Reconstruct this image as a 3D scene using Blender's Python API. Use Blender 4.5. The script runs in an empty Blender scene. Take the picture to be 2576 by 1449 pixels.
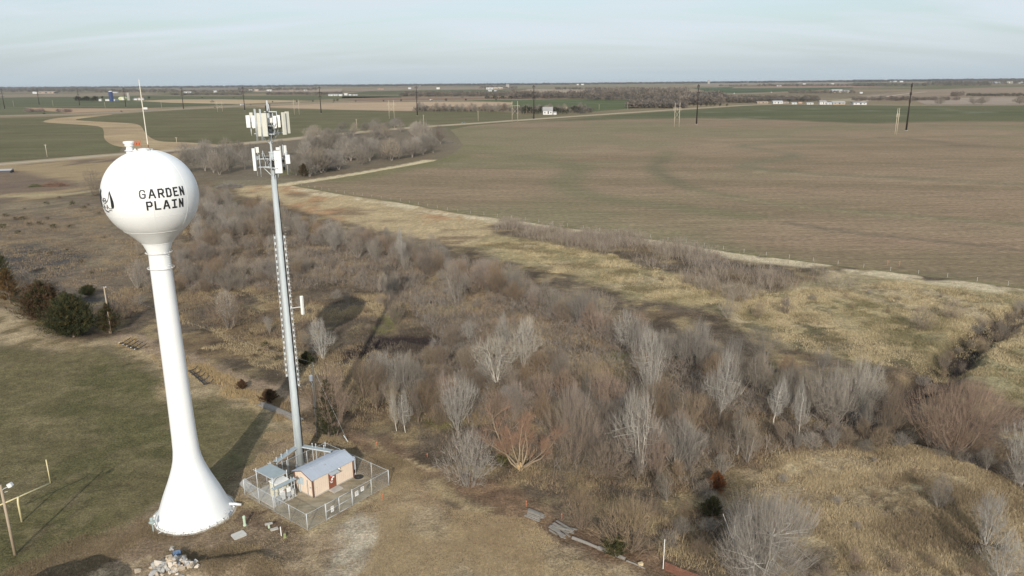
import bpy, math, random
import numpy as np
from mathutils import Vector, Matrix

SC = bpy.context.scene
COL = SC.collection
RNG = np.random.default_rng(7)
random.seed(7)
R = math.radians

# ------------------------------------------------------------------ camera geometry
FPX, CX, CY = 1880.0, 1288.0, 724.5      # focal length and centre in the units the layout was measured in
PITCH, ROLL, CAMH = R(15.4), R(0.55), 49.0
_F = np.array([0, math.cos(PITCH), -math.sin(PITCH)])
_R0 = np.array([1.0, 0, 0]); _U0 = np.array([0, math.sin(PITCH), math.cos(PITCH)])
_R = _R0 * math.cos(ROLL) - _U0 * math.sin(ROLL)
_U = _R0 * math.sin(ROLL) + _U0 * math.cos(ROLL)

def ray(x, y):
    return _F + _R * (x - CX) / FPX - _U * (y - CY) / FPX

def G(x, y, z=0.0):
    """ground position measured in the photograph -> world x, y"""
    r = ray(x, y); t = (z - CAMH) / r[2]
    return np.array([t * r[0], t * r[1]])

def zdepth(X, Y):
    return float(np.dot(np.array([X, Y, -CAMH]), _F))

def mpp(x, y):
    """metres per unit at a ground position"""
    g = G(x, y); return zdepth(*g) / FPX

# ------------------------------------------------------------------ tagging
def tag(o, label=None, cat=None, group=None, kind=None):
    if label: o['label'] = label
    if cat: o['category'] = cat
    if group: o['group'] = group
    if kind: o['kind'] = kind
    return o

def empty(name, loc, rz=0.0):
    o = bpy.data.objects.new(name, None); COL.objects.link(o)
    o.location = loc; o.rotation_euler = (0, 0, rz)
    o.empty_display_size = 0.3
    return o

def link(name, me, mat=None, parent=None, loc=None):
    o = bpy.data.objects.new(name, me); COL.objects.link(o)
    if mat is not None and not me.materials: me.materials.append(mat)
    if parent is not None: o.parent = parent
    if loc is not None: o.location = loc
    return o

def children(o):
    return [c for c in bpy.data.objects if c.parent == o]

def copy_tree(o, parent=None, kids=None):
    c = o.copy(); COL.objects.link(c)
    if parent is not None: c.parent = parent
    for ch in (kids if kids is not None else list(o.children)):
        copy_tree(ch, c)
    return c

# ------------------------------------------------------------------ numpy meshes
def mesh_np(name, V, F, col=None, smooth=False):
    V = np.asarray(V, np.float32); F = np.asarray(F, np.int32)
    me = bpy.data.meshes.new(name)
    n, k = F.shape
    me.vertices.add(len(V)); me.vertices.foreach_set('co', V.ravel())
    me.loops.add(n * k); me.loops.foreach_set('vertex_index', F.ravel())
    me.polygons.add(n); me.polygons.foreach_set('loop_start', np.arange(0, n * k, k, dtype=np.int32))
    if smooth: me.polygons.foreach_set('use_smooth', np.ones(n, bool))
    if col is not None:
        a = me.color_attributes.new('Col', 'FLOAT_COLOR', 'POINT')
        c4 = np.ones((len(V), 4), np.float32); c4[:, :3] = col
        a.data.foreach_set('color', c4.ravel())
    me.update(calc_edges=True); me.validate()
    return me

class MB:
    """collects shapes into one mesh"""
    def __init__(s): s.v = []; s.f = []
    def add(s, vs, fs):
        b = len(s.v); s.v += [tuple(v) for v in vs]; s.f += [tuple(b + i for i in f) for f in fs]
    def box(s, c, d, rz=0.0, m=None):
        hx, hy, hz = d[0] / 2, d[1] / 2, d[2] / 2
        vs = [Vector((sx * hx, sy * hy, sz * hz)) for sz in (-1, 1) for sy in (-1, 1) for sx in (-1, 1)]
        if m is not None: vs = [m @ v for v in vs]
        if rz: vs = [Matrix.Rotation(rz, 3, 'Z') @ v for v in vs]
        s.add([v + Vector(c) for v in vs], [(0, 2, 3, 1), (4, 5, 7, 6), (0, 1, 5, 4), (2, 6, 7, 3), (0, 4, 6, 2), (1, 3, 7, 5)])
        return s
    def bar(s, p, q, w, h=None):
        """rectangular bar from p to q"""
        p, q = Vector(p), Vector(q); h = h or w
        t = (q - p).normalized(); up = Vector((0, 0, 1)) if abs(t.z) < .95 else Vector((0, 1, 0))
        a = t.cross(up).normalized(); b = a.cross(t).normalized()
        vs = [o + a * (sx * w / 2) + b * (sy * h / 2) for o in (p, q) for sx, sy in ((-1, -1), (1, -1), (1, 1), (-1, 1))]
        s.add(vs, [(0, 3, 2, 1), (4, 5, 6, 7), (0, 1, 5, 4), (1, 2, 6, 5), (2, 3, 7, 6), (3, 0, 4, 7)])
        return s
    def tube(s, pts, rad, n=8, caps=True):
        pts = [Vector(p) for p in pts]
        if not hasattr(rad, '__len__'): rad = [rad] * len(pts)
        rings = []
        ref = None
        for i, p in enumerate(pts):
            t = (pts[min(i + 1, len(pts) - 1)] - pts[max(i - 1, 0)]).normalized()
            up = Vector((0, 0, 1)) if abs(t.z) < .9 else Vector((1, 0, 0))
            if ref is None: ref = t.cross(up).normalized()
            a = (ref - t * ref.dot(t)).normalized(); ref = a
            b = t.cross(a)
            rings.append([p + (a * math.cos(2 * math.pi * k / n) + b * math.sin(2 * math.pi * k / n)) * rad[i] for k in range(n)])
        vs = [v for r in rings for v in r]; fs = []
        for i in range(len(pts) - 1):
            for k in range(n):
                k2 = (k + 1) % n
                fs.append((i * n + k, i * n + k2, (i + 1) * n + k2, (i + 1) * n + k))
        if caps:
            fs.append(tuple(range(n - 1, -1, -1))); fs.append(tuple((len(pts) - 1) * n + k for k in range(n)))
        s.add(vs, fs); return s
    def lathe(s, prof, n=32, c=(0, 0, 0), cap_top=True, cap_bot=True):
        vs = [(c[0] + r * math.cos(2 * math.pi * k / n), c[1] + r * math.sin(2 * math.pi * k / n), c[2] + z) for r, z in prof for k in range(n)]
        fs = []
        for i in range(len(prof) - 1):
            for k in range(n):
                k2 = (k + 1) % n; fs.append((i * n + k, i * n + k2, (i + 1) * n + k2, (i + 1) * n + k))
        if cap_bot: fs.append(tuple(range(n - 1, -1, -1)))
        if cap_top: fs.append(tuple((len(prof) - 1) * n + k for k in range(n)))
        s.add(vs, fs); return s
    def ring(s, c, rad, tr, n=40, m=6):
        vs = []; fs = []
        for i in range(n):
            a = 2 * math.pi * i / n
            for j in range(m):
                b = 2 * math.pi * j / m; rr = rad + tr * math.cos(b)
                vs.append((c[0] + rr * math.cos(a), c[1] + rr * math.sin(a), c[2] + tr * math.sin(b)))
        for i in range(n):
            for j in range(m):
                i2, j2 = (i + 1) % n, (j + 1) % m
                fs.append((i * m + j, i2 * m + j, i2 * m + j2, i * m + j2))
        s.add(vs, fs); return s
    def prism(s, poly, h, z=0.0):
        n = len(poly)
        vs = [(p[0], p[1], z) for p in poly] + [(p[0], p[1], z + h) for p in poly]
        s.add(vs, [tuple(range(n - 1, -1, -1)), tuple(range(n, 2 * n))] + [(i, (i + 1) % n, n + (i + 1) % n, n + i) for i in range(n)])
        return s
    def mesh(s, name, smooth=False):
        me = bpy.data.meshes.new(name); me.from_pydata(s.v, [], s.f); me.update()
        if smooth:
            me.polygons.foreach_set('use_smooth', np.ones(len(me.polygons), bool))
        return me
    def build(s, name, mat, parent=None, loc=None, smooth=False):
        return link(name, s.mesh(name, smooth), mat, parent, loc)

def autosmooth(o, ang=35):
    me = o.data
    me.polygons.foreach_set('use_smooth', np.ones(len(me.polygons), bool))
    try: me.set_sharp_from_angle(angle=R(ang))
    except Exception: pass
    return o

# ------------------------------------------------------------------ noise
def _hash(ix, iy, seed):
    h = (ix.astype(np.int64) * 374761393 + iy.astype(np.int64) * 668265263 + seed * 1274126177) & 0x7fffffff
    h = ((h ^ (h >> 13)) * 1274126177) & 0x7fffffff
    return ((h ^ (h >> 16)) & 0xffff) / 65535.0

def vnoise(x, y, seed=0):
    x = np.asarray(x, float); y = np.asarray(y, float)
    ix = np.floor(x); iy = np.floor(y); fx = x - ix; fy = y - iy
    fx = fx * fx * (3 - 2 * fx); fy = fy * fy * (3 - 2 * fy)
    a = _hash(ix, iy, seed); b = _hash(ix + 1, iy, seed); c = _hash(ix, iy + 1, seed); d = _hash(ix + 1, iy + 1, seed)
    return (a * (1 - fx) + b * fx) * (1 - fy) + (c * (1 - fx) + d * fx) * fy

def fbm(x, y, scale, octv=4, seed=0):
    x = np.asarray(x, float) / scale; y = np.asarray(y, float) / scale
    s = 0; a = .5; t = 0
    for o in range(octv):
        s = s + a * vnoise(x * 2 ** o + 17.3 * o, y * 2 ** o - 9.1 * o, seed + o); t += a; a *= .55
    return s / t

def polydist(px, py, poly):
    """signed distance to polygon, positive inside"""
    px = np.asarray(px, float); py = np.asarray(py, float)
    n = len(poly); inside = np.zeros(px.shape, bool); d2 = np.full(px.shape, 1e18)
    for i in range(n):
        x1, y1 = poly[i]; x2, y2 = poly[(i + 1) % n]
        cond = ((y1 > py) != (y2 > py))
        xi = (x2 - x1) * (py - y1) / ((y2 - y1) if y2 != y1 else 1e-9) + x1
        inside ^= cond & (px < xi)
        dx, dy = x2 - x1, y2 - y1; L = dx * dx + dy * dy + 1e-12
        t = np.clip(((px - x1) * dx + (py - y1) * dy) / L, 0, 1)
        d2 = np.minimum(d2, (px - x1 - t * dx) ** 2 + (py - y1 - t * dy) ** 2)
    d = np.sqrt(d2)
    return np.where(inside, d, -d)

def linedist(px, py, pts):
    px = np.asarray(px, float); py = np.asarray(py, float)
    d2 = np.full(px.shape, 1e18)
    for (x1, y1), (x2, y2) in zip(pts[:-1], pts[1:]):
        dx, dy = x2 - x1, y2 - y1; L = dx * dx + dy * dy + 1e-12
        t = np.clip(((px - x1) * dx + (py - y1) * dy) / L, 0, 1)
        d2 = np.minimum(d2, (px - x1 - t * dx) ** 2 + (py - y1 - t * dy) ** 2)
    return np.sqrt(d2)

def GP(pts): return [tuple(G(x, y)) for x, y in pts]
def sstep(a, b, x): t = np.clip((x - a) / (b - a), 0, 1); return t * t * (3 - 2 * t)

# ------------------------------------------------------------------ materials
MATS = {}
def mat(name, base, rough=.9, scale=2.0, var=.25, objvar=0.0, huevar=0.0, metal=0.0, spec=.3, attr=False, detail=5, dark=None, stretch=None, bump=0.0):
    if name in MATS: return MATS[name]
    m = bpy.data.materials.new(name); m.use_nodes = True
    nt = m.node_tree; N = nt.nodes; L = nt.links
    b = N['Principled BSDF']; b.inputs['Roughness'].default_value = rough; b.inputs['Metallic'].default_value = metal
    b.inputs['Specular IOR Level'].default_value = spec
    if attr:
        a = N.new('ShaderNodeAttribute'); a.attribute_name = 'Col'; out = a.outputs['Color']
    else:
        a = N.new('ShaderNodeRGB'); a.outputs[0].default_value = (*base, 1); out = a.outputs[0]
    tc = N.new('ShaderNodeTexCoord'); co = tc.outputs['Object']
    if stretch:
        mp = N.new('ShaderNodeMapping'); mp.inputs['Scale'].default_value = stretch
        L.new(co, mp.inputs['Vector']); co = mp.outputs['Vector']
    if var > 0:
        nz = N.new('ShaderNodeTexNoise'); nz.inputs['Scale'].default_value = scale; nz.inputs['Detail'].default_value = detail; nz.inputs['Roughness'].default_value = .62
        L.new(co, nz.inputs['Vector'])
        mr = N.new('ShaderNodeMapRange'); mr.inputs['From Min'].default_value = .25; mr.inputs['From Max'].default_value = .75
        mr.inputs['To Min'].default_value = 1 - var; mr.inputs['To Max'].default_value = 1 + var
        L.new(nz.outputs['Fac'], mr.inputs['Value'])
        mu = N.new('ShaderNodeMixRGB'); mu.blend_type = 'MULTIPLY'; mu.inputs['Fac'].default_value = 1
        L.new(out, mu.inputs['Color1']); L.new(mr.outputs['Result'], mu.inputs['Color2']); out = mu.outputs['Color']
        if bump > 0:
            bp = N.new('ShaderNodeBump'); bp.inputs['Strength'].default_value = bump; bp.inputs['Distance'].default_value = .1
            L.new(nz.outputs['Fac'], bp.inputs['Height']); L.new(bp.outputs['Normal'], b.inputs['Normal'])
    if objvar > 0 or huevar > 0:
        oi = N.new('ShaderNodeObjectInfo')
        hs = N.new('ShaderNodeHueSaturation')
        m1 = N.new('ShaderNodeMapRange'); m1.inputs['To Min'].default_value = 1 - objvar; m1.inputs['To Max'].default_value = 1 + objvar
        L.new(oi.outputs['Random'], m1.inputs['Value']); L.new(m1.outputs['Result'], hs.inputs['Value'])
        if huevar > 0:
            fr = N.new('ShaderNodeMath'); fr.operation = 'MULTIPLY'; fr.inputs[1].default_value = 7.31; L.new(oi.outputs['Random'], fr.inputs[0])
            f2 = N.new('ShaderNodeMath'); f2.operation = 'FRACT'; L.new(fr.outputs[0], f2.inputs[0])
            m2 = N.new('ShaderNodeMapRange'); m2.inputs['To Min'].default_value = 1 - huevar; m2.inputs['To Max'].default_value = 1 + huevar
            L.new(f2.outputs[0], m2.inputs['Value']); L.new(m2.outputs['Result'], hs.inputs['Saturation'])
        L.new(out, hs.inputs['Color']); out = hs.outputs['Color']
    L.new(out, b.inputs['Base Color'])
    MATS[name] = m
    return m

# ------------------------------------------------------------------ camera, sky, sun
def setup():
    cd = bpy.data.cameras.new('camera'); cam = bpy.data.objects.new('camera', cd); COL.objects.link(cam)
    cd.sensor_width = 36; cd.lens = FPX / 2576 * 36; cd.clip_start = .5; cd.clip_end = 60000
    m = Matrix(((_R[0], _U[0], -_F[0], 0), (_R[1], _U[1], -_F[1], 0), (_R[2], _U[2], -_F[2], CAMH), (0, 0, 0, 1)))
    cam.matrix_world = m
    SC.camera = cam
    w = bpy.data.worlds.new('World'); SC.world = w; w.use_nodes = True
    nt = w.node_tree; N = nt.nodes; L = nt.links
    bg = N['Background']
    sky = N.new('ShaderNodeTexSky'); sky.sky_type = 'NISHITA'; sky.sun_disc = False
    sky.sun_elevation = R(SUN_EL); sky.sun_rotation = R(180); sky.air_density = 1.0; sky.dust_density = 1.2; sky.ozone_density = 1.3
    # thin high cloud: streaks laid out on a plane high above the ground
    geo = N.new('ShaderNodeTexCoord')
    sep = N.new('ShaderNodeSeparateXYZ'); L.new(geo.outputs['Generated'], sep.inputs[0])
    def math_(op, a, b=None, clamp=False):
        n = N.new('ShaderNodeMath'); n.operation = op; n.use_clamp = clamp
        for i, v in enumerate((a, b)):
            if v is None: continue
            if isinstance(v, (int, float)): n.inputs[i].default_value = v
            else: L.new(v, n.inputs[i])
        return n.outputs[0]
    z = math_('MAXIMUM', sep.outputs['Z'], 0.0)
    zz = math_('ADD', z, 0.20)
    u = math_('DIVIDE', sep.outputs['X'], zz); v = math_('DIVIDE', sep.outputs['Y'], zz)
    cmb = N.new('ShaderNodeCombineXYZ'); L.new(u, cmb.inputs[0]); L.new(v, cmb.inputs[1])
    mp = N.new('ShaderNodeMapping'); mp.inputs['Scale'].default_value = (.42, 1.5, 1); mp.inputs['Rotation'].default_value = (0, 0, R(9))
    L.new(cmb.outputs[0], mp.inputs['Vector'])
    n1 = N.new('ShaderNodeTexNoise'); n1.inputs['Scale'].default_value = 1.7; n1.inputs['Detail'].default_value = 8; n1.inputs['Roughness'].default_value = .55; n1.inputs['Distortion'].default_value = .6
    L.new(mp.outputs['Vector'], n1.inputs['Vector'])
    mr = N.new('ShaderNodeMapRange'); mr.inputs['From Min'].default_value = .36; mr.inputs['From Max'].default_value = .62
    mr.inputs['To Min'].default_value = .10; mr.inputs['To Max'].default_value = .95
    L.new(n1.outputs['Fac'], mr.inputs['Value'])
    # grey-blue air near the horizon, thinning upward
    air = math_('MULTIPLY', math_('SUBTRACT', 1.0, math_('MULTIPLY', z, 6.0), True), .93)
    m0 = N.new('ShaderNodeMixRGB'); L.new(air, m0.inputs['Fac']); L.new(sky.outputs['Color'], m0.inputs['Color1']); m0.inputs['Color2'].default_value = (*AIR, 1)
    cf = math_('MULTIPLY', mr.outputs['Result'], math_('MULTIPLY', z, 16.0, True))
    mix = N.new('ShaderNodeMixRGB'); mix.blend_type = 'MIX'
    L.new(cf, mix.inputs['Fac']); L.new(m0.outputs['Color'], mix.inputs['Color1'])
    mix.inputs['Color2'].default_value = (*CLOUD, 1)
    L.new(mix.outputs['Color'], bg.inputs['Color'])
    bg.inputs['Strength'].default_value = SKY_STR
    sd = bpy.data.lights.new('sun', 'SUN'); sd.energy = SUN_STR; sd.angle = R(.53); sd.color = (1, .93, .82)
    so = bpy.data.objects.new('sun', sd); COL.objects.link(so); so.location = (0, -100, 80)
    so.rotation_euler = (R(90 - SUN_EL), 0, R(SUN_AZ))
    SC.view_settings.view_transform = 'Standard'; SC.view_settings.look = 'None'
    SC.view_settings.gamma = 1; SC.view_settings.exposure = EXPOSURE
    try: SC.view_settings.use_curve_mapping = False
    except Exception: pass
    SC.cycles.max_bounces = 5; SC.cycles.diffuse_bounces = 2; SC.cycles.transparent_max_bounces = 16
    SC.cycles.volume_bounces = 0

SUN_EL, SUN_AZ, SUN_STR, SKY_STR, EXPOSURE = 25.0, 0.0, 3.85, 0.14, 0.0
CLOUD = (5.05, 5.65, 6.1)
AIR = (3.6, 4.25, 4.75)
setup()
# ================================================================== terrain
CREEK = GP([(480,540),(620,553),(760,572),(860,591),(960,622),(1100,661),(1240,700),(1330,732),(1440,783),(1530,835),(1690,875),(1790,910),(1900,957),(2040,1012),(2160,1044),(2270,1072),(2400,1104),(2576,1172),(2760,1250)])
TRIB = GP([(2760,700),(2640,760),(2540,800),(2450,850),(2400,900),(2330,955),(2240,995),(2150,1040)])
MOUNDS = [  # earth heaps, seen and added: x, y, radius x, radius y, height
    (G(560,1440)[0], G(560,1440)[1], 3.6, 1.6, 1.1), (G(650,1425)[0], G(650,1425)[1], 2.2, 1.4, .9),
    (G(440,1450)[0]+.3, G(440,1450)[1]-.3, 2.6, 2.0, .8),
    (-47.5, 56.5, 6.0, 3.2, 5.6), (-40.0, 56.5, 3.0, 2.6, 3.2), (-43.5, 57.5, 2.5, 2.2, 1.5), (-37.5, 60.0, 3.0, 2.0, 1.0)]  # unseen heaps below the frame, added to cast the bottom-left shadow

FB = [(735,467),(850,488),(1000,509),(1150,537),(1300,555),(1420,573),(1560,591),(1700,612),(1850,637),(2000,656),(2200,681),(2400,704),(2576,728),(2800,758),(3000,700),(3000,300),(2800,268),(2576,266.5),(2300,266.5),(2100,265),(1945,264),(1860,267.5),(1720,277.5),(1500,293),(1300,307),(1180,317),(1133,326),(1150,345),(1165,365),(1140,387),(1090,406),(1000,422),(900,440)]
FBG = GP(FB)
def terrain(X, Y):
    X = np.asarray(X, float); Y = np.asarray(Y, float)
    near = np.clip(1 - (np.hypot(X, Y) - 260) / 160, 0, 1)
    z = near * ((fbm(X, Y, 22, 3, 5) - .5) * .5)
    flat = np.exp(-(((X + 32) / 24) ** 2 + ((Y - 84) / 20) ** 2) ** 2)
    z = z * (1 - flat)
    z = z * (1 - sstep(-12, 0, polydist(X, Y, FBG)))
    jx = (fbm(X, Y, 9, 2, 31) - .5) * 3; jy = (fbm(X, Y, 9, 2, 37) - .5) * 3
    m = (Y < 420) & (X > -220)
    if np.any(m):
        d = linedist(X[m] + jx[m], Y[m] + jy[m], CREEK) if X.ndim else linedist(X + jx, Y + jy, CREEK)
        d2 = linedist(X[m] + jx[m], Y[m] + jy[m], TRIB) if X.ndim else linedist(X + jx, Y + jy, TRIB)
        t = np.minimum(-2.4 * (1 - sstep(1.2, 4.6, d)), -2.6 * (1 - sstep(1.2, 5.0, d2)))
        berm = .12 * np.exp(-((d - 7) / 2.5) ** 2)
        if X.ndim: z[m] += t + berm
        else: z = z + t + berm
    for mx, my, rx, ry, h in MOUNDS:
        q = ((X - mx) / rx) ** 2 + ((Y - my) / ry) ** 2
        z = z + h * np.exp(-q * .9) * (1 + .3 * (fbm(X, Y, 1.2, 3, 77) - .5))
    return z

def hz(x, y): return float(terrain(np.array([x]), np.array([y]))[0])
def PZ(px, py):
    g = G(px, py); return (float(g[0]), float(g[1]), hz(g[0], g[1]))

def axis_coords(lo, hi, fine_lo, fine_hi, step, grow=1.06, maxstep=2500):
    a = list(np.arange(fine_lo, fine_hi + step, step)); s = step
    while a[-1] < hi: s = min(s * grow, maxstep); a.append(a[-1] + s)
    s = step; b = []
    p = fine_lo
    while p > lo: s = min(s * grow, maxstep); p -= s; b.append(p)
    return np.array(b[::-1] + a)

xs = axis_coords(-26000, 26000, -125, 150, .75, 1.03)
ys1 = np.arange(48, 190, .6); ys = list(ys1); s = .6
while ys[-1] < 32000: s = min(s * 1.025, 2500); ys.append(ys[-1] + s)
b = []; p = 48.0; s = .6
while p > -6000: s = min(s * 1.3, 1500); p -= s; b.append(p)
ys = np.array(b[::-1] + ys)
GX, GY = np.meshgrid(xs, ys); GX = GX.ravel(); GY = GY.ravel()
GZ = terrain(GX, GY)

# ---- what covers the ground where (colours of soil, grass and litter, plus a shadow-like patch)
def paint(X, Y):
    n1 = fbm(X, Y, 14, 4, 1); n2 = fbm(X, Y, 4, 3, 2); n3 = fbm(X, Y, 1.6, 2, 3); n4 = fbm(X, Y, 40, 3, 4)
    def C(*c): return np.array(c)[None, :]
    def mx(c, d, w): return c * (1 - w[:, None]) + d * w[:, None]
    wx = X + (fbm(X, Y, 7, 3, 11) - .5) * 7; wy = Y + (fbm(X, Y, 7, 3, 12) - .5) * 7
    wx2 = X + (fbm(X, Y, 2.5, 3, 13) - .5) * 2.5; wy2 = Y + (fbm(X, Y, 2.5, 3, 14) - .5) * 2.5
    far = np.clip((np.hypot(X, Y) - 300) / 300, 0, 1)
    def reg(poly, soft=1.5, fine=False):
        P_ = GP(poly); a, b_ = (wx2, wy2) if fine else (wx, wy)
        d = polydist(a, b_, P_); return sstep(-soft, soft, d)
    def lin(pts, w, soft=1.0, fine=True):
        a, b_ = (wx2, wy2) if fine else (wx, wy)
        return 1 - sstep(w - soft, w + soft, linedist(a, b_, GP(pts)))
    brown, straw, dark = C(.15, .115, .08), C(.34, .26, .14), C(.075, .055, .038)
    c = brown + np.zeros((len(X), 3))
    c = mx(c, straw, sstep(.48, .68, n2) * .75 * (1 - far))
    c = mx(c, C(.20, .135, .075), sstep(.5, .7, n1) * .6)
    c = mx(c, dark, sstep(.48, .70, fbm(X, Y, 6, 4, 8)) * .7 * (1 - far))
    # distant open country
    c = mx(c, C(.205, .165, .11), sstep(330, 600, np.hypot(X, Y)))
    c = mx(c, C(.13, .125, .06), sstep(600, 900, np.hypot(X, Y)) * sstep(.52, .6, fbm(X, Y, 900, 2, 61)) * .8)
    c = mx(c, C(.29, .22, .14), sstep(900, 1500, np.hypot(X, Y)) * sstep(.55, .6, fbm(X, Y, 1300, 2, 64)) * .7)
    # pasture behind the cedars on the left
    past = reg([(-300,500),(0,512),(240,495),(300,520),(440,560),(470,640),(420,740),(300,740),(120,760),(60,640),(-300,600)], 6)
    pc = mx(C(.20, .155, .108) + np.zeros((len(X), 3)), C(.255, .20, .13), sstep(.45, .65, n1)); pc = mx(pc, C(.13, .105, .08), sstep(.55, .75, n2) * .7)
    c = mx(c, pc, past)
    c = mx(c, C(.085, .078, .072), reg([(-60,635),(60,615),(190,625),(245,640),(180,670),(150,700),(160,735),(300,745),(290,775),(180,765),(60,700),(-60,700)], 5) * .95)  # shadow-like slate area painted into the pasture colour
    # old ground up to the track on the left
    tan = reg([(-200,435),(0,412),(200,398),(440,378),(500,378),(440,405),(300,440),(220,480),(100,500),(-200,530)], 6)
    tc = mx(C(.36, .27, .155) + np.zeros((len(X), 3)), C(.19, .14, .10), sstep(.5, .68, fbm(X, Y * .25, 16, 3, 21)))
    c = mx(c, tc, tan)
    c = mx(c, C(.185, .135, .10), reg([(-200,428),(60,430),(130,448),(200,456),(215,470),(150,478),(60,486),(-200,490)], 4) * .85)
    c = mx(c, C(.42, .34, .2), lin([(-100,500),(60,492),(160,490),(240,480)], 3.5, 2))
    # floor of the grove
    c = mx(c, C(.185, .15, .105), reg([(440,440),(480,375),(640,335),(900,312),(1125,322),(1140,375),(1000,400),(800,445),(600,462)], 8))
    c = mx(c, C(.16, .16, .06), reg([(700,415),(820,418),(800,432),(700,440)], 4) * .7)
    c = mx(c, C(.14, .15, .055), reg([(880,375),(960,388),(900,396),(830,392)], 4) * .6)
    c = mx(c, C(.24, .2, .13), reg([(540,455),(700,448),(760,452),(640,475),(540,478)], 4) * .8)
    # cleared strip between thicket and field
    clr = reg([(590,470),(735,462),(850,485),(1000,508),(1150,536),(1245,553),(1220,600),(1185,618),(1100,612),(950,578),(800,542),(700,512),(610,492)], 3)
    cc = mx(C(.47, .36, .21) + np.zeros((len(X), 3)), C(.42, .26, .14), sstep(.46, .62, fbm(X, Y * .6, 22, 4, 41)))
    cc = mx(cc, C(.23, .16, .10), sstep(.58, .74, fbm(X * .5, Y, 8, 3, 42)) * .8)
    c = mx(c, cc, clr)
    # yellow-green meadow between creek and saplings
    mead = reg([(1190,612),(1235,590),(1400,610),(1560,650),(1700,690),(1800,715),(1950,735),(2100,680),(2300,705),(2576,735),(2900,820),(2900,900),(2576,1010),(2480,950),(2390,905),(2300,925),(2150,905),(2000,868),(1900,840),(1760,770),(1600,745),(1400,685),(1260,655)], 3)
    mc = mx(C(.40, .32, .175) + np.zeros((len(X), 3)), C(.46, .365, .225), sstep(.45, .62, n1))
    mc = mx(mc, C(.15, .125, .065), sstep(.52, .68, fbm(X, Y, 3.2, 4, 51)) * (.35 + .55 * sstep(120, 150, -Y + 300) ))
    mc = mx(mc, C(.22, .19, .095), sstep(.54, .68, fbm(X, Y, 9, 3, 52)) * .45)
    c = mx(c, mc, mead)
    c = mx(c, C(.115, .1, .065), reg([(1880,835),(2000,822),(2200,845),(2380,850),(2390,890),(2250,900),(2050,870)], 4) * sstep(.42, .58, fbm(X, Y, 7, 3, 53)) * .8)
    c = mx(c, C(.44, .35, .21), reg([(1905,760),(2010,745),(2030,760),(1950,780)], 2) * .8)
    # meadow in the right foreground
    m2 = reg([(1870,1180),(1990,1138),(2150,1128),(2270,1120),(2400,1150),(2560,1235),(2760,1350),(2760,1520),(2250,1520),(2100,1400),(1980,1330),(1880,1290)], 3)
    m2c = mx(C(.34, .262, .16) + np.zeros((len(X), 3)), C(.46, .365, .22), sstep(.46, .62, fbm(X, Y, 9, 4, 54)))
    m2c = mx(m2c, C(.13, .095, .058), sstep(.54, .7, fbm(X, Y, 2.2, 4, 55)) * .8)
    c = mx(c, m2c, m2)
    m3 = reg([(2480,900),(2576,850),(2800,900),(2800,1150),(2576,1030),(2440,945)], 3)
    c = mx(c, mx(C(.40, .34, .19) + np.zeros((len(X), 3)), C(.18, .155, .08), sstep(.48, .64, fbm(X, Y, 2.6, 3, 56))), m3)
    # green glades in the thicket
    for g in ([(1080,1030),(1130,1025),(1150,1060),(1100,1080),(1075,1060)], [(1520,870),(1570,880),(1600,950),(1560,960),(1525,910)], [(1080,770),(1160,765),(1130,800),(1080,790)], [(930,820),(990,780),(1010,800),(950,840)]):
        c = mx(c, C(.2, .19, .07), reg(g, 1.5) * .8)
    # wet black hollow
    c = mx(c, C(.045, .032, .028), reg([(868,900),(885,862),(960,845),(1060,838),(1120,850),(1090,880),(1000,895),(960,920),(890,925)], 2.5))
    c = mx(c, C(.06, .045, .035), reg([(2360,1395),(2440,1365),(2540,1362),(2560,1390),(2470,1415),(2380,1420)], 1.5) * .9)
    # creek beds
    dc = linedist(X, Y, CREEK); dt = linedist(X, Y, TRIB)
    c = mx(c, C(.06, .045, .032), 1 - sstep(1.4, 4.0, dc)); c = mx(c, C(.05, .037, .03), 1 - sstep(1.5, 4.8, dt))
    # pale strip along the field edge
    FE = [(690,468),(735,472),(850,494),(1000,515),(1150,543),(1250,556),(1360,566),(1400,574),(1560,595),(1700,617),(1850,643),(2000,662),(2200,688),(2400,712),(2576,737),(2760,760)]
    sgap = 1 - reg([(1375,560),(1425,560),(1440,585),(1380,580)], 2) * .8
    c = mx(c, C(.60, .50, .33), lin(FE, 4.2, 2.0) * sgap * sstep(.3, .5, fbm(X, Y, 7, 3, 92)) * .95)
    FE2 = [(690,468),(760,458),(900,437),(1000,420),(1080,404)]
    c = mx(c, C(.60, .49, .31), lin(FE2, 4.6, 1.5))
    # lawn of the football field
    lawn = reg([(-500,830),(0,872),(120,885),(250,872),(330,905),(420,980),(490,1005),(560,1025),(640,1058),(680,1090),(645,1150),(595,1200),(560,1240),(400,1285),(200,1368),(0,1450),(-300,1560),(-500,1600)], 3)
    lc = mx(C(.165, .138, .07) + np.zeros((len(X), 3)), C(.122, .112, .05), sstep(.42, .66, n1) * .8)
    lc = mx(lc, C(.215, .172, .095), sstep(.5, .72, fbm(X, Y, 3.0, 4, 71)) * .65)
    lc = mx(lc, C(.2, .155, .09), sstep(.5, .7, n4) * .4)
    dry = reg([(-500,760),(0,765),(60,800),(130,850),(250,848),(340,850),(470,945),(600,1010),(700,1062),(740,1100),(690,1110),(640,1070),(560,1040),(430,990),(330,900),(250,870),(120,880),(0,870),(-500,860)], 3)
    dcol = mx(C(.43, .335, .205) + np.zeros((len(X), 3)), C(.23, .18, .10), sstep(.45, .65, n2))
    c = mx(c, dcol, dry); c = mx(c, lc, lawn)
    c = mx(c, C(.40, .30, .17), reg([(395,960),(450,985),(440,1010),(400,1000)], 2) * .8)
    # track along the ditch
    c = mx(c, C(.34, .25, .165), lin([(310,850),(400,885),(480,915),(570,950),(660,985),(740,1020)], 2.6, 1.2))
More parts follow.
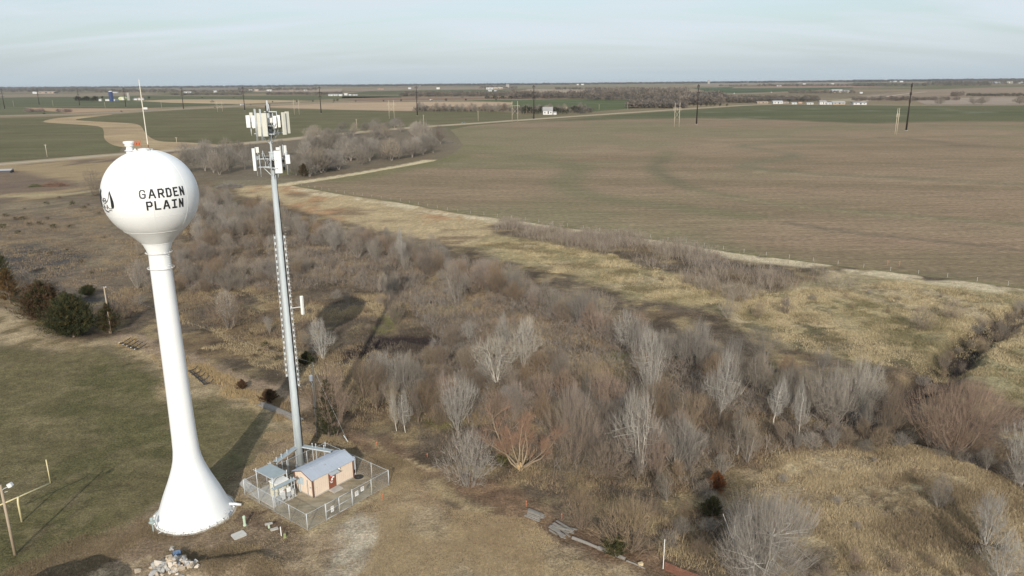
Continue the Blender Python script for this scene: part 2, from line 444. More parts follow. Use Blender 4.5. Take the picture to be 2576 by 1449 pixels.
    c = mx(c, C(.42, .32, .18), lin([(300,865),(400,905),(470,940),(600,1005),(690,1045),(745,1068)], .7, .5))
    # foreground ground
    fg = reg([(-400,1700),(0,1452),(200,1362),(400,1280),(585,1225),(660,1130),(740,1080),(860,1110),(960,1135),(1080,1185),(1130,1265),(1240,1290),(1330,1310),(1430,1365),(1560,1410),(1680,1470),(1720,1600),(600,1700)], 2)
    fc = mx(C(.30, .222, .145) + np.zeros((len(X), 3)), C(.43, .335, .215), sstep(.45, .62, fbm(X, Y, 6, 4, 81)))
    fc = mx(fc, C(.15, .108, .066), sstep(.52, .7, fbm(X, Y, 1.8, 4, 82)) * .75)
    c = mx(c, fc, fg)
    pal = reg([(980,1300),(1120,1310),(1300,1345),(1450,1400),(1560,1449),(1500,1600),(950,1600),(960,1380)], 3)
    c = mx(c, mx(C(.43, .34, .21) + np.zeros((len(X), 3)), C(.26, .2, .13), sstep(.5, .68, fbm(X, Y, 1.5, 4, 83))), pal * .75)
    c = mx(c, C(.15, .105, .068), reg([(905,1105),(960,1130),(1010,1190),(960,1200),(990,1240),(940,1260),(900,1230),(980,1180),(900,1130)], 2, True) * .6)
    c = mx(c, C(.105, .075, .048), reg([(1125,1290),(1170,1240),(1190,1265),(1160,1290),(1240,1305),(1170,1325),(1130,1315)], 1, True) * .7)
    c = mx(c, C(.50, .43, .32), reg([(850,1308),(900,1296),(960,1300),(962,1350),(940,1400),(900,1470),(805,1470),(830,1400),(870,1370)], 1.2, True) * (.7 + .3 * sstep(.42, .55, n3)))
    c = mx(c, C(.40, .32, .19), lin([(775,1342),(880,1290),(980,1228)], .55, .4))
    c = mx(c, C(.40, .31, .175), lin([(612,1252),(690,1300),(775,1342)], .6, .45))
    c = mx(c, C(.205, .15, .10), reg([(330,1335),(420,1290),(590,1238),(625,1300),(780,1352),(870,1449),(300,1449)], 2, True) * (.25 + .6 * sstep(.42, .6, fbm(X, Y, 3, 4, 88))))
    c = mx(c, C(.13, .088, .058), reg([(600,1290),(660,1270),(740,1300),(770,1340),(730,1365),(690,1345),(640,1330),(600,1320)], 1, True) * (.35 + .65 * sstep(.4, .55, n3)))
    c = mx(c, C(.16, .12, .08), reg([(480,1400),(560,1385),(700,1400),(720,1460),(480,1470)], 1) * .6)
    # wood-chip track below the thicket
    tr = reg([(880,1085),(960,1095),(1100,1165),(1250,1215),(1400,1280),(1570,1375),(1740,1460),(1800,1560),(1720,1560),(1640,1462),(1450,1368),(1320,1306),(1200,1262),(1090,1190),(980,1145),(890,1110)], 1.5)
    trc = mx(C(.215, .14, .088) + np.zeros((len(X), 3)), C(.29, .195, .12), sstep(.48, .64, fbm(X, Y, 3.5, 4, 85)))
    trc = mx(trc, C(.14, .09, .06), sstep(.5, .7, fbm(X, Y, 1.5, 3, 86)) * .6)
    c = mx(c, trc, tr)
    c = mx(c, C(.42, .32, .18), lin([(935,1112),(1000,1150),(1090,1185)], .45, .35))
    c = mx(c, C(.41, .315, .18), lin([(1095,1215),(1130,1248),(1180,1270),(1230,1285)], .8, .6))
    # wheel ruts
    for pts in ([(430,1362),(560,1368),(680,1372),(800,1380)], [(430,1390),(560,1385),(700,1382),(860,1395)], [(60,1395),(140,1310),(230,1200),(300,1140)], [(80,1400),(170,1300),(260,1190)]):
        c = mx(c, C(.10, .078, .048), lin(pts, .16, .14) * .55)
    c = c * (1 + .22 * (n3[:, None] - .5) * (1 - far[:, None]) * 2)
    return np.clip(c, .01, .9)

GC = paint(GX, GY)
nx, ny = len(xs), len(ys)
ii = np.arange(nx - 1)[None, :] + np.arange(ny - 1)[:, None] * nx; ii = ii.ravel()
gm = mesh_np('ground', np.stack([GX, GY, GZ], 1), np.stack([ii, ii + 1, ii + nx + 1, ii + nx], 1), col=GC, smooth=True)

def ground_mat():
    m = bpy.data.materials.new('ground_soil_and_grass'); m.use_nodes = True
    nt = m.node_tree; N = nt.nodes; L = nt.links; b = N['Principled BSDF']
    b.inputs['Roughness'].default_value = .95; b.inputs['Specular IOR Level'].default_value = .1
    a = N.new('ShaderNodeAttribute'); a.attribute_name = 'Col'; out = a.outputs['Color']
    tc = N.new('ShaderNodeTexCoord')
    hts = []
    for sc, v, st in ((.9, .28, (1, 1, 1)), (3.2, .50, (1, 1.0, 1)), (.12, .16, (.5, 1.4, 1)), (9., .46, (1, 1, 1))):
        mp = N.new('ShaderNodeMapping'); mp.inputs['Scale'].default_value = st; L.new(tc.outputs['Object'], mp.inputs['Vector'])
        nz = N.new('ShaderNodeTexNoise'); nz.inputs['Scale'].default_value = sc; nz.inputs['Detail'].default_value = 5; nz.inputs['Roughness'].default_value = .65
        L.new(mp.outputs['Vector'], nz.inputs['Vector'])
        mr = N.new('ShaderNodeMapRange'); mr.inputs['From Min'].default_value = .28; mr.inputs['From Max'].default_value = .72
        mr.inputs['To Min'].default_value = 1 - v; mr.inputs['To Max'].default_value = 1 + v
        L.new(nz.outputs['Fac'], mr.inputs['Value'])
        mu = N.new('ShaderNodeMixRGB'); mu.blend_type = 'MULTIPLY'; mu.inputs['Fac'].default_value = 1
        L.new(out, mu.inputs['Color1']); L.new(mr.outputs['Result'], mu.inputs['Color2']); out = mu.outputs['Color']; hts.append(nz)
    bp = N.new('ShaderNodeBump'); bp.inputs['Strength'].default_value = .9; bp.inputs['Distance'].default_value = .3
    hm = N.new('ShaderNodeMath'); hm.operation = 'MULTIPLY_ADD'; hm.inputs[1].default_value = .5; L.new(hts[3].outputs['Fac'], hm.inputs[0]); L.new(hts[1].outputs['Fac'], hm.inputs[2]); L.new(hm.outputs[0], bp.inputs['Height']); L.new(bp.outputs['Normal'], b.inputs['Normal'])
    L.new(out, b.inputs['Base Color'])
    return m
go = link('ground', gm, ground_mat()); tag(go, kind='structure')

# ------------------------------------------------------------------ fields and roads (sheets lying on the ground)
from mathutils.geometry import tessellate_polygon
def sheet(name, poly, z, material):
    pts = [Vector((p[0], p[1], 0)) for p in poly]
    tris = tessellate_polygon([pts])
    me = mesh_np(name, [(p[0], p[1], z) for p in poly], [tuple(t) for t in tris])
    # faces up
    o = link(name, me, material); tag(o, kind='structure')
    return o

def smooth_poly(pts, it=2, closed=True):
    pts = [np.array(p, float) for p in pts]
    for _ in range(it):
        q = []
        n = len(pts)
        for i in range(n if closed else n - 1):
            a, b_ = pts[i], pts[(i + 1) % n]; q += [a * .75 + b_ * .25, a * .25 + b_ * .75]
        if not closed: q = [pts[0]] + q + [pts[-1]]
        pts = q
    return [tuple(p) for p in pts]

def ragged(poly, step=6.0, amp=.8, seed=0):
    """real field edges wander a little"""
    out = []
    n = len(poly)
    for i in range(n):
        a = np.array(poly[i]); b_ = np.array(poly[(i + 1) % n]); L = np.linalg.norm(b_ - a); k = max(1, int(L / step))
        nrm = np.array([-(b_ - a)[1], (b_ - a)[0]]) / max(L, 1e-6)
        for j in range(k):
            p_ = a + (b_ - a) * j / k
            out.append(tuple(p_ + nrm * amp * 2 * (fbm(np.array([p_[0]]), np.array([p_[1]]), 12, 3, 90 + seed)[0] - .5)))
    return out

def field_mat(name, c1, c2, c3, streak=(.004, .06), rot=0.0, green=None, contrast=1.0):
    """drilled crop: long drill rows, moist and thin patches; green=(y0, y1, colour) where the crop gets thicker"""
    m = bpy.data.materials.new(name); m.use_nodes = True
    nt = m.node_tree; N = nt.nodes; L = nt.links; b = N['Principled BSDF']
    b.inputs['Roughness'].default_value = .95; b.inputs['Specular IOR Level'].default_value = .1
    tc = N.new('ShaderNodeTexCoord')
    def noise(scale, detail, st, dist=0.0, off=0.0):
        mp = N.new('ShaderNodeMapping'); mp.inputs['Scale'].default_value = st; mp.inputs['Rotation'].default_value = (0, 0, rot); mp.inputs['Location'].default_value = (off, off * .7, 0)
        L.new(tc.outputs['Object'], mp.inputs['Vector'])
        nz = N.new('ShaderNodeTexNoise'); nz.inputs['Scale'].default_value = scale; nz.inputs['Detail'].default_value = detail; nz.inputs['Distortion'].default_value = dist; nz.inputs['Roughness'].default_value = .6
        L.new(mp.outputs['Vector'], nz.inputs['Vector']); return nz.outputs['Fac']
    def ramp(fac, lo, hi, a=0.0, b_=1.0):
        mr = N.new('ShaderNodeMapRange'); mr.inputs['From Min'].default_value = lo; mr.inputs['From Max'].default_value = hi
        mr.inputs['To Min'].default_value = a; mr.inputs['To Max'].default_value = b_
        L.new(fac, mr.inputs['Value']); return mr.outputs['Result']
    def mix(fac, a, b_, mode='MIX'):
        n = N.new('ShaderNodeMixRGB'); n.blend_type = mode
        if isinstance(fac, float): n.inputs['Fac'].default_value = fac
        else: L.new(fac, n.inputs['Fac'])
        for i, v in ((1, a), (2, b_)):
            if isinstance(v, tuple): n.inputs[i].default_value = (*v, 1)
            else: L.new(v, n.inputs[i])
        return n.outputs['Color']
    col = mix(ramp(noise(1, 5, (streak[0], streak[1], 1), .6), .38, .62), c1, c2)
    col = mix(ramp(noise(1, 2, (streak[0] * 1.2, streak[1] * .55, 1), .3, 31), .46, .78, 0, .75), col, c3)
    col = mix(ramp(noise(1, 3, (streak[0] * 3, streak[1] * 5, 1), .2, 83), .4, .7, 0, .35), col, c3)
    if green:
        y0, y1, gc, gx = green
        sp = N.new('ShaderNodeSeparateXYZ'); L.new(tc.outputs['Object'], sp.inputs[0])
        ax = N.new('ShaderNodeMath'); ax.operation = 'MULTIPLY_ADD'; L.new(sp.outputs['X'], ax.inputs[0]); ax.inputs[1].default_value = gx; L.new(sp.outputs['Y'], ax.inputs[2])
        ad = N.new('ShaderNodeMath'); ad.operation = 'MULTIPLY_ADD'
        L.new(noise(1, 4, (streak[0], streak[1] * .8, 1), .8, 11), ad.inputs[0]); ad.inputs[1].default_value = (y1 - y0) * .9; L.new(ax.outputs[0], ad.inputs[2])
        g2 = mix(ramp(noise(1, 4, (streak[0], streak[1] * 1.2, 1), .3, 51), .4, .62), gc, tuple(v * 1.35 for v in gc))
        col = mix(ramp(ad.outputs[0], y0 + (y1 - y0) * .45, y1 + (y1 - y0) * .45), col, g2)
    # broad faint patches and the fine speckle of stubble and clods
    col = mix(1.0, col, ramp(noise(.013, 4, (1, 1, 1), .5, 71), .3, .7, 1 - .14 * contrast, 1 + .14 * contrast), 'MULTIPLY')
    col = mix(1.0, col, ramp(noise(.85, 4, (.6, 1.3, 1), 0, 5), .3, .7, 1 - .28 * contrast, 1 + .28 * contrast), 'MULTIPLY')
    col = mix(1.0, col, ramp(noise(.16, 3, (.35, 1.8, 1), 0, 9), .3, .7, 1 - .14 * contrast, 1 + .14 * contrast), 'MULTIPLY')
    L.new(col, b.inputs['Base Color'])
    return m

from mathutils.geometry import delaunay_2d_cdt
def painted_sheet(name, poly, z, painter, material, ystep=.028, xstep=7.0):
    """a field as a triangulated sheet fine enough to carry its own bands and damp spots"""
    P_ = [tuple(p) for p in poly]; n = len(P_); xs_ = [p[0] for p in P_]; ys_ = [p[1] for p in P_]
    pts = []; y = min(ys_) + 1
    while y < max(ys_):
        st = max(1.6, (y - 90) * ystep); row_ = np.arange(min(xs_), max(xs_), max(3.0, st * .8)); pts.append(np.stack([row_ + RNG.uniform(-.3, .3), np.full(len(row_), y)], 1)); y += st
    pts = np.concatenate(pts); pts = pts[polydist(pts[:, 0], pts[:, 1], P_) > 1.2]
    vs = [Vector(p) for p in P_] + [Vector(p) for p in pts]
    r_ = delaunay_2d_cdt(vs, [], [list(range(n))], 1, 1e-4)
    V = np.array([(v[0], v[1], z) for v in r_[0]]); F = [f for f in r_[2] if len(f) == 3]
    o = link(name, mesh_np(name, V, F, col=painter(V[:, 0], V[:, 1])), material); tag(o, kind='structure'); return o
def paint_field(X, Y):
    c = np.zeros((len(X), 3)) + np.array([.268, .194, .125])
    def mx(c, d, w): return c * (1 - w[:, None]) + np.array(d)[None] * w[:, None]
    a = R(8); U_ = X * math.cos(a) - Y * math.sin(a); V_ = X * math.sin(a) + Y * math.cos(a)
    jx = X + (fbm(X, Y, 40, 3, 201) - .5) * 24; jy = Y + (fbm(X, Y, 40, 3, 202) - .5) * 24
    c = mx(c, (.205, .16, .095), sstep(.42, .62, fbm(U_ * .12, V_, 22, 4, 203)) * .7)         # long drill streaks
    c = mx(c, (.285, .212, .135), sstep(.48, .66, fbm(U_ * .1, V_, 34, 4, 204)) * .7)
    c = mx(c, (.19, .178, .095), sstep(.46, .66, fbm(X, Y, 130, 3, 205)) * .5)
    def band(pts, w, col, k, soft=None):
        k = k * .9; P_ = smooth_poly(GP(pts), 3, False); d = linedist(jx * .25 + X * .75, jy * .25 + Y * .75, P_); return mx(c, col, (1 - sstep(w * .1, w * 1.15, d)) * k * (.55 + .9 * (fbm(X, Y, 30, 3, 211) - .1)).clip(.2, 1))
    GRB, DKB, LTB, RDB = (.168, .156, .084), (.15, .12, .082), (.335, .258, .165), (.24, .145, .095)
    for pts, w, col, k in (
        ([(1150,378),(1359,398),(1442,418),(1459,424),(1432,444),(1409,464),(1442,484),(1509,498),(1700,522),(1900,545)], 13, GRB, .75),
        ([(1690,380),(1668,398),(1649,421),(1665,447),(1717,474),(1884,505),(2100,530),(2576,566)], 9, GRB, .75), ([(1672,398),(1652,421),(1668,445),(1720,470)], 5, DKB, .6),
        ([(2200,352),(2084,356),(1950,359),(1834,369),(1967,381),(2007,388),(1984,398),(1867,414),(1917,428),(2117,441),(2576,463)], 10, (.17, .16, .095), .7), ([(1960,380),(2004,388),(1984,397)], 5, DKB, .6),
        ([(1880,430),(2100,446),(2400,462),(2576,470)], 3.5, LTB, .8), ([(1700,482),(2000,520),(2300,548),(2576,572)], 3.0, LTB, .6), ([(1800,352),(2000,349),(2100,352)], 14, LTB, .7), ([(1420,384),(1540,379)], 14, LTB, .6),
        ([(1425,405),(1480,402),(1540,400)], 9, RDB, .8), ([(1440,404),(1470,403),(1500,402)], 5, DKB, .7), ([(1994,562),(2060,572),(2217,591),(2484,620),(2576,632)], 2.6, DKB, .9), ([(1994,562),(2060,572),(2130,580)], 4.5, DKB, .6), ([(2170,597),(2270,606),(2330,612)], 2.0, (.34, .21, .15), .6),
        ([(2400,365),(2430,366),(2460,366)], 17, DKB, .85), ([(2225,346),(2300,352),(2380,358)], 11, DKB, .6), ([(1700,338),(1900,341),(2200,346)], 6, DKB, .4), ([(1450,342),(1560,342)], 8, GRB, .5), ([(1600,620),(1700,628),(1760,634)], 2.5, DKB, .5),
        ([(860,452),(980,430),(1090,410),(1150,392)], 16, (.15, .15, .065), .75), ([(1125,372),(1200,366),(1230,372)], 20, (.15, .155, .065), .6), ([(1140,346),(1150,330),(1250,316),(1400,304)], 14, (.17, .165, .085), .55),
        ([(735,467),(850,489),(1000,510),(1150,538),(1300,556),(1420,574),(1560,592),(1700,613),(1850,638),(2000,657),(2200,682),(2400,705),(2576,729)], 4.5, (.16, .155, .072), .75), ([(2300,700),(2400,690),(2576,700)], 6, (.17, .14, .09), .5)):
        c = band(pts, w, col, k)
    sp = sstep(.55, .8, fbm(X * .6, Y, 9, 3, 207)); c = mx(c, (.19, .15, .1), sp * .25)
    g_ = np.array([.098, .104, .05]); yb = 700 - .62 * np.clip(X - 60, 0, 1e9) * 0; 
    GE = smooth_poly(GP([(1300,311),(1420,304),(1560,300),(1720,298),(1900,299),(2050,306),(2200,311),(2300,309),(2400,306),(2576,306),(2900,305)]), 2, False)
    top = GP([(1300,311),(1420,304),(1560,300),(1720,298),(1900,299),(2050,306),(2200,311),(2300,309),(2400,306),(2576,306),(2900,305),(2900,255),(1900,255)])
    d = polydist(jx, jy, top); w = sstep(-14, 22, d)
    cg = mx(np.zeros((len(X), 3)) + g_, (.135, .128, .066), sstep(.45, .62, fbm(U_ * .14, V_, 60, 3, 209)) * .8)
    for pts, ww in (([(1760,284),(1950,276),(2200,271),(2280,272)], 5), ([(1800,300),(1990,291),(2200,291),(2400,292),(2576,297)], 6), ([(1730,277),(1900,283),(2100,281),(2300,276)], 5), ([(2330,270),(2440,282),(2560,283)], 6), ([(2380,291),(2420,287),(2450,281)], 5)):
        dd = linedist(X, Y, smooth_poly(GP(pts), 2, False)); cg = mx(cg, (.19, .19, .12), (1 - sstep(ww * .3, ww, dd)) * .8)
    cg = mx(cg, (.17, .125, .075), (1 - sstep(10, 30, linedist(X, Y, GP([(2400,274),(2480,275)])))) * .6)
    return c * (1 - w[:, None]) + cg * w[:, None]
def crop_mat():
    m = bpy.data.materials.new('thin_winter_wheat'); m.use_nodes = True; nt = m.node_tree; N = nt.nodes; L = nt.links; b = N['Principled BSDF']
    b.inputs['Roughness'].default_value = .95; b.inputs['Specular IOR Level'].default_value = .1
    a = N.new('ShaderNodeAttribute'); a.attribute_name = 'Col'; out = a.outputs['Color']; tc = N.new('ShaderNodeTexCoord')
    for sc, v, st in ((.9, .30, (.55, 1.3, 1)), (.22, .17, (.22, 1.7, 1)), (3.0, .18, (1, 1, 1))):
        mp = N.new('ShaderNodeMapping'); mp.inputs['Scale'].default_value = st; mp.inputs['Rotation'].default_value = (0, 0, R(8)); L.new(tc.outputs['Object'], mp.inputs['Vector'])
        nz = N.new('ShaderNodeTexNoise'); nz.inputs['Scale'].default_value = sc; nz.inputs['Detail'].default_value = 4; L.new(mp.outputs['Vector'], nz.inputs['Vector'])
        mr = N.new('ShaderNodeMapRange'); mr.inputs['From Min'].default_value = .3; mr.inputs['From Max'].default_value = .7; mr.inputs['To Min'].default_value = 1 - v; mr.inputs['To Max'].default_value = 1 + v; L.new(nz.outputs['Fac'], mr.inputs['Value'])
        mu = N.new('ShaderNodeMixRGB'); mu.blend_type = 'MULTIPLY'; mu.inputs['Fac'].default_value = 1; L.new(out, mu.inputs['Color1']); L.new(mr.outputs['Result'], mu.inputs['Color2']); out = mu.outputs['Color']
    L.new(out, b.inputs['Base Color']); return m
painted_sheet('wheat_field', ragged(GP(FB), 8, .9, 1), .03, paint_field, crop_mat())
FLR = [(365,335),(353,316),(333,310.5),(195,304),(186,300.5),(210,297.5),(267,289.5),(330,284.5),(440,277.5),(596,271),(640,271.5),(860,277),(1040,280.5),(1130,278),(1300,284),(1300,301),(1180,309),(1000,321),(860,334),(700,350),(560,365),(467,359),(400,357.5),(378,348)]
GF = field_mat('green_winter_wheat', (.115, .112, .054), (.135, .127, .062), (.195, .152, .09), (.004, .05), R(6))
sheet('green_field', ragged(GP(FLR), 14, 1.0, 2), .04, GF)
FLL = [(-300,330),(-60,299),(0,297),(130,293.5),(262,288.5),(180,294.5),(138,298),(100,307),(160,311),(228,314.5),(258,319),(263,332),(262,349),(278,362),(308,370),(300,384),(150,396),(0,408),(-300,440)]
sheet('green_field', ragged(GP(FLL), 14, 1.0, 3), .04, GF)
STRAW = field_mat('mown_straw', (.40, .29, .165), (.44, .335, .2), (.26, .185, .115), (.01, .03), R(30))
WW = [(267,287.5),(180,293.8),(137,297.5),(98,307),(160,311.5),(228,315),(257,319.5),(262,332),(261,349),(277,363),(307,371),(380,377),(480,376),(560,372),(560,364),(467,358),(400,356.5),(378,347),(365,334),(354,315),(333,310),(196,303.5),(188,300.5),(212,297),(290,288)]
sheet('waterway', smooth_poly(GP(WW), 2), .08, STRAW)
def strip(name, pts, w, z, material):
    P_ = [np.array(p) for p in GP(pts)]
    P_ = [np.array(p) for p in smooth_poly(P_, 2, False)]
    V = []; F = []
    for i, p_ in enumerate(P_):
        t = P_[min(i + 1, len(P_) - 1)] - P_[max(i - 1, 0)]; t /= np.linalg.norm(t); n_ = np.array([-t[1], t[0]])
        V += [(*(p_ + n_ * w / 2), z), (*(p_ - n_ * w / 2), z)]
        if i: F.append((2 * i - 2, 2 * i - 1, 2 * i + 1, 2 * i))
    o = link(name, mesh_np(name, V, F), material); tag(o, kind='structure'); return o

VERGE = mat('dry_verge', (.36, .275, .165), .95, .02, .25, stretch=(1, 1, 1))
ROADM = mat('dirt_road_surface', (.43, .355, .255), .95, .05, .15)
ASPH = mat('old_asphalt', (.24, .215, .185), .9, .03, .12)
DR = [(-300,441),(0,414),(150,402),(290,389.5),(443,377.5),(600,363),(800,343),(1010,322.5),(1180,311.5),(1300,303),(1500,289),(1720,274.5),(1860,265.5),(1950,261.8)]
strip('road_verge', DR, 26, .10, VERGE); strip('dirt_road', DR, 9, .15, ROADM)
HW = [(-300,298),(0,292.5),(267,285),(429,275),(596,267.5),(740,261),(858,256.5),(1040,252.8),(1287,250.2),(1500,247),(1750,240),(1854,236),(2000,233),(2146,231)]
strip('highway_verge', HW, 70, .2, VERGE); strip('highway', HW, 22, .3, ASPH)
for pts in ([(1945,262.5),(2100,263.5),(2300,265),(2576,265)], [(2146,262),(2200,248),(2260,238),(2330,231)], [(1800,200+55),(1880,249),(2000,243)]):
    strip('farm_road', pts, 14, .25, ROADM)
strip('farm_road', [(0,272),(120,269.5),(188,256+12),(300,267)], 10, .25, ROADM)

def patch(pts, c, seed=0, z=.12):
    k = 'far_crop_%d_%d_%d' % tuple(int(v * 1000) for v in c)
    if k not in MATS: MATS[k] = field_mat(k, c, tuple(v * 1.14 for v in c), tuple(v * .84 for v in c), (.0012, .006), 0, None, .5)
    return sheet('field', GP(pts), z + .02 * seed, MATS[k])
GRN, TAN, BRN, RED, OLV = (.11, .112, .058), (.42, .305, .20), (.24, .19, .135), (.24, .155, .105), (.135, .13, .07)
patch([(-300,281),(-300,246),(0,246),(190,243.5),(330,241),(330,256),(400,258),(600,262.5),(480,267.5),(330,272.5),(120,272)], GRN, 0)
patch([(60,271),(180,272.5),(330,273.5),(420,272.5),(267,281),(180,284),(110,278)], (.37, .255, .16), 1)
patch([(-300,292),(-300,274),(0,274),(60,272),(110,279),(170,285),(0,290)], OLV, 1)
patch([(340,254),(430,250.5),(560,250),(700,252),(780,254),(700,257.5),(600,262),(430,258.5)], (.43, .32, .2), 2)
patch([(640,268.5),(760,262.5),(858,258.5),(1060,256.5),(1300,256.5),(1300,262),(1040,279.5),(858,276),(700,271)], TAN, 1)
patch([(330,241),(600,243),(860,243),(1000,243.5),(858,248),(740,251.5),(560,249),(330,249)], (.115, .12, .06), 3)
patch([(-300,246),(-300,238),(0,237.5),(140,236),(330,234),(430,236),(330,241),(190,243.5)], (.25, .2, .14), 1)
patch([(860,248.5),(1000,246),(1190,246),(1420,247.5),(1280,249.3),(1040,252),(900,254)], RED, 2)
patch([(860,246.5),(860,240),(1010,242),(1010,245.5)], GRN, 3)
patch([(1150,251.5),(1290,251.4),(1480,248.8),(1600,252),(1600,272),(1500,280),(1280,277),(1290,258)], (.10, .115, .05), 3)
patch([(1290,240),(1290,246),(1420,245),(1330,239)], (.33, .26, .17), 4)
patch([(860,237),(930,229),(1200,226.5),(1288,228),(1200,236),(1000,238)], GRN, 2)
patch([(860,229),(940,223),(1290,217.5),(1290,224),(1050,227),(930,229.5)], (.27, .21, .155), 2)
patch([(430,231),(430,223),(610,221.5),(610,227),(500,231)], (.22, .175, .13), 2)
patch([(600,225.5),(700,227),(860,223),(860,230.5),(640,231.5)], (.33, .255, .19), 3)
patch([(1288,217),(1400,213),(1720,209),(1720,216),(1550,222),(1288,222.5)], (.22, .185, .12), 2)
patch([(1300,231),(1330,224),(1720,220),(1720,230),(1500,234),(1380,235)], (.33, .26, .18), 3)
patch([(1740,222.5),(1850,219),(2146,214),(2146,222),(2000,229.5),(1850,234),(1800,234)], (.08, .105, .05), 4)
patch([(1840,222),(1850,218),(2146,214.5),(2230,217.5),(2150,219.5),(1960,222)], (.29, .19, .14), 5)
patch([(1720,215),(1800,209),(2000,207),(2146,206),(2146,212),(1900,214),(1800,219)], (.26, .21, .155), 3)
patch([(2146,258),(2160,240),(2330,226),(2440,221.5),(2800,213),(2800,245),(2576,244),(2430,249),(2300,252)], (.27, .205, .145), 3)
patch([(2300,253),(2430,247),(2576,245),(2800,247),(2800,264),(2576,264),(2330,263.5)], (.33, .26, .2), 5)
patch([(2146,207),(2300,210),(2330,214),(2200,217),(2146,216)], (.10, .115, .06), 5)
patch([(2360,221),(2450,216.5),(2576,214),(2700,212),(2700,217),(2500,220)], (.15, .14, .08), 5)
patch([(2050,256),(2140,248),(2200,240),(2240,236),(2200,243),(2150,255)], (.33, .27, .19), 5)
# ================================================================== bare winter trees
def perp(T, rng):
    r = rng.normal(size=T.shape); r -= (r * T).sum(1, keepdims=True) * T
    return r / (np.linalg.norm(r, axis=1, keepdims=True) + 1e-9)

def grow(P0, D, L, K, wander, trop, rng):
    """branches as polylines: tropism bends them upward, wander kinks them"""
    n = len(P0); pts = np.zeros((n, K + 1, 3)); pts[:, 0] = P0; d = D.copy()
    for k in range(K):
        d = d + rng.normal(size=(n, 3)) * wander + np.array([0, 0, trop])[None]
        d /= np.linalg.norm(d, axis=1, keepdims=True)
        pts[:, k + 1] = pts[:, k] + d * (L / K)[:, None]
    return pts

def tubes(pts, r0, r1, sides, rng):
    n, K1, _ = pts.shape
    T = np.gradient(pts, axis=1); T /= np.linalg.norm(T, axis=2, keepdims=True) + 1e-9
    a = perp(T.reshape(-1, 3), np.random.default_rng(1)).reshape(n, K1, 3)
    a0 = a[:, :1]; a = a0 - (a0 * T).sum(2, keepdims=True) * T; a /= np.linalg.norm(a, axis=2, keepdims=True) + 1e-9
    b = np.cross(T, a)
    f = np.linspace(0, 1, K1)[None, :, None]; rad = r0[:, None, None] * (1 - f) + r1[:, None, None] * f
    V = []
    for s in range(sides):
        an = 2 * math.pi * s / sides; V.append(pts + (a * math.cos(an) + b * math.sin(an)) * rad)
    V = np.stack(V, 2).reshape(-1, 3)                # n, K1, sides
    base = (np.arange(n)[:, None, None] * K1 + np.arange(K1 - 1)[None, :, None]) * sides
    s = np.arange(sides)[None, None, :]; s2 = (s + 1) % sides
    F = np.stack([base + s, base + s2, base + sides + s2, base + sides + s], -1).reshape(-1, 4)
    return V, F

def ribbons(pts, w, rng):
    """twigs: thin strips tapering to a point"""
    n, K1, _ = pts.shape
    T = pts[:, -1] - pts[:, 0]; T /= np.linalg.norm(T, axis=1, keepdims=True) + 1e-9
    s = perp(T, rng)[:, None, :]
    f = np.linspace(1, .35, K1)[None, :, None] * w[:, None, None] * .5
    A = pts + s * f; B_ = pts - s * f
    V = np.stack([A, B_], 2).reshape(-1, 3)
    base = (np.arange(n)[:, None] * K1 + np.arange(K1 - 1)[None, :]) * 2
    F = np.stack([base, base + 1, base + 3, base + 2], -1).reshape(-1, 4)
    return V, F

def spawn(pts, per, t0, t1, ang, angv, rng, up=0.0):
    n, K1, _ = pts.shape
    t = rng.uniform(t0, t1, (n, per)); t.sort(axis=1)
    x = t * (K1 - 1); i = np.minimum(x.astype(int), K1 - 2); fr = (x - i)[..., None]
    idx = np.arange(n)[:, None]
    p = pts[idx, i] * (1 - fr) + pts[idx, i + 1] * fr
    T = pts[idx, i + 1] - pts[idx, i]; T /= np.linalg.norm(T, axis=2, keepdims=True) + 1e-9
    p = p.reshape(-1, 3); T = T.reshape(-1, 3)
    a = R(ang) + rng.normal(size=(len(T), 1)) * R(angv)
    d = np.cos(a) * T + np.sin(a) * perp(T, rng); d[:, 2] += up
    d /= np.linalg.norm(d, axis=1, keepdims=True)
    return p, d, t.ravel()

def bez(P, Q, C, K):
    f = np.linspace(0, 1, K + 1)[None, :, None]
    return P[:, None] * (1 - f) ** 2 + C[:, None] * 2 * f * (1 - f) + Q[:, None] * f ** 2

def env_radius(t, shape):
    """crown outline: radius over height, both 0..1"""
    if shape == 'vase': return np.clip((t + .06) / .62, .04, 1) ** .75 * np.clip((1.02 - t) / .34, 0, 1) ** .5
    if shape == 'pole': return np.clip((t - .16) / .3, .0, 1) ** .6 * np.clip((1.02 - t) / .62, 0, 1) ** .75
    if shape == 'dome': return np.clip((t + .12) / .5, 0, 1) ** .7 * np.clip((1.02 - t) / .62, 0, 1) ** .5
    if shape == 'broad': return np.clip((t - .02) / .45, .05, 1) ** .7 * np.clip((1.02 - t) / .5, 0, 1) ** .5
    return np.clip((t - .12) / .22, 0, 1) ** .6 * np.clip((1.02 - t) / .55, 0, 1) ** .5

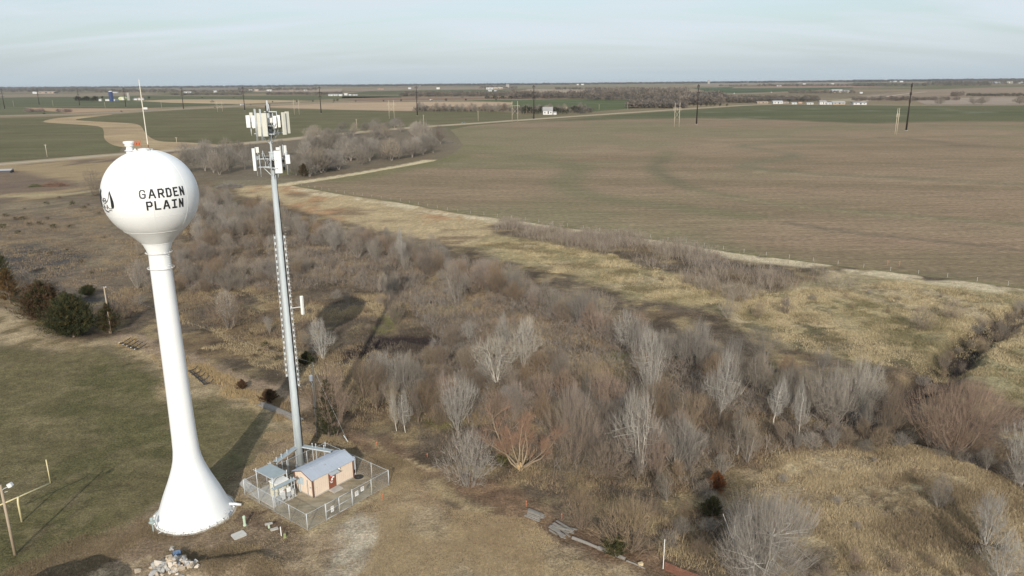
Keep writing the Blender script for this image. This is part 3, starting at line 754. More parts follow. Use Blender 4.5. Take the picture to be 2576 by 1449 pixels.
def sample_env(n, h, w, shape, rng, ph, shell):
    out = np.zeros((0, 3)); q = np.random.default_rng(int(ph * 1e4)); l1, l2, l3 = q.uniform(.16, .34, 3); k1, k2 = q.integers(2, 4), q.integers(4, 7); ox, oy = q.normal(size=2) * w * .10; ex = q.uniform(.8, 1.25)
    while len(out) < n:
        m = n * 3; t = rng.uniform(.03, 1.0, m); az = rng.uniform(0, 2 * math.pi, m)
        er = env_radius(t, shape) ** ex * (1 + l1 * np.sin(az * k1 + ph + t * 3) + l2 * np.sin(az * k2 + ph * 2.3 + t * 6) + l3 * np.sin(t * 12 + ph + az * 2)).clip(.25, 1.5) * .86
        keep = rng.random(m) < er ** 1.2
        r = er * rng.random(m) ** shell
        p = np.stack([np.cos(az) * r * w / 2 + ox * t, np.sin(az) * r * w / 2 + oy * t, t * h * (1 + .10 * np.sin(az * 2 + ph * 3) * er)], 1)[keep]
        out = np.concatenate([out, p])
    return out[:n]

def attach(T, N, base, pen=1.6):
    """join each target to the nearest branch node that lies nearer the root"""
    idx = np.zeros(len(T), int); nb = np.linalg.norm(N - base, axis=1)
    for i in range(0, len(T), 400):
        q = T[i:i + 400]; d = np.linalg.norm(q[:, None] - N[None], axis=2)
        qb = np.linalg.norm(q - base, axis=1)
        idx[i:i + 400] = (d + pen * np.clip(nb[None] - qb[:, None] + .15 * d, 0, None)).argmin(1)
    return idx

def gen_tree(seed, h=8.0, w=5.0, shape='vase', stems=4, n1=60, n2=420, n3=3000, stem_r=.08, base_r=.12, tw=.016, lean=.55, top=.8):
    rng = np.random.default_rng(seed); ph = rng.uniform(0, 6)
    base = np.array([0, 0, 0.])
    az = rng.uniform(0, 6.28) + np.arange(stems) * 2 * math.pi / stems + rng.normal(size=stems) * .4
    tz = h * top * rng.uniform(.75, 1.05, stems); er = env_radius(tz / h, shape) * w / 2 * lean * rng.uniform(.3, 1.1, stems)
    if stems == 1: er = er * .15
    Q = np.stack([np.cos(az) * er, np.sin(az) * er, tz], 1); P = np.stack([np.cos(az) * base_r * (stems > 1), np.sin(az) * base_r * (stems > 1), np.full(stems, -.15)], 1)
    C = (P + Q) / 2; C[:, :2] = C[:, :2] * 1.15; C += rng.normal(size=C.shape) * h * .02
    s0 = bez(P, Q, C, 9); s0[:, 1:-1] += rng.normal(size=s0[:, 1:-1].shape) * h * .008
    sr = np.full(stems, stem_r) / (stems ** .2) * rng.uniform(.75, 1.15, stems)
    TV, TF, CV, CF = [], [], [], []
    v, f = tubes(s0, sr, sr * .3, 6, rng); TV.append(v); TF.append(f)
    nodes = s0[:, 1:].reshape(-1, 3); nrad = np.repeat(sr[:, None] * np.linspace(1, .3, 10)[None, 1:], 1, 0).ravel()
    for li, n in enumerate((n1, n2, n3)):
        T = sample_env(n, h, w, shape, rng, ph, .42 if li < 2 else .5)
        i = attach(T, nodes, base); A = nodes[i]; L = np.linalg.norm(T - A, axis=1)
        mx = (h * .5, h * .26, h * .14)[li]
        T = A + (T - A) * np.minimum(1, mx / (L + 1e-6))[:, None]; L = np.minimum(L, mx)
        out = A - base; out /= np.linalg.norm(out, axis=1, keepdims=True) + 1e-9
        if li == 2: T = T + (out + np.array([0, 0, .7])) * (.085 * h * rng.uniform(.1, 1, n) ** 1.5 * 1.6)[:, None]
        c = A * .5 + T * .5 + rng.normal(size=T.shape) * L[:, None] * .07 - np.array([0, 0, 1]) * L[:, None] * (.06 if shape != 'dome' else -.03)
        K = (4, 3, 2)[li]; br = bez(A, T, c, K)
        if li == 0:
            r = np.minimum(nrad[i] * .7, .012 + L * .010); v, f = tubes(br, r, np.full(n, .01), 4, rng); TV.append(v); TF.append(f); nr2 = np.linspace(1, .4, K)[None] * r[:, None]
        else:
            wd = np.full(n, tw * (1.5 if li == 1 else 1.0)) * rng.uniform(.7, 1.3, n); v, f = ribbons(br, wd, rng); CV.append(v); CF.append(f); nr2 = np.full((n, K), .01)
        if li == 0: nodes = np.concatenate([nodes[len(nodes) // 3:], br[:, 1:].reshape(-1, 3)]); nrad = np.full(len(nodes), .02)
        elif li == 1: nodes = br[:, 1:].reshape(-1, 3)
    def join(VV, FF):
        o = 0; F2 = []
        for v, f in zip(VV, FF): F2.append(f + o); o += len(v)
        return np.concatenate(VV), np.concatenate(F2)
    T = join(TV, TF); Cn = join(CV, CF)
    return mesh_np('trunk', T[0], T[1], smooth=True), mesh_np('crown', Cn[0], Cn[1]), h * 1.04, w * 1.05

# bark and twig colours
BARK = {
 'white': mat('pale_bark', (.50, .46, .40), .9, 3, .2, .12), 'grey': mat('grey_bark', (.30, .265, .23), .9, 3, .25, .2),
 'brown': mat('brown_bark', (.215, .165, .125), .9, 3, .25, .2), 'willow': mat('willow_bark', (.33, .255, .175), .9, 3, .25, .1)}
TWIG = {
 'white': mat('pale_twigs', (.365, .335, .29), .9, 1.2, .15, .14, .25), 'grey': mat('grey_twigs', (.272, .238, .198), .9, 1.2, .15, .22, .3),
 'brown': mat('brown_twigs', (.222, .172, .127), .9, 1.2, .15, .22, .3), 'tan': mat('tan_twigs', (.28, .222, .16), .9, 1.2, .15, .2, .3),
 'red': mat('reddish_twigs', (.30, .228, .18), .9, 1.2, .15, .15, .3), 'orange': mat('orange_twigs', (.31, .195, .13), .9, 1.2, .2, .1),
 'dark': mat('dark_grey_twigs', (.205, .183, .155), .9, 1.2, .15, .22, .3)}

KINDS = {
 'vase':   dict(h=8, w=5.2, shape='vase', stems=6, n1=44, n2=300, n3=2700, stem_r=.10),          # upright fan
 'pole':   dict(h=8, w=3.8, shape='pole', stems=1, n1=36, n2=240, n3=2100, stem_r=.11, top=.95),     # slender single trunk
 'dome':   dict(h=4, w=5.0, shape='dome', stems=20, n1=70, n2=320, n3=2400, stem_r=.045, base_r=.3, tw=.014, lean=.85, top=.65),
 'broad':  dict(h=9, w=9.0, shape='broad', stems=8, n1=80, n2=480, n3=4200, stem_r=.15, base_r=.2, tw=.017, lean=.85, top=.7),
 'big':    dict(h=9, w=11.0, shape='broad', stems=8, n1=130, n2=1100, n3=11000, stem_r=.17, base_r=.25, tw=.015, lean=.9, top=.7),
 'grove':  dict(h=10, w=10, shape='grove', stems=3, n1=50, n2=360, n3=2600, stem_r=.24, base_r=.15, tw=.045, lean=.6, top=.6),
}
PROTO = {}
def proto(kind, v):
    k = (kind, v)
    if k not in PROTO: PROTO[k] = gen_tree(hash_seed(kind, v), **KINDS[kind])
    return PROTO[k]
def hash_seed(kind, v): return sum(ord(c) for c in kind) * 31 + v * 101 + 5
MESHVAR = {}
def colored(me, m):
    k = (me.name, m.name)
    if k not in MESHVAR:
        if not me.materials: me.materials.append(m); MESHVAR[k] = me
        else:
            c = me.copy(); c.materials.clear(); c.materials.append(m); MESHVAR[k] = c
    return MESHVAR[k]

NTREE = [0]
def plant(kind, x, y, h, w, twig, bark, label, group, v=None, name='bare_tree', cat='tree', rz=None, z=None):
    v = (0 if kind == 'big' else NTREE[0] % 6) if v is None else v; NTREE[0] += 1
    tm, cm, ph, pw = proto(kind, v)
    sz = h / ph; sx = (w / pw) if w else sz * RNG.uniform(.85, 1.15)
    sx = float(np.clip(sx, sz * .45, sz * 2.2))
    root = empty(name, (x, y, hz(x, y) if z is None else z), RNG.uniform(0, 6.28) if rz is None else rz)
    root.scale = (sx * RNG.uniform(.88, 1.14), sx * RNG.uniform(.88, 1.14), sz)
    root.rotation_euler = (RNG.normal() * .06, RNG.normal() * .06, RNG.uniform(0, 6.28) if rz is None else rz)
    link('trunk', colored(tm, BARK[bark]), None, root); link('crown', colored(cm, TWIG[twig]), None, root)
    tag(root, label, cat, group)
    return root

def plantpx(kind, bx, by, top, wpx, twig, bark, label, group=None, **k):
    g = G(bx, by); Z = zdepth(*g)
    # height from the measured top row
    lo, hi = .3, 40.
    for _ in range(40):
        m_ = (lo + hi) / 2; d = np.array([g[0], g[1], m_ - CAMH]); py = CY - FPX * (d @ _U) / (d @ _F)
        if py > top: lo = m_
        else: hi = m_
    return plant(kind, g[0], g[1], lo, wpx * Z / FPX if wpx else None, twig, bark, label, group, **k)

# ---- trees one can single out
SINGLES = [
 ('pole',  980, 755, 665, 70, 'grey', 'grey', 'upright grey bare tree left of the whitish vase-shaped tree, above the brown bush'),
 ('dome',  995, 815, 735, 58, 'brown', 'brown', 'brown bare tree directly in front of the upright grey tree'),
 ('vase', 1150, 771, 664, 76, 'grey', 'grey', 'tall grey tree standing alone in open brush between two thicket rows'),
 ('dome', 1177, 851, 804, 46, 'white', 'white', 'small whitish spreading sapling right of the black hollow'),
 ('vase', 1250, 962, 850, 112, 'white', 'white', 'wide whitish tree with thin pale stems in the middle of the thicket'),
 ('pole', 1262, 888, 780, 48, 'white', 'grey', 'narrow pale tree rising behind the wide whitish tree'),
 ('vase', 1318, 925, 806, 84, 'white', 'grey', 'rounded whitish tree right of the narrow pale tree'),
 ('dome', 1472, 970, 890, 88, 'tan', 'willow', 'tan ball-shaped bush with stiff radiating twigs'),
 ('vase',  972, 968, 884, 62, 'white', 'white', 'whitish fan-shaped tree at the right edge of the black hollow'),
 ('vase', 1012, 985, 892, 60, 'white', 'grey', 'pale fan-shaped tree beside the whitish one at the black hollow'),
 ('pole', 1020, 1088, 980, 42, 'white', 'white', 'slender birch-like white trunk at the edge of the track, right one of the pair'),
 ('pole',  998, 1084, 990, 34, 'white', 'white', 'slender white trunk at the edge of the track, left one of the pair'),
 ('vase', 1150, 1080, 945, 96, 'white', 'grey', 'grey-white tree with forked trunk left of the orange willow'),
 ('broad',1440, 1165, 985, 170, 'brown', 'brown', 'tall brown many-stemmed tree right of the orange willow'),
 ('vase', 1612, 1185, 998, 128, 'white', 'white', 'big pale tree with dense upright twigs right of the brown many-stemmed tree'),
 ('dome', 1182, 1222, 1085, 150, 'grey', 'grey', 'purplish grey dome-shaped shrub left of the willow trunk'),
 ('dome', 1580, 1385, 1232, 180, 'tan', 'brown', 'tan spreading shrub on the wood-chip track by the log edge'),
 ('dome', 1465, 1330, 1240, 100, 'brown', 'brown', 'low brown bush on the wood-chip track behind the log piles'),
 ('pole', 1807, 1062, 876, 92, 'white', 'white', 'tallest whitish tree of the right thicket, standing clear of the creek'),
 ('vase', 1638, 1005, 825, 86, 'white', 'white', 'tall white tree right beside the silvery ball-shaped tree'),
 ('dome', 1588, 880, 783, 94, 'white', 'white', 'silvery ball-shaped tree on the creek bank'),
 ('pole', 1947, 1068, 952, 56, 'white', 'white', 'pale small tree with white stem left of another in the creek bend'),
 ('pole', 2010, 1095, 962, 56, 'white', 'white', 'pale small tree with bright bare stem in front of the tall grey group'),
 ('pole', 1854, 1142, 1000, 84, 'grey', 'white', 'grey tree with clean white lower trunk near the right meadow'),
 ('vase', 2056, 1035, 863, 92, 'grey', 'grey', 'leftmost tree of the tall grey group on the creek'),
 ('pole', 2100, 1040, 872, 84, 'white', 'grey', 'second tree from the left in the tall grey group on the creek'),
 ('vase', 2140, 1028, 862, 96, 'white', 'grey', 'palest rounded tree of the tall grey group on the creek'),
 ('vase', 2182, 1005, 884, 92, 'white', 'grey', 'rightmost tree of the tall grey group on the creek'),
 ('big',2400, 1135, 945, 240, 'red', 'brown', 'very broad reddish-brown tree arching over the creek at right'),
 ('broad',2225, 1112, 955, 112, 'brown', 'brown', 'brown tree with several trunks beside the creek, left of the broad reddish tree'),
 ('vase', 2570, 1205, 1045, 130, 'white', 'white', 'whitish tree cut by the right edge of the photo'),
 ('big',1905, 1478, 1250, 300, 'grey', 'white', 'large grey-white spreading tree in the bottom right foreground'),
 ('vase', 2480, 1366, 1250, 88, 'white', 'white', 'whitish tree beside the dark hollow in the right meadow'),
 ('vase', 2520, 1470, 1345, 110, 'white', 'white', 'pale tree in the bottom right corner'),
 ('dome', 2362, 1275, 1195, 60, 'tan', 'grey', 'thin lone bush on the open right meadow'),
 ('vase', 1463, 798, 697, 84, 'grey', 'grey', 'left one of two round grey trees on the creek bank above the ball-shaped tree'),
 ('vase', 1509, 810, 708, 78, 'grey', 'grey', 'right one of two round grey trees on the creek bank above the ball-shaped tree'),
 ('broad',1745, 910, 775, 110, 'grey', 'brown', 'big brownish grey tree over the creek left of the tallest whitish tree'),
 ('vase', 1850, 925, 818, 76, 'grey', 'grey', 'grey upright tree between the big brownish tree and its twin'),
 ('vase', 1924, 910, 826, 76, 'grey', 'grey', 'grey upright tree at the far end of the creek-side row by the meadow'),
 ('dome', 1985, 955, 893, 80, 'orange', 'willow', 'yellow-orange arching willow bush on the creek'),
 ('broad', 845, 1095, 925, 120, 'red', 'brown', 'reddish brown tree beside the utility pole behind the fence'),
 ('vase',  812, 900, 803, 76, 'white', 'white', 'white-stemmed tree just right of the grey monopole'),
 ('dome',  578, 825, 742, 120, 'brown', 'grey', 'big brown dome bush between the water tower and the monopole'),
 ('dome',  575, 800, 735, 60, 'white', 'white', 'pale twiggy tree growing through the big brown dome bush'),
 ('dome',  320, 800, 725, 90, 'tan', 'brown', 'tan rounded bush right of the wooden pole by the cedars'),
 ('vase',  348, 725, 655, 60, 'grey', 'grey', 'grey bushy tree partly behind the water tower stem'),
 ('dome',  240, 492, 425, 62, 'grey', 'brown', 'purplish bush touching the left side of the white tank'),
 ('dome',   75, 740, 680, 60, 'grey', 'grey', 'grey leafless bush between the orange cedar and the dark cedar'),
 ('pole', 1012, 665, 572, 30, 'white', 'white', 'thin white dead tree standing out above the creek row'),
 ('dome', 2390, 800, 755, 60, 'tan', 'brown', 'small bush with dark foot in the far right meadow'),
 ('dome', 2320, 830, 770, 75, 'tan', 'brown', 'tan bush near the head of the gully'),
 ('dome', 2520, 840, 775, 90, 'brown', 'brown', 'brown rounded bush on the near side of the gully'),
 ('dome', 2140, 985, 925, 76, 'tan', 'brown', 'tan bush at the foot of the yellow meadow by the gully mouth'),
 ('dome', 1975, 790, 745, 46, 'brown', 'brown', 'small brown thorn bush on the yellow meadow, rightmost of three'),
 ('dome', 1905, 800, 755, 50, 'tan', 'brown', 'small tan bush on the yellow meadow, middle of three'),
 ('dome', 1830, 800, 740, 56, 'tan', 'grey', 'pale bush on the yellow meadow, left of the two thorn bushes'),
]
for kind, bx, by, top, wpx, tw_, bk, lab in SINGLES:
    plantpx(kind, bx, by, top, wpx, tw_, bk, lab, name='bare_shrub' if kind == 'dome' else 'bare_tree', cat='shrub' if kind == 'dome' else 'tree')

# ---- the orange willow: thick leaning limbs from one stump, orange twigs at their ends
def willow():
    rng = np.random.default_rng(44)
    g = PZ(1308, 1178); root = empty('willow_tree', g); tag(root, 'orange-twigged willow with thick yellowish limbs fanning from a split stump', 'tree')
    az = np.linspace(R(20), R(380), 10)[:9] + rng.normal(size=9) * .2; sp = rng.uniform(R(22), R(50), 9)
    D = np.stack([np.sin(sp) * np.cos(az), np.sin(sp) * np.sin(az), np.cos(sp)], 1)
    L = rng.uniform(5.5, 9.5, 9)
    pts = grow(np.zeros((9, 3)) + np.array([0, 0, -.1]) + D * .2 * np.array([1, 1, 0]), D, L, 8, .12, .035, rng)
    v1, f1 = tubes(pts, np.full(9, .13), np.full(9, .035), 6, rng)
    p, d, t = spawn(pts, 5, .35, 1, 34, 12, rng, .1); l = np.repeat(L, 5) * .3 * rng.uniform(.6, 1.2, len(p))
    q = grow(p, d, l, 5, .16, .05, rng); v2, f2 = tubes(q, np.full(len(q), .04), np.full(len(q), .01), 4, rng)
    link('trunk', mesh_np('trunk', np.concatenate([v1, v2]), np.concatenate([f1, f2 + len(v1)]), smooth=True), BARK['willow'], root)
    p, d, t = spawn(q, 26, .2, 1, 46, 12, rng, .1); l2 = rng.uniform(.5, 1.3, len(p))
    q2 = grow(p, d, l2, 3, .14, .08, rng); v3, f3 = ribbons(q2, np.full(len(q2), .022), rng)
    p, d, t = spawn(q2, 7, .2, 1, 36, 12, rng, .1); q3 = grow(p, d, rng.uniform(.3, .8, len(p)), 2, .14, .08, rng); v4, f4 = ribbons(q3, np.full(len(q3), .016), rng)
    link('crown', mesh_np('crown', np.concatenate([v3, v4]), np.concatenate([f3, f4 + len(v3)])), TWIG['orange'], root)
    mb = MB()
    for i in range(14):
        a = rng.uniform(0, 6.28); r_ = rng.uniform(.1, .5)
        mb.bar((math.cos(a) * r_, math.sin(a) * r_ - .2, -.1), (math.cos(a) * r_ * 1.6 + rng.normal() * .15, math.sin(a) * r_ * 1.6 - .35, rng.uniform(.3, 1.0)), .12, .06)
    mb.build('split_stump', mat('torn_wood', (.56, .40, .21), .9, 6, .3), root)
willow()

# ---- groups of trees that look alike: (polygon, count, kinds, (h lo, h hi), twig choices, label, group)
USED = [tuple(G(s[1], s[2])) for s in SINGLES]
def scatter(poly, n, mind, seed, avoid=True):
    P_ = GP(poly); rng = np.random.default_rng(seed); xs_ = [p[0] for p in P_]; ys_ = [p[1] for p in P_]
    X = rng.uniform(min(xs_), max(xs_), n * 120); Y = rng.uniform(min(ys_), max(ys_), n * 120)
    m = polydist(X, Y, P_) > 0; C_ = np.stack([X[m], Y[m]], 1); out = np.zeros((0, 2)); U_ = np.array(USED)
    for c in C_:
        if len(out) >= n: break
        if len(out) and ((out - c) ** 2).sum(1).min() < mind ** 2: continue
        if avoid and ((U_ - c) ** 2).sum(1).min() < (mind * .7) ** 2: continue
        out = np.concatenate([out, c[None]])
    return [tuple(c) for c in out]

ZONES = [
 ([(760,765),(900,740),(1010,780),(1000,840),(860,830),(760,880),(640,850),(700,780)], 16, 4.6, ('dome', 'vase'), (1.8, 3.8), ('brown', 'tan', 'grey'), 'low brown bush in the golden grass right of the monopole', 'bushes in the golden grass'),
 ([(820,585),(1000,618),(1240,692),(1340,728),(1460,772),(1560,826),(1700,872),(1800,908),(1800,935),(1600,885),(1440,815),(1300,760),(1100,695),(860,618)], 52, 3.4, ('vase', 'broad', 'dome', 'vase'), (5, 8.2), ('grey', 'brown', 'grey', 'dark', 'red'), 'bare grey-brown tree on the far bank of the upper creek beside the pale meadow', 'bare trees on the far creek bank'),
 ([(1990,1130),(2150,1100),(2270,1095),(2400,1128),(2576,1195),(2576,1225),(2400,1160),(2270,1128),(2100,1140)], 26, 2.4, ('dome', 'dome', 'vase'), (2.2, 4.8), ('brown', 'tan', 'grey', 'dark'), 'brown bush on the meadow side of the lower creek bank', 'bushes on the lower creek bank'),
 ([(1950,1200),(2200,1160),(2480,1230),(2576,1320),(2500,1400),(2250,1380),(2050,1320)], 16, 4.5, ('dome',), (.7, 1.7), ('tan', 'brown', 'grey'), 'small thin bush scattered over the right foreground meadow', 'small bushes on the right meadow'),
 ([(1420,640),(1600,680),(1800,740),(2000,745),(2200,740),(2400,740),(2300,800),(2000,820),(1700,720)], 16, 6, ('dome',), (1.0, 2.4), ('tan', 'brown', 'grey'), 'small twiggy bush scattered over the yellow meadow', 'small bushes on the yellow meadow'),
 ([(450,560),(520,500),(620,520),(760,560),(900,600),(1000,640),(980,680),(860,640),(760,620),(600,600),(470,640)], 92, 3.3, ('vase', 'dome', 'vase', 'broad'), (5.6, 8.6), ('grey', 'grey', 'brown', 'grey'), 'bare grey tree in the dense row between the tank and the orange strip', 'bare trees of the upper thicket row'),
 ([(440,640),(560,610),(700,640),(780,690),(740,720),(620,735),(500,742),(430,735)], 46, 3.6, ('dome', 'broad', 'vase'), (3.8, 6.6), ('brown', 'brown', 'grey'), 'brown bushy tree in the thicket between water tower and monopole', 'brown bushes between the two towers'),
 ([(760,640),(900,650),(960,700),(900,730),(800,720),(745,700)], 8, 5.5, ('dome', 'dome', 'vase'), (2.4, 4.6), ('brown', 'tan', 'grey'), 'low brown bush right of the monopole in rough grass', 'bushes right of the monopole'),
 ([(1000,650),(1120,680),(1240,715),(1340,750),(1440,800),(1430,822),(1320,775),(1200,735),(1080,700),(990,675)], 36, 3.4, ('dome', 'vase', 'broad'), (3.8, 6.6), ('brown', 'brown', 'grey', 'red'), 'brown bare tree leaning over the upper creek bed', 'bare trees along the upper creek'),
 ([(1540,825),(1620,860),(1720,880),(1760,925),(1680,905),(1600,895),(1530,850)], 16, 3.2, ('vase', 'dome', 'broad'), (4, 6.8), ('grey', 'brown', 'grey'), 'grey-brown tree beside the ball-shaped tree on the creek', 'bare trees on the middle creek'),
 ([(1780,925),(1900,940),(2010,985),(2150,1050),(2260,1095),(2200,1100),(2060,1060),(1900,1000),(1790,960)], 30, 3.4, ('vase', 'pole', 'broad', 'dome'), (4.2, 8), ('grey', 'brown', 'grey', 'tan'), 'grey-brown tree in the dense creek thicket at right', 'bare trees on the lower creek'),
 ([(1160,1060),(1320,1030),(1480,1010),(1620,1030),(1720,1080),(1700,1180),(1600,1230),(1480,1200),(1400,1100),(1300,1060),(1220,1090)], 42, 3.0, ('vase', 'broad', 'dome', 'pole'), (3.8, 7.6), ('brown', 'brown', 'grey', 'dark', 'red'), 'brown bare tree crowded behind and right of the orange willow', 'bare trees around the willow'),
 ([(1640,1080),(1780,1060),(1900,1090),(1990,1120),(1880,1165),(1800,1200),(1700,1230),(1640,1180)], 26, 3.2, ('vase', 'dome', 'pole'), (3, 6.4), ('brown', 'grey', 'tan', 'dark'), 'brown scrub tree between the big pale tree and the right meadow', 'scrub trees west of the right meadow'),
 ([(930,960),(1060,960),(1140,1010),(1110,1085),(1030,1075),(940,1040),(900,990)], 20, 3.0, ('vase', 'dome', 'pole', 'broad'), (3.6, 7), ('brown', 'grey', 'dark', 'red'), 'brown tree below the black hollow near the track', 'bare trees below the black hollow'),
 ([(1080,880),(1200,860),(1360,860),(1420,900),(1400,980),(1280,1010),(1160,1000),(1090,940)], 30, 3.4, ('dome', 'vase', 'dome', 'broad'), (2.4, 5.2), ('brown', 'tan', 'grey'), 'low brown bush among tall dry grass in mid thicket', 'low bushes of the mid thicket'),
 ([(1620,1280),(1760,1230),(1850,1290),(1860,1400),(1800,1449),(1700,1420)], 11, 3.0, ('dome', 'vase', 'dome'), (2.2, 4.8), ('brown', 'dark', 'grey'), 'dark twiggy scrub left of the large grey-white tree', 'scrub left of the large foreground tree'),
 ([(2050,1449),(2200,1400),(2330,1420),(2460,1440),(2500,1500),(2080,1500)], 9, 3.0, ('dome', 'dome', 'dome'), (1.8, 3.4), ('tan', 'red', 'brown'), 'low reddish scrub in front of the right meadow', 'scrub at the bottom right'),
 ([(2640,735),(2540,775),(2440,825),(2370,890),(2290,950),(2330,985),(2420,925),(2500,865),(2640,795)], 24, 3.2, ('dome', 'dome', 'vase'), (1.8, 3.8), ('brown', 'tan', 'grey'), 'brown bush growing in or beside the dark gully', 'bushes along the gully'),
 ([(330,640),(440,600),(450,720),(380,800),(330,760)], 9, 5.2, ('dome', 'vase'), (2.6, 5), ('brown', 'grey', 'tan'), 'brown bush just left of the water tower stem', 'bushes left of the tower stem'),
 ([(1000,690),(1250,770),(1420,830),(1500,880),(1400,880),(1200,820),(1000,780)], 10, 5, ('dome', 'dome', 'dome'), (1.6, 3.4), ('brown', 'tan', 'grey'), 'small brown bush in the tall grass south of the creek row', 'small bushes south of the creek row'),
]
for zi, (poly, n, mind, kinds, hh, tws, lab, grp) in enumerate(ZONES):
    for j, (x, y) in enumerate(scatter(poly, n, mind, 300 + zi)):
        kd = kinds[int(RNG.integers(len(kinds)))]; tw_ = tws[int(RNG.integers(len(tws)))]
        h_ = RNG.uniform(*hh) * (.72 if kd == 'dome' else 1.0)
        bk = {'white': 'white', 'grey': 'grey', 'dark': 'grey'}.get(tw_, 'brown')
        plant(kd, x, y, h_, None if kd != 'dome' else h_ * RNG.uniform(1.1, 1.6), tw_, bk, lab, grp, name='bare_shrub' if kd == 'dome' else 'bare_tree', cat='shrub' if kd == 'dome' else 'tree')

# ---- big old grove behind the thicket
GROVE = [
 ([(690,428),(800,415),(900,398),(1000,384),(1090,370),(1105,386),(1000,404),(900,418),(800,446),(700,441)], 34, 4.6, (8.5, 11.5), 'grey tree along the near edge of the old grove above the straw strip', 'grove trees at the near edge'),
 ([(450,445),(480,392),(560,375),(640,385),(660,440),(560,455)], 17, 6.5, (10, 13), 'grey tree in the left block of the grove behind the tank', 'grove trees behind the tank'),
 ([(660,400),(760,360),(900,345),(960,370),(900,410),(800,440),(700,425)], 34, 6.2, (8.5, 11.5), 'grey tree in the dense middle of the old grove', 'grove trees behind the monopole'),
 ([(760,345),(900,322),(1010,315),(1080,322),(1080,345),(960,352),(820,362)], 26, 7.5, (9, 12), 'grey tree along the far edge of the old grove', 'grove trees at the far edge'),
]
for gi, (poly, n, mind, hh, lab, grp) in enumerate(GROVE):
    for x, y in scatter(poly, n, mind, 500 + gi, False):
        plant('grove', x, y, RNG.uniform(*hh), RNG.uniform(11.5, 15), 'dark' if RNG.random() < .6 else 'grey', 'grey', lab, grp, name='old_tree')
for bx, by, top, wpx, lab in [(1108,362,317,36,'lone brown tree at the right tip of the old grove'), (1062,368,305,62,'big rounded tree near the right tip of the grove'), (1037,396,345,50,'small open tree on the grove edge with a bare forked trunk'),
    (985,404,352,58,'dense tree at the near edge of the grove beside the straw strip'), (930,405,350,48,'tree with twin pale trunks on the near edge of the grove'), (872,402,345,50,'tree with a visible leaning trunk in front of the grove middle'), (792,436,375,72,'thick-trunked tree at the near corner of the grove by the straw strip')]:
    plantpx('grove', bx, by, top, wpx, 'brown' if bx == 1108 else 'grey', 'grey', lab, name='old_tree')

# ---- shelter belt along the road and farmstead trees (middle distance)
def row(x0, x1, yb0, yb1, n, h0, h1, kinds, tws, lab, grp, jit=5, seed=0, w=None, name='bare_tree'):
    rng = np.random.default_rng(seed)
    for i in range(n):
        f = (i + rng.uniform(.2, .8)) / n; g = G(x0 + (x1 - x0) * f, yb0 + (yb1 - yb0) * f)
        x, y = g + rng.normal(size=2) * jit
        h_ = rng.uniform(h0, h1); plant(kinds[int(rng.integers(len(kinds)))], x, y, h_, w or h_ * rng.uniform(.75, 1.05), tws[int(rng.integers(len(tws)))], 'grey', lab, grp, name=name)
row(1040, 1290, 279.5, 281.5, 24, 11, 17, ('grove',), ('grey', 'red', 'grey'), 'bare tree in the shelter belt beyond the green field', 'shelter belt beyond the green field', 9, 1)
row(1295, 1480, 286, 279, 16, 9, 14, ('grove',), ('grey', 'dark'), 'bare tree around the white farmhouse by the dirt road', 'trees around the white farmhouse', 10, 2)
# ================================================================== ground cover nobody could count
def clumps(name, poly, n, h, spread, wid, cols, seed, blades=6, lean=.35, keep=None, jitter=.25, sub=None):
    """dry grass / stalks: each clump a few narrow blades"""
    rng = np.random.default_rng(seed); P_ = GP(poly)
    px = np.array([p[0] for p in P_]); py = np.array([p[1] for p in P_])
    X = rng.uniform(px.min(), px.max(), n * 6); Y = rng.uniform(py.min(), py.max(), n * 6)
    m = polydist(X + (fbm(X, Y, 9, 3, seed) - .5) * 16, Y, P_) > 0; X, Y = X[m], Y[m]
    # clumped, denser nearer where it can be seen
    dens = np.clip((fbm(X, Y, 5, 3, seed + 3) - .36) * 4, .05, 1) * np.clip(150 / np.hypot(X, Y), .25, 1.3)
    if keep is not None: dens = dens * keep(X, Y)
    m = rng.random(len(X)) < dens; X, Y = X[m][:n], Y[m][:n]
    n = len(X); k = blades
    bx = np.repeat(X, k) + rng.normal(size=n * k) * spread; by = np.repeat(Y, k) + rng.normal(size=n * k) * spread
    bz = terrain(bx, by)
    hh = np.repeat(h * rng.uniform(.5, 1.25, n) * (.6 + .8 * fbm(X, Y, 9, 2, seed + 7)), k) * rng.uniform(.6, 1.15, n * k)
    az = rng.uniform(0, 2 * math.pi, n * k); ln = np.abs(rng.normal(size=n * k)) * lean
    dx, dy = np.cos(az) * ln * hh, np.sin(az) * ln * hh
    wa = rng.uniform(0, 2 * math.pi, n * k); w = wid * rng.uniform(.6, 1.4, n * k) * .5
    ox, oy = np.cos(wa) * w, np.sin(wa) * w
    V = np.stack([np.stack([bx - ox, by - oy, bz - .03], 1), np.stack([bx + ox, by + oy, bz - .03], 1), np.stack([bx + dx + ox * .25, by + dy + oy * .25, bz + hh], 1)], 1).reshape(-1, 3)
    F = np.arange(n * k * 3).reshape(-1, 3)
    pf = (fbm(X, Y, 16, 4, seed + 11) - .30) / .4 * len(cols) + rng.normal(size=n) * .7
    ci = np.clip(pf.astype(int), 0, len(cols) - 1); base = np.array(cols)[ci]
    c = np.repeat(np.repeat(base, k, 0) * rng.uniform(.75, 1.25, (n * k, 1)), 3, 0)
    o = link(name, mesh_np(name, V, F, col=np.clip(c, 0, 1)), mat('dry_stalks', (.3, .25, .15), .95, attr=True, var=0, spec=.1))
    return o

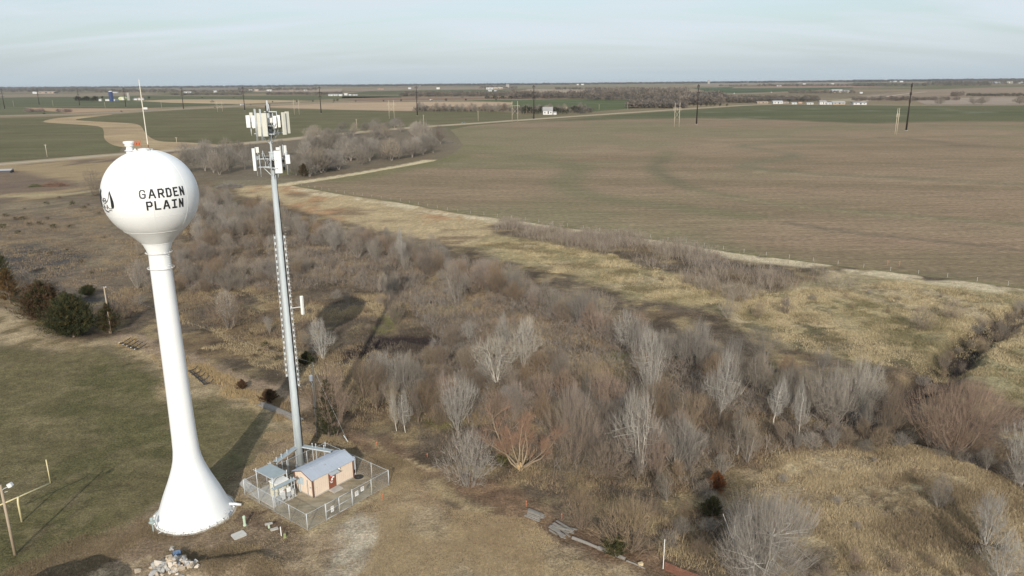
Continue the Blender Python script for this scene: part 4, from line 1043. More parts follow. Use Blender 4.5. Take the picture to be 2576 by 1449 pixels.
THICK = [(420,640),(480,545),(620,530),(760,575),(900,605),(1000,640),(1120,672),(1240,708),(1340,742),(1440,795),(1540,850),(1700,890),(1900,975),(2040,1035),(2180,1075),(2300,1115),(2150,1130),(1990,1140),(1870,1180),(1860,1290),(1900,1400),(1800,1470),(1640,1360),(1420,1255),(1250,1200),(1130,1160),(1040,1110),(900,1080),(800,1075),(770,985),(650,905),(530,855),(440,805),(430,740)]
o = clumps('dry_grass', THICK, 64000, .58, .34, .055, [(.11, .09, .072), (.16, .13, .10), (.20, .165, .13), (.15, .125, .1), (.29, .225, .15), (.26, .185, .12), (.34, .265, .165), (.42, .335, .205)], 21, 6, .6)
tag(o, 'tall brown dry grass and weeds filling the thicket between the trees', 'dry grass', kind='stuff')
MEADOW = [(1200,612),(1400,612),(1560,652),(1700,692),(1950,735),(2300,705),(2576,740),(2760,790),(2760,980),(2576,1010),(2480,950),(2300,925),(2000,868),(1760,770),(1600,745),(1400,685)]
o = clumps('meadow_grass', MEADOW, 34000, .42, .35, .08, [(.24, .205, .115), (.38, .31, .185), (.47, .38, .235), (.55, .45, .285), (.42, .335, .2), (.2, .165, .1)], 22, 5, .8)
tag(o, 'tussocky yellow-green grass on the meadow beyond the creek', 'grass', kind='stuff')
M2 = [(1870,1180),(1990,1138),(2150,1128),(2270,1120),(2400,1150),(2560,1235),(2700,1350),(2700,1500),(2250,1500),(2100,1400),(1980,1330),(1880,1290)]
o = clumps('meadow_grass', M2, 26000, .34, .24, .05, [(.22, .17, .11), (.38, .295, .18), (.47, .37, .23), (.54, .43, .27), (.40, .31, .19), (.28, .215, .135)], 23, 6, .75)
tag(o, 'matted straw-coloured grass tussocks on the right foreground meadow', 'grass', kind='stuff')
PAST = [(-60,560),(120,525),(300,520),(440,560),(450,640),(400,740),(300,760),(160,720),(0,690)]
o = clumps('pasture_grass', PAST, 16000, .45, .4, .09, [(.26, .2, .13), (.33, .25, .155), (.21, .16, .115)], 24, 4, .5)
tag(o, 'thin grey-brown pasture grass left of the white tank', 'grass', kind='stuff')
FGR = [(620,1180),(740,1085),(870,1110),(1000,1150),(1090,1190),(1130,1262),(1240,1288),(1330,1310),(1430,1365),(1560,1410),(1700,1480),(200,1480),(0,1480),(0,1452),(200,1362),(400,1285)]
o = clumps('short_grass', FGR, 60000, .15, .16, .04, [(.24, .185, .115), (.33, .255, .155), (.42, .33, .205), (.48, .38, .24), (.36, .275, .17)], 25, 5, .8, keep=lambda X, Y: 1 - .97 * np.exp(-(((X + 26) / 10.5) ** 2 + ((Y - 84.5) / 9.5) ** 2) ** 3) - .9 * (polydist(X, Y, GP([(850,1308),(900,1296),(960,1300),(962,1350),(940,1400),(900,1470),(805,1470),(830,1400),(870,1370)])) > .3) * (1 - np.exp(-(((X + 26) / 10.5) ** 2 + ((Y - 84.5) / 9.5) ** 2) ** 3)))
tag(o, 'short dead grass on the open ground in front of the compound', 'grass', kind='stuff')
DITCH = [(300,862),(330,850),(470,905),(600,965),(740,1030),(760,1075),(700,1052),(600,1010),(470,950),(380,905)]
o = clumps('ditch_grass', DITCH, 5000, .6, .25, .05, [(.44, .33, .18), (.36, .27, .15), (.27, .2, .12)], 26, 6, .4)
tag(o, 'pale grass fringe along the ditch beside the football field', 'grass', kind='stuff')
SAP = [(1240,590),(1250,562),(1400,580),(1560,600),(1700,622),(1850,650),(2000,672),(2080,690),(2180,725),(2140,735),(2020,720),(1930,745),(1860,770),(1790,740),(1700,705),(1560,655),(1400,620)]
def saplings(name, poly, n, h, seed, cols, wild=0.0):
    rng = np.random.default_rng(seed); P_ = GP(poly); px = np.array([p[0] for p in P_]); py = np.array([p[1] for p in P_])
    X = rng.uniform(px.min(), px.max(), n * 8); Y = rng.uniform(py.min(), py.max(), n * 8)
    d = polydist(X + (fbm(X, Y, 8, 2, seed) - .5) * 8, Y, P_)
    m = (d > 0) & (rng.random(len(X)) < np.clip((fbm(X, Y, 9, 3, seed + 1) - (.30 if wild > .6 else .40)) * 3.6, .03, 1)); X, Y = X[m][:n], Y[m][:n]; n = len(X)
    hh = h * (.45 + .9 * fbm(X, Y, 7, 2, seed + 2)) * rng.uniform(.65, 1.2, n)
    P0 = np.stack([X, Y, terrain(X, Y) - .05], 1); D = np.stack([rng.normal(size=n) * (.12 + wild * .5), rng.normal(size=n) * (.12 + wild * .5), np.ones(n)], 1); D /= np.linalg.norm(D, axis=1, keepdims=True)
    st = grow(P0, D, hh, 3, .06 + wild * .1, .05, rng); v1, f1 = ribbons(st, np.full(n, .045), rng)
    p, d_, t = spawn(st, 7, .2, 1, 28 + wild * 25, 12, rng, .15); l = np.repeat(hh, 7) * (.38 + wild * .2) * (1.1 - .6 * t)
    tw_ = grow(p, d_, l, 2, .1, .12, rng); v2, f2 = ribbons(tw_, np.full(len(tw_), .03), rng)
    c0 = np.array(cols)[rng.integers(len(cols), size=n)] * rng.uniform(.8, 1.2, (n, 1))
    c = np.concatenate([np.repeat(c0, 8, 0), np.repeat(np.repeat(c0, 7, 0), 6, 0)])
    return link(name, mesh_np(name, np.concatenate([v1, v2]), np.concatenate([f1, f2 + len(v1)]), col=np.clip(c, 0, 1)), mat('dry_stalks', (.3, .25, .15), .95, attr=True, var=0, spec=.1))
o = saplings('sapling_thicket', SAP, 6500, 3.4, 61, [(.275, .232, .19), (.24, .2, .162), (.32, .272, .225), (.26, .205, .155), (.36, .31, .26)], .45)
tag(o, 'dense belt of grey saplings along the edge of the brown field', 'saplings', kind='stuff')
UND = [(480,600),(620,545),(760,590),(900,620),(1000,650),(1240,715),(1440,800),(1540,855),(1700,900),(1900,985),(2180,1085),(1990,1135),(1860,1170),(1780,1250),(1640,1260),(1420,1210),(1250,1170),(1130,1100),(1080,980),(1000,940),(1100,860),(1000,760),(860,720),(760,730),(500,735),(440,680)]
o = saplings('underbrush', UND, 19000, 2.1, 67, [(.23, .185, .15), (.19, .155, .128), (.28, .235, .195), (.25, .195, .145), (.225, .2, .175), (.32, .28, .24)], 1.0)
tag(o, 'tangled leafless underbrush below the thicket trees', 'underbrush', kind='stuff')
# ================================================================== water tower
WHITE = mat('white_tank_paint', (.86, .87, .86), .38, .6, .03, spec=.5)
WHITE2 = mat('white_fittings', (.80, .80, .78), .5, 4, .06)
BLACKP = mat('black_sign_paint', (.022, .024, .026), .5, 3, .2)
GLAREP = mat('glare_sign_paint', (.09, .092, .095), .5, 2, .45)  # lighter grey for the G: glare put into the paint colour
RUST = mat('rusty_bolts', (.30, .17, .10), .9, 6, .4)
CONC = mat('concrete', (.45, .42, .37), .9, 1.5, .18)
STEEL = mat('galvanised_steel', (.56, .59, .60), .5, 4, .14, metal=.15)
GREYM = mat('grey_painted_metal', (.40, .42, .43), .6, 3, .15)
DARKM = mat('black_rubber_cable', (.035, .035, .038), .7, 5, .3)
TB = G(490, 1290); TX, TY = float(TB[0]), float(TB[1])
wt = empty('water_tower', (TX, TY, 0)); tag(wt, 'white single-pedestal water tower with round tank and black lettering', 'water tower')
TR, TC = 4.70, 37.9
prof = [(4.25, .12), (4.12, .45), (3.85, 1.0), (3.52, 1.9), (3.2, 2.75), (2.8, 3.7), (2.42, 4.6), (2.08, 5.5), (1.78, 6.4), (1.56, 7.3), (1.42, 8.4), (1.36, 10), (1.32, 11.8), (1.24, 17), (1.16, 24), (1.08, 31), (1.075, 31.55), (1.12, 31.8), (1.50, 32.78)]
autosmooth(MB().lathe(prof, 72, cap_top=False, cap_bot=False).build('pedestal', WHITE, wt))
th0 = math.asin((34.35 - TC) / TR)
tp = [(1.50, 32.78), (1.56, 32.79), (1.57, 32.86), (2.2, 33.52), (3.0, 34.28)] + [(TR * math.cos(a), TC + TR * math.sin(a)) for a in np.linspace(th0, math.pi / 2 - .001, 40)]
tank = autosmooth(MB().lathe(tp, 96, cap_bot=False).build('tank', WHITE, wt), 20)
sm = MB()                                             # weld seams stand a few mm proud
def on_tank(az, el, off=.012): r = TR + off; return (r * math.cos(el) * math.cos(az), r * math.cos(el) * math.sin(az), TC + r * math.sin(el))
sm.ring((0, 0, 34.32), 3.06, .018, 96, 5); sm.ring((0, 0, 32.82), 1.495, .02, 64, 5)
for k in range(8):
    az = R(-108 + 45 * k)
    sm.tube([on_tank(az, e, .004) for e in np.linspace(-.75, 1.4, 26)], .013, 4, False)
sm.ring((0, 0, TC + TR * math.sin(R(-21))), TR * math.cos(R(-21)) + .003, .012, 96, 5)
sm.build('weld_seam', WHITE2, tank, smooth=True)
fl = MB().ring((0, 0, .1), 4.36, .05, 96, 6); fl.lathe([(4.5, .0), (4.5, .07), (4.2, .07)], 72, cap_top=False, cap_bot=False)
fl.build('base_flange', WHITE2, wt, smooth=True)
for k in range(30):
    a = 2 * math.pi * k / 30
    if -3.3 < (a if a < math.pi else a - 2 * math.pi) < .6:
        b_ = MB(); b_.lathe([(.035, 0), (.035, .2), (.05, .2), (.05, .26), (.02, .3)], 6); b_.box((0, -.1, .14), (.05, .18, .1)); b_.build('anchor_bolt', WHITE2, wt, (4.36 * math.cos(a), 4.36 * math.sin(a), .07)).rotation_euler = (0, 0, a + math.pi / 2)
fd = MB().lathe([(4.75, -.35), (4.75, .015), (4.3, .03)], 72, cap_top=False, cap_bot=False); fd.build('foundation', CONC, wt)

# lettering: painted strokes lying on the curved tank
def strokes(lines, w, mat_, name, parent, off=.014):
    """lines: polylines in (azimuth, elevation) degrees"""
    mb = MB()
    for ln in lines:
        pts = []
        for (a0, e0), (a1, e1) in zip(ln[:-1], ln[1:]):
            n = max(2, int(math.hypot(a1 - a0, e1 - e0) / .8))
            pts += [(a0 + (a1 - a0) * i / n, e0 + (e1 - e0) * i / n) for i in range(n)]
        pts.append(ln[-1])
        P_ = [Vector(on_tank(R(a), R(e), off)) for a, e in pts]
        for i in range(len(P_) - 1):
            t = (P_[i + 1] - P_[i]).normalized(); nrm = (P_[i] - Vector((0, 0, TC))).normalized(); s = t.cross(nrm) * w / 2
            ex = t * (w / 2)
            p, q = P_[i] - ex, P_[i + 1] + ex
            vs = [p - s, p + s, q + s, q - s]
            mb.add([v + nrm * 0 for v in vs] + [v + nrm * .012 for v in vs], [(4, 5, 6, 7), (0, 3, 2, 1), (0, 1, 5, 4), (1, 2, 6, 5), (2, 3, 7, 6), (3, 0, 4, 7)])
    return mb.build(name, mat_, parent)
GL = {
 'G': [[(1, .80), (.85, .95), (.6, 1), (.35, 1), (.12, .9), (0, .7), (0, .3), (.12, .1), (.35, 0), (.7, 0), (.92, .1), (1, .3), (1, .48), (.6, .48)]],
 'A': [[(0, 0), (.42, 1), (.58, 1), (1, 0)], [(.18, .33), (.82, .33)]],
 'R': [[(0, 0), (0, 1), (.75, 1), (1, .86), (1, .6), (.75, .45), (0, .45)], [(.5, .45), (1, 0)]],
 'D': [[(0, 0), (0, 1), (.68, 1), (1, .84), (1, .16), (.68, 0), (0, 0)]],
 'E': [[(1, 1), (0, 1), (0, 0), (1, 0)], [(0, .53), (.72, .53)]],
 'N': [[(0, 0), (0, 1), (1, 0), (1, 1)]],
 'P': [[(0, 0), (0, 1), (.75, 1), (1, .87), (1, .58), (.75, .45), (0, .45)]],
 'L': [[(0, 1), (0, 0), (1, 0)]],
 'I': [[(.0, 1), (1, 1)], [(.5, 1), (.5, 0)], [(0, 0), (1, 0)]]}
def word(txt, starts, e0, e1, wd):
    for ch, a in zip(txt, starts):
        ls = [[(a + .9 + u * wd[ch], e0 + .9 + v * (e1 - e0 - 1.8)) for u, v in l] for l in GL[ch]]
        strokes(ls, .155, GLAREP if ch == 'G' else BLACKP, 'letter', tank)
WD = {'G': 5.8, 'A': 6.4, 'R': 5.4, 'D': 4.8, 'E': 4.5, 'N': 4.4, 'P': 5.2, 'L': 5.2, 'I': 4.6}
word('GARDEN', [-77.6, -67.2, -56.4, -46.9, -37.8, -29.1], 2.8, 14.0, WD)
word('PLAIN', [-71.0, -61.8, -52.2, -41.4, -32.2], -11.7, -.6, WD)
# bird emblem with raised wings, mirrored about its middle
EC = -129.3
em = empty('emblem', (0, 0, 0)); em.parent = tank
def crescent(cl, wid, mat_, name, parent, off=.016):
    """tapering painted band; cl: centre line, wid: widths in metres"""
    P_ = [Vector(on_tank(R(a), R(e), off)) for a, e in smooth_poly(cl, 2, False)]; n = len(P_); ws = np.interp(np.linspace(0, 1, n), np.linspace(0, 1, len(wid)), wid); V = []; F = []
    for i, p in enumerate(P_):
        t = (P_[min(i + 1, n - 1)] - P_[max(i - 1, 0)]).normalized(); nr = (p - Vector((0, 0, TC))).normalized(); sd = t.cross(nr) * ws[i] / 2
        V += [p - sd, p + sd, p + sd + nr * .012, p - sd + nr * .012]
        if i: b_ = 4 * i; F += [(b_ - 1, b_ - 2, b_ + 2, b_ + 3), (b_ - 4, b_ - 1, b_ + 3, b_), (b_ - 2, b_ - 3, b_ + 1, b_ + 2)]
    mb = MB(); mb.add(V, F + [(0, 1, 2, 3), (4 * n - 1, 4 * n - 2, 4 * n - 3, 4 * n - 4)]); return mb.build(name, mat_, parent)
for sg in (1, -1):
    o = lambda a, e: (EC + sg * a, e)
    crescent([o(11.6, 12.2), o(13.2, 8.0), o(14.9, 3.6), o(15.7, -1.2), o(15.4, -5.6), o(13.6, -8.8)], [.03, .16, .30, .40, .40, .16] if sg > 0 else [.5, .5, .6, .7, .6, .3], BLACKP, 'wing_feathers', em)
    crescent([o(11.6, 12.2), o(10.9, 8.6), o(9.9, 4.6), o(8.4, 1.0), o(5.6, -1.4), o(3.6, -1.8)], [.03, .06, .07, .07, .08, .12], BLACKP, 'wing_outline', em)
    crescent([o(13.2, -9.2), o(10, -10.0), o(6.4, -9.2), o(4.6, -6.8)], [.10, .06, .08, .05], BLACKP, 'wing_outline', em)
    crescent([o(3.4, 1.4), o(3.6, -1.0), o(2.2, -3.2), o(.6, -4.2)], [.06, .08, .08, .05], BLACKP, 'head_outline', em)
    crescent([o(.2, 2.2), o(2.0, 2.8), o(3.3, 1.5)], [.06, .07, .06], BLACKP, 'head_outline', em)
    crescent([o(2.4, .9), o(1.2, -.2), o(.4, -1.4)], [.10, .08, .05], BLACKP, 'eye_marking', em)
    crescent([o(4.4, -5.0), o(4.4, -8.0), o(2.4, -10.6)], [.10, .12, .06], BLACKP, 'body_outline', em)
crescent([(EC - 8.6, -10.4), (EC - 5, -13.0), (EC, -14.4), (EC + 4.6, -14.0)], [.08, .14, .16, .06], BLACKP, 'tail_outline', em)
crescent([(EC + 5.5, -12.4), (EC + 9.0, -11.8), (EC + 12, -12.2)], [.10, .06, .05], BLACKP, 'tail_outline', em)
crescent([(EC - .6, -8.0), (EC, -8.4), (EC + .8, -8.8)], [.12, .16, .08], mat('emblem_red', (.45, .09, .06), .6, 3, .2), 'emblem_accent', em)

# roof fittings; offsets from the axis to the camera side/left as in the photo
top = TC + TR
vent = empty('roof_vent', (-1.5, -.1, top - .30)); vent.parent = wt
autosmooth(MB().lathe([(.36, -.15), (.36, .42), (.31, .44), (.31, .72)], 28).build('vent_pipe', WHITE2, vent))
autosmooth(MB().lathe([(.31, .66), (.42, .68), (.44, .72), (.44, .92), (.53, .95), (.55, 1.0), (.55, 1.14), (.5, 1.18), (.2, 1.2)], 32).build('vent_cap', WHITE2, vent))
autosmooth(MB().lathe([(.48, .2), (.52, .22), (.5, .25), (.36, .26)], 28, cap_top=False, cap_bot=False).build('vent_collar', WHITE2, vent))
hatch = MB().lathe([(.46, -.1), (.46, .12), (.52, .14), (.5, .2), (.25, .25)], 28); hatch.box((.5, 0, .16), (.16, .14, .08)); hatch.box((-.48, 0, .15), (.12, .2, .06))
hatch.build('roof_hatch', WHITE2, wt, (.1, -.45, top - .06))
MB().lathe([(.16, -.1), (.16, .12), (.08, .15), (.08, .26)], 20).build('roof_nozzle', WHITE2, wt, (-.75, -.5, top - .1))
rl = MB(); RLX, RLY = -.42, .15
rl.tube([(RLX, RLY, top - .1), (RLX, RLY, top + .95)], .03, 6); rl.tube([(RLX + .02, RLY, top + .9), (RLX - .8, RLY - .1, top + .86)], .025, 6)
rl.build('beacon_frame', mat('orange_paint', (.42, .16, .08), .7, 4, .25), wt)
bc = MB()
for k in (0, 1): bc.lathe([(.10, 0), (.13, .04), (.13, .24), (.08, .3), (.03, .32)], 14, (RLX - .2 - .28 * k, RLY - .06, top + .46))
bc.build('warning_beacon', mat('orange_beacon_glass', (.52, .13, .05), .25, 4, .1, spec=.6), wt)
whip = MB().tube([(.15, .5, top - .2), (.15, .5, top + .55), (.15, .5, 49.6)], [.06, .05, .04], 8); whip.build('whip_antenna', mat('ivory_fibreglass', (.74, .70, .58), .5, 3, .08), wt)
wm = MB().tube([(.15, .5, top - .15), (.15, .5, top + .5)], .075, 8); wm.box((.15, .45, top + .1), (.2, .16, .12)); wm.box((.15, .45, top + .38), (.2, .16, .12)); wm.build('antenna_mount', RUST, wt)
rail = MB()
for a_ in np.linspace(-2.6, .4, 7): rail.tube([(.1 + .75 * math.cos(a_), -.2 + .6 * math.sin(a_), top - .2), (.1 + .75 * math.cos(a_), -.2 + .6 * math.sin(a_), top + .12)], .018, 5)
rail.tube([(.1 + .75 * math.cos(a_), -.2 + .6 * math.sin(a_), top + .12) for a_ in np.linspace(-2.6, .4, 12)], .018, 5)
rail.build('roof_railing', WHITE2, wt)
for hh, rr in ((31.75, 1.34), (30.05, 1.34)):
    g_ = MB().ring((0, 0, hh), rr, .032, 56, 6)
    for k in range(10):
        a = 2 * math.pi * k / 10; g_.tube([(1.0 * math.cos(a), 1.0 * math.sin(a), hh), (rr * math.cos(a), rr * math.sin(a), hh)], .025, 5)
    g_.build('painter_ring', WHITE2, wt, smooth=True)
pg = MB()
for k in range(6): pg.tube([(1.05 * math.cos(R(-18)), 1.05 * math.sin(R(-18)), 30.3 + .25 * k), (1.36 * math.cos(R(-18)), 1.36 * math.sin(R(-18)), 30.3 + .25 * k)], .02, 5)
pg.build('ladder_rung', WHITE2, wt)
ov = MB().tube([(3.3 * math.cos(R(12)), 3.3 * math.sin(R(12)), .75), (4.6 * math.cos(R(12)), 4.6 * math.sin(R(12)), .55), (5.3 * math.cos(R(12)), 5.3 * math.sin(R(12)), .35)], .16, 14); ov.build('overflow_pipe', WHITE2, wt, smooth=True)
gc = MB().tube([(4.1, -1.2, 1.0), (4.5, -1.35, .75), (4.55, -1.35, .1)], .05, 8); gc.box((4.35, -1.3, .55), (.25, .2, .35)); gc.build('grounding_box', GREYM, wt)
# ================================================================== cellular monopole
MX, MY = -28.33, 89.72
mp_ = empty('cell_tower', (MX, MY, 0)); tag(mp_, 'tall grey steel monopole with two tiers of white cellular antenna panels', 'cell tower')
E1 = Vector((.954, .301, 0)); E2 = Vector((.301, -.954, 0)); UP = Vector((0, 0, 1))   # right as photographed, toward the viewer
def L3(r, d, z): return E1 * r + E2 * d + UP * z
zt = 41.3
POLEM = mat('weathered_zinc_pole', (.44, .48, .49), .6, 2.5, .12, stretch=(2, 2, .25))
pole = MB().tube([(0, 0, 0), (0, 0, 12), (0, 0, 12.01), (0, 0, 26), (0, 0, 26.01), (0, 0, zt)], [.50, .445, .435, .37, .36, .30], 18); pole.build('pole', POLEM, mp_, smooth=True)
pf = MB().lathe([(.72, -.05), (.72, .06), (.5, .07)], 24); pf.build('base_plate', STEEL, mp_)
MB().lathe([(.36, 41.2), (.36, 41.32), (.12, 41.34), (.12, 47.2)], 16).build('top_mast', STEEL, mp_, smooth=False)
def ladder(name, r, d, z0, z1, r_t, hole=True):
    mb = MB(); ax = L3(r, d, 0); bx = L3(r_t, d, 0)
    for s in (-.09, .09):
        mb.bar(tuple(ax + E1 * s + UP * z0), tuple(bx + E1 * s + UP * z1), .035, .05)
    z = z0
    while z < z1:
        f = (z - z0) / (z1 - z0); c = ax.lerp(bx, f) + UP * z
        mb.bar(tuple(c - E1 * .1), tuple(c + E1 * .1), .03, .3 if hole else .05); z += .75
    return mb.build(name, STEEL, mp_)
ladder('climbing_ladder', .67, .0, 11.5, 31.2, .56); ladder('cable_ladder', -.70, .0, 13, 31.4, -.56)
for r, d, z0, z1, r1 in ((-.46, .18, .4, 41, -.24), (-.40, .28, 10, 31, -.24), (-.52, .05, .4, 38, -.31)):
    MB().tube([tuple(L3(r, d, z0)), tuple(L3(r1, d * .7, z1))], .05, 6).build('conduit', GREYM, mp_)
for r, d, z0, z1, r1 in ((.47, .16, .6, 40.5, .28), (.53, .05, .6, 36, .34), (.43, .25, .6, 30, .30)):
    pts = [tuple(L3(r + (r1 - r) * f + .015 * math.sin(f * 150), d, z0 + (z1 - z0) * f)) for f in np.linspace(0, 1, 70)]
    MB().tube(pts, .032, 5).build('cable', DARKM, mp_)
pegs = MB()
for k in range(58):
    z = 10.5 + k * .38; r = .66 - .1 * k / 58
    pegs.bar(tuple(L3(r + .08, 0, z)), tuple(L3(r + .27, .04, z)), .02)
pegs.build('climbing_pegs', STEEL, mp_)
PW = mat('white_antenna_plastic', (.80, .80, .76), .5, 2, .05); PB = mat('ivory_antenna_plastic', (.60, .59, .51), .5, 2, .05); PG = mat('grey_antenna_plastic', (.52, .52, .49), .5, 2, .06)
RAD = mat('radio_unit_grey', (.60, .61, .60), .6, 4, .12)
Z0 = 280 / 1.1925
def azoom(zx, zy):
    """offset right of the pole axis and height, from a position measured on the antenna head"""
    px, py = (680 + zx / 5.573) / 1.1925, (280 + zy / 5.573) / 1.1925
    lo, hi = 20., 60.
    for _ in range(50):
        m_ = (lo + hi) / 2; d = np.array([MX, MY, m_ - CAMH]); y_ = CY - FPX * (d @ _U) / (d @ _F)
        if y_ > py: lo = m_
        else: hi = m_
    d = np.array([MX, MY, lo - CAMH]); Z = d @ _F; x_ = CX + FPX * (d @ _R) / Z
    return (px - x_) * Z / FPX, lo
def panel(x0, x1, y0, y1, depth, m, th=.16, yaw=0.0, name='panel_antenna', parent=None):
    xm = (x0 + x1) / 2; rt, z1 = azoom(xm, y0); rb, z0 = azoom(xm, y1)
    s = (88.0 - depth) / 88.0
    w = (x1 - x0) / 5.573 / 1.1925 * 88 / FPX * s * 1.02; r = (rt + rb) / 2
    mb = MB(); hw, hh = w / 2, (z1 - z0) / 2
    c = [(-hw, 0), (-hw, th * .7), (-hw * .8, th), (hw * .8, th), (hw, th * .7), (hw, 0)]     # rounded-edged shell in plan
    q = [(E1 * a + E2 * b_) for a, b_ in c]
    if yaw: q = [Matrix.Rotation(yaw, 3, 'Z') @ v for v in q]
    mb.prism([(v.x, v.y) for v in q], 2 * hh, -hh)
    mb.box((0, 0, -hh * .75), (.1, .1, .08)); mb.box((0, 0, hh * .75), (.1, .1, .08))
    o = mb.build(name, m, parent or mp_); cpos = L3(r * s, depth, (z0 + z1) / 2); o.location = cpos
    return o, cpos, hh
def pipe(x0, y0, x1, y1, depth, rad=.045, m=None, name='mounting_pipe'):
    r0, z0 = azoom(x0, y0); r1, z1 = azoom(x1, y1); s = (88.0 - depth) / 88.0; r_ = (r0 + r1) / 2
    return MB().tube([tuple(L3(r_ * s, depth, z0)), tuple(L3(r_ * s, depth, z1))], rad, 8).build(name, m or STEEL, mp_, smooth=True)
def radio(xc, yc, depth, w=.32, h=.5, d=.22, m=None, name='radio_unit'):
    r, z = azoom(xc, yc); mb = MB(); mb.box((0, 0, 0), (w, d, h))
    for k in range(5): mb.box((-w / 2 + w * (k + .5) / 5, -d / 2 - .02, 0), (w * .08, .05, h * .9))
    mb.tube([(0, 0, -h / 2), (.03, .02, -h / 2 - .2)], .025, 6)
    o = mb.build(name, m or RAD, mp_); o.location = L3(r, depth, z); o.rotation_euler = (0, 0, math.atan2(E1.y, E1.x)); return o
# upper tier
panel(345, 410, 358, 560, .35, PW, .2); panel(435, 487, 362, 568, .55, PW, .2)
panel(490, 590, 320, 702, 1.15, PB, .2); panel(575, 680, 322, 706, 1.3, PB, .2)
panel(400, 452, 318, 470, -.6, PB, .15); panel(778, 830, 376, 580, .5, PW, .2); panel(842, 890, 366, 570, .1, PW, .2)
panel(910, 970, 318, 690, .7, PB, .25, R(28)); panel(968, 1030, 310, 676, .1, PB, .25, R(28)); panel(940, 985, 330, 680, .3, PG, .2, R(60))
for a in ((466, 248, 518, 778, 1.4), (486, 250, 530, 770, 1.45), (550, 252, 600, 780, 1.55), (570, 256, 612, 778, 1.5), (425, 560, 432, 700, .3), (826, 300, 856, 700, .2), (765, 330, 792, 705, .45), (915, 330, 930, 690, .3), (985, 330, 1000, 690, -.1), (400, 360, 425, 660, .1)): pipe(*a)
radio(690, 450, .35, .30, .55, .22, PW); radio(740, 450, .35, .30, .55, .22, PW); radio(425, 440, .2, .3, .5); radio(455, 520, .1, .3, .5)
for x_, y_, d_ in ((700, 560, .25), (745, 560, .15), (690, 620, .0), (760, 480, -.2), (870, 480, -.25), (905, 420, -.1), (900, 560, -.1), (815, 520, .2), (700, 370, -.1), (735, 350, -.3)): radio(x_, y_, d_, .28, .42, .2, mat('dark_radio_unit', (.10, .10, .105), .6, 4, .2) if y_ > 500 or x_ > 840 else GREYM)
def frame(zc, rad, name, tilt=0.0, corners=(R(80), R(200), R(320))):
    mb = MB(); pts = [L3(rad * math.cos(a), rad * math.sin(a), zc) for a in corners]
    for i in range(3):
        a, b_ = pts[i], pts[(i + 1) % 3]; e = (b_ - a).normalized() * .35
        mb.bar(tuple(a - e), tuple(b_ + e), .10); mb.bar(tuple(a - e + UP * .95), tuple(b_ + e + UP * .95), .06)
        for f in (0, .33, .66, 1): c = a.lerp(b_, f); mb.bar(tuple(c), tuple(c + UP * .95), .05)
        mb.bar((0, 0, zc), tuple(a), .12); mb.bar(tuple(L3(0, 0, zc)), tuple((a + b_) / 2), .09)
        mb.bar(tuple(L3(0, 0, zc - 1.3)), tuple((a + b_) / 2 * .8 + UP * zc * .2 + UP * 0), .06) if False else None
    g2 = [p * .7 + UP * (zc * .3) for p in pts]
    for p in pts: mb.bar(tuple(Vector((0, 0, zc - 1.25))), tuple(Vector((p.x * .8, p.y * .8, zc - .05))), .07)
    for i in range(3):
        p, q = pts[i], pts[(i + 1) % 3]; 
        for f in (.25, .5, .75): c = p.lerp(q, f); mb.bar((c.x * .35, c.y * .35, zc - .02), tuple(c), .05)
    return mb.build(name, STEEL, mp_)
frame(azoom(700, 672)[1], 1.55, 'antenna_platform')
frame(azoom(750, 1232)[1], 1.45, 'antenna_platform')
arm = MB(); r0, z0 = azoom(625, 305); r1, z1 = azoom(822, 308); arm.bar(tuple(L3(r0, .2, z0)), tuple(L3(r1, .2, z1)), .09); arm.build('cross_arm', STEEL, mp_)
tpz = azoom(675, 290)[1]; tc_ = MB(); tc_.box(tuple(L3(.05, .1, tpz + .35)), (.34, .3, .75), math.atan2(E1.y, E1.x)); tc_.build('top_equipment_box', GREYM, mp_)
for k in range(7):
    a = k * .9; p0 = L3(-.2 + .03 * k, .28, tpz - .2); p1 = L3(-.24 + .08 * k, .3 * math.cos(a), tpz + .55 + .05 * math.sin(a)); p2 = L3(.0 + .05 * k, -.2, tpz + .72); p3 = L3(.28, .1 * math.sin(a), tpz + .3)
    MB().tube([tuple(p0), tuple(p1), tuple(p2), tuple(p3), tuple(L3(.25, .2, tpz - .6))], .035, 6).build('cable', DARKM, mp_)
# the tangle of jumpers inside both tiers
rngc = np.random.default_rng(9)
for (yc, h_) in ((600, 1.6), (1110, 1.6)):
    zc = azoom(730, yc)[1]
    for k in range(26):
        a = rngc.uniform(0, 6.28); r_ = rngc.uniform(.5, 1.35); p = L3(r_ * math.cos(a), r_ * math.sin(a), zc + rngc.uniform(-.4, .9)); q = L3(.25 * math.cos(a), .25 * math.sin(a), zc - rngc.uniform(.2, 1.1))
        m_ = (p + q) / 2 + UP * -rngc.uniform(.2, .6)
        MB().tube([tuple(p), tuple(p.lerp(m_, .6) - UP * .1), tuple(m_), tuple(q)], .028, 5).build('jumper_cable', DARKM if k % 4 else GREYM, mp_)
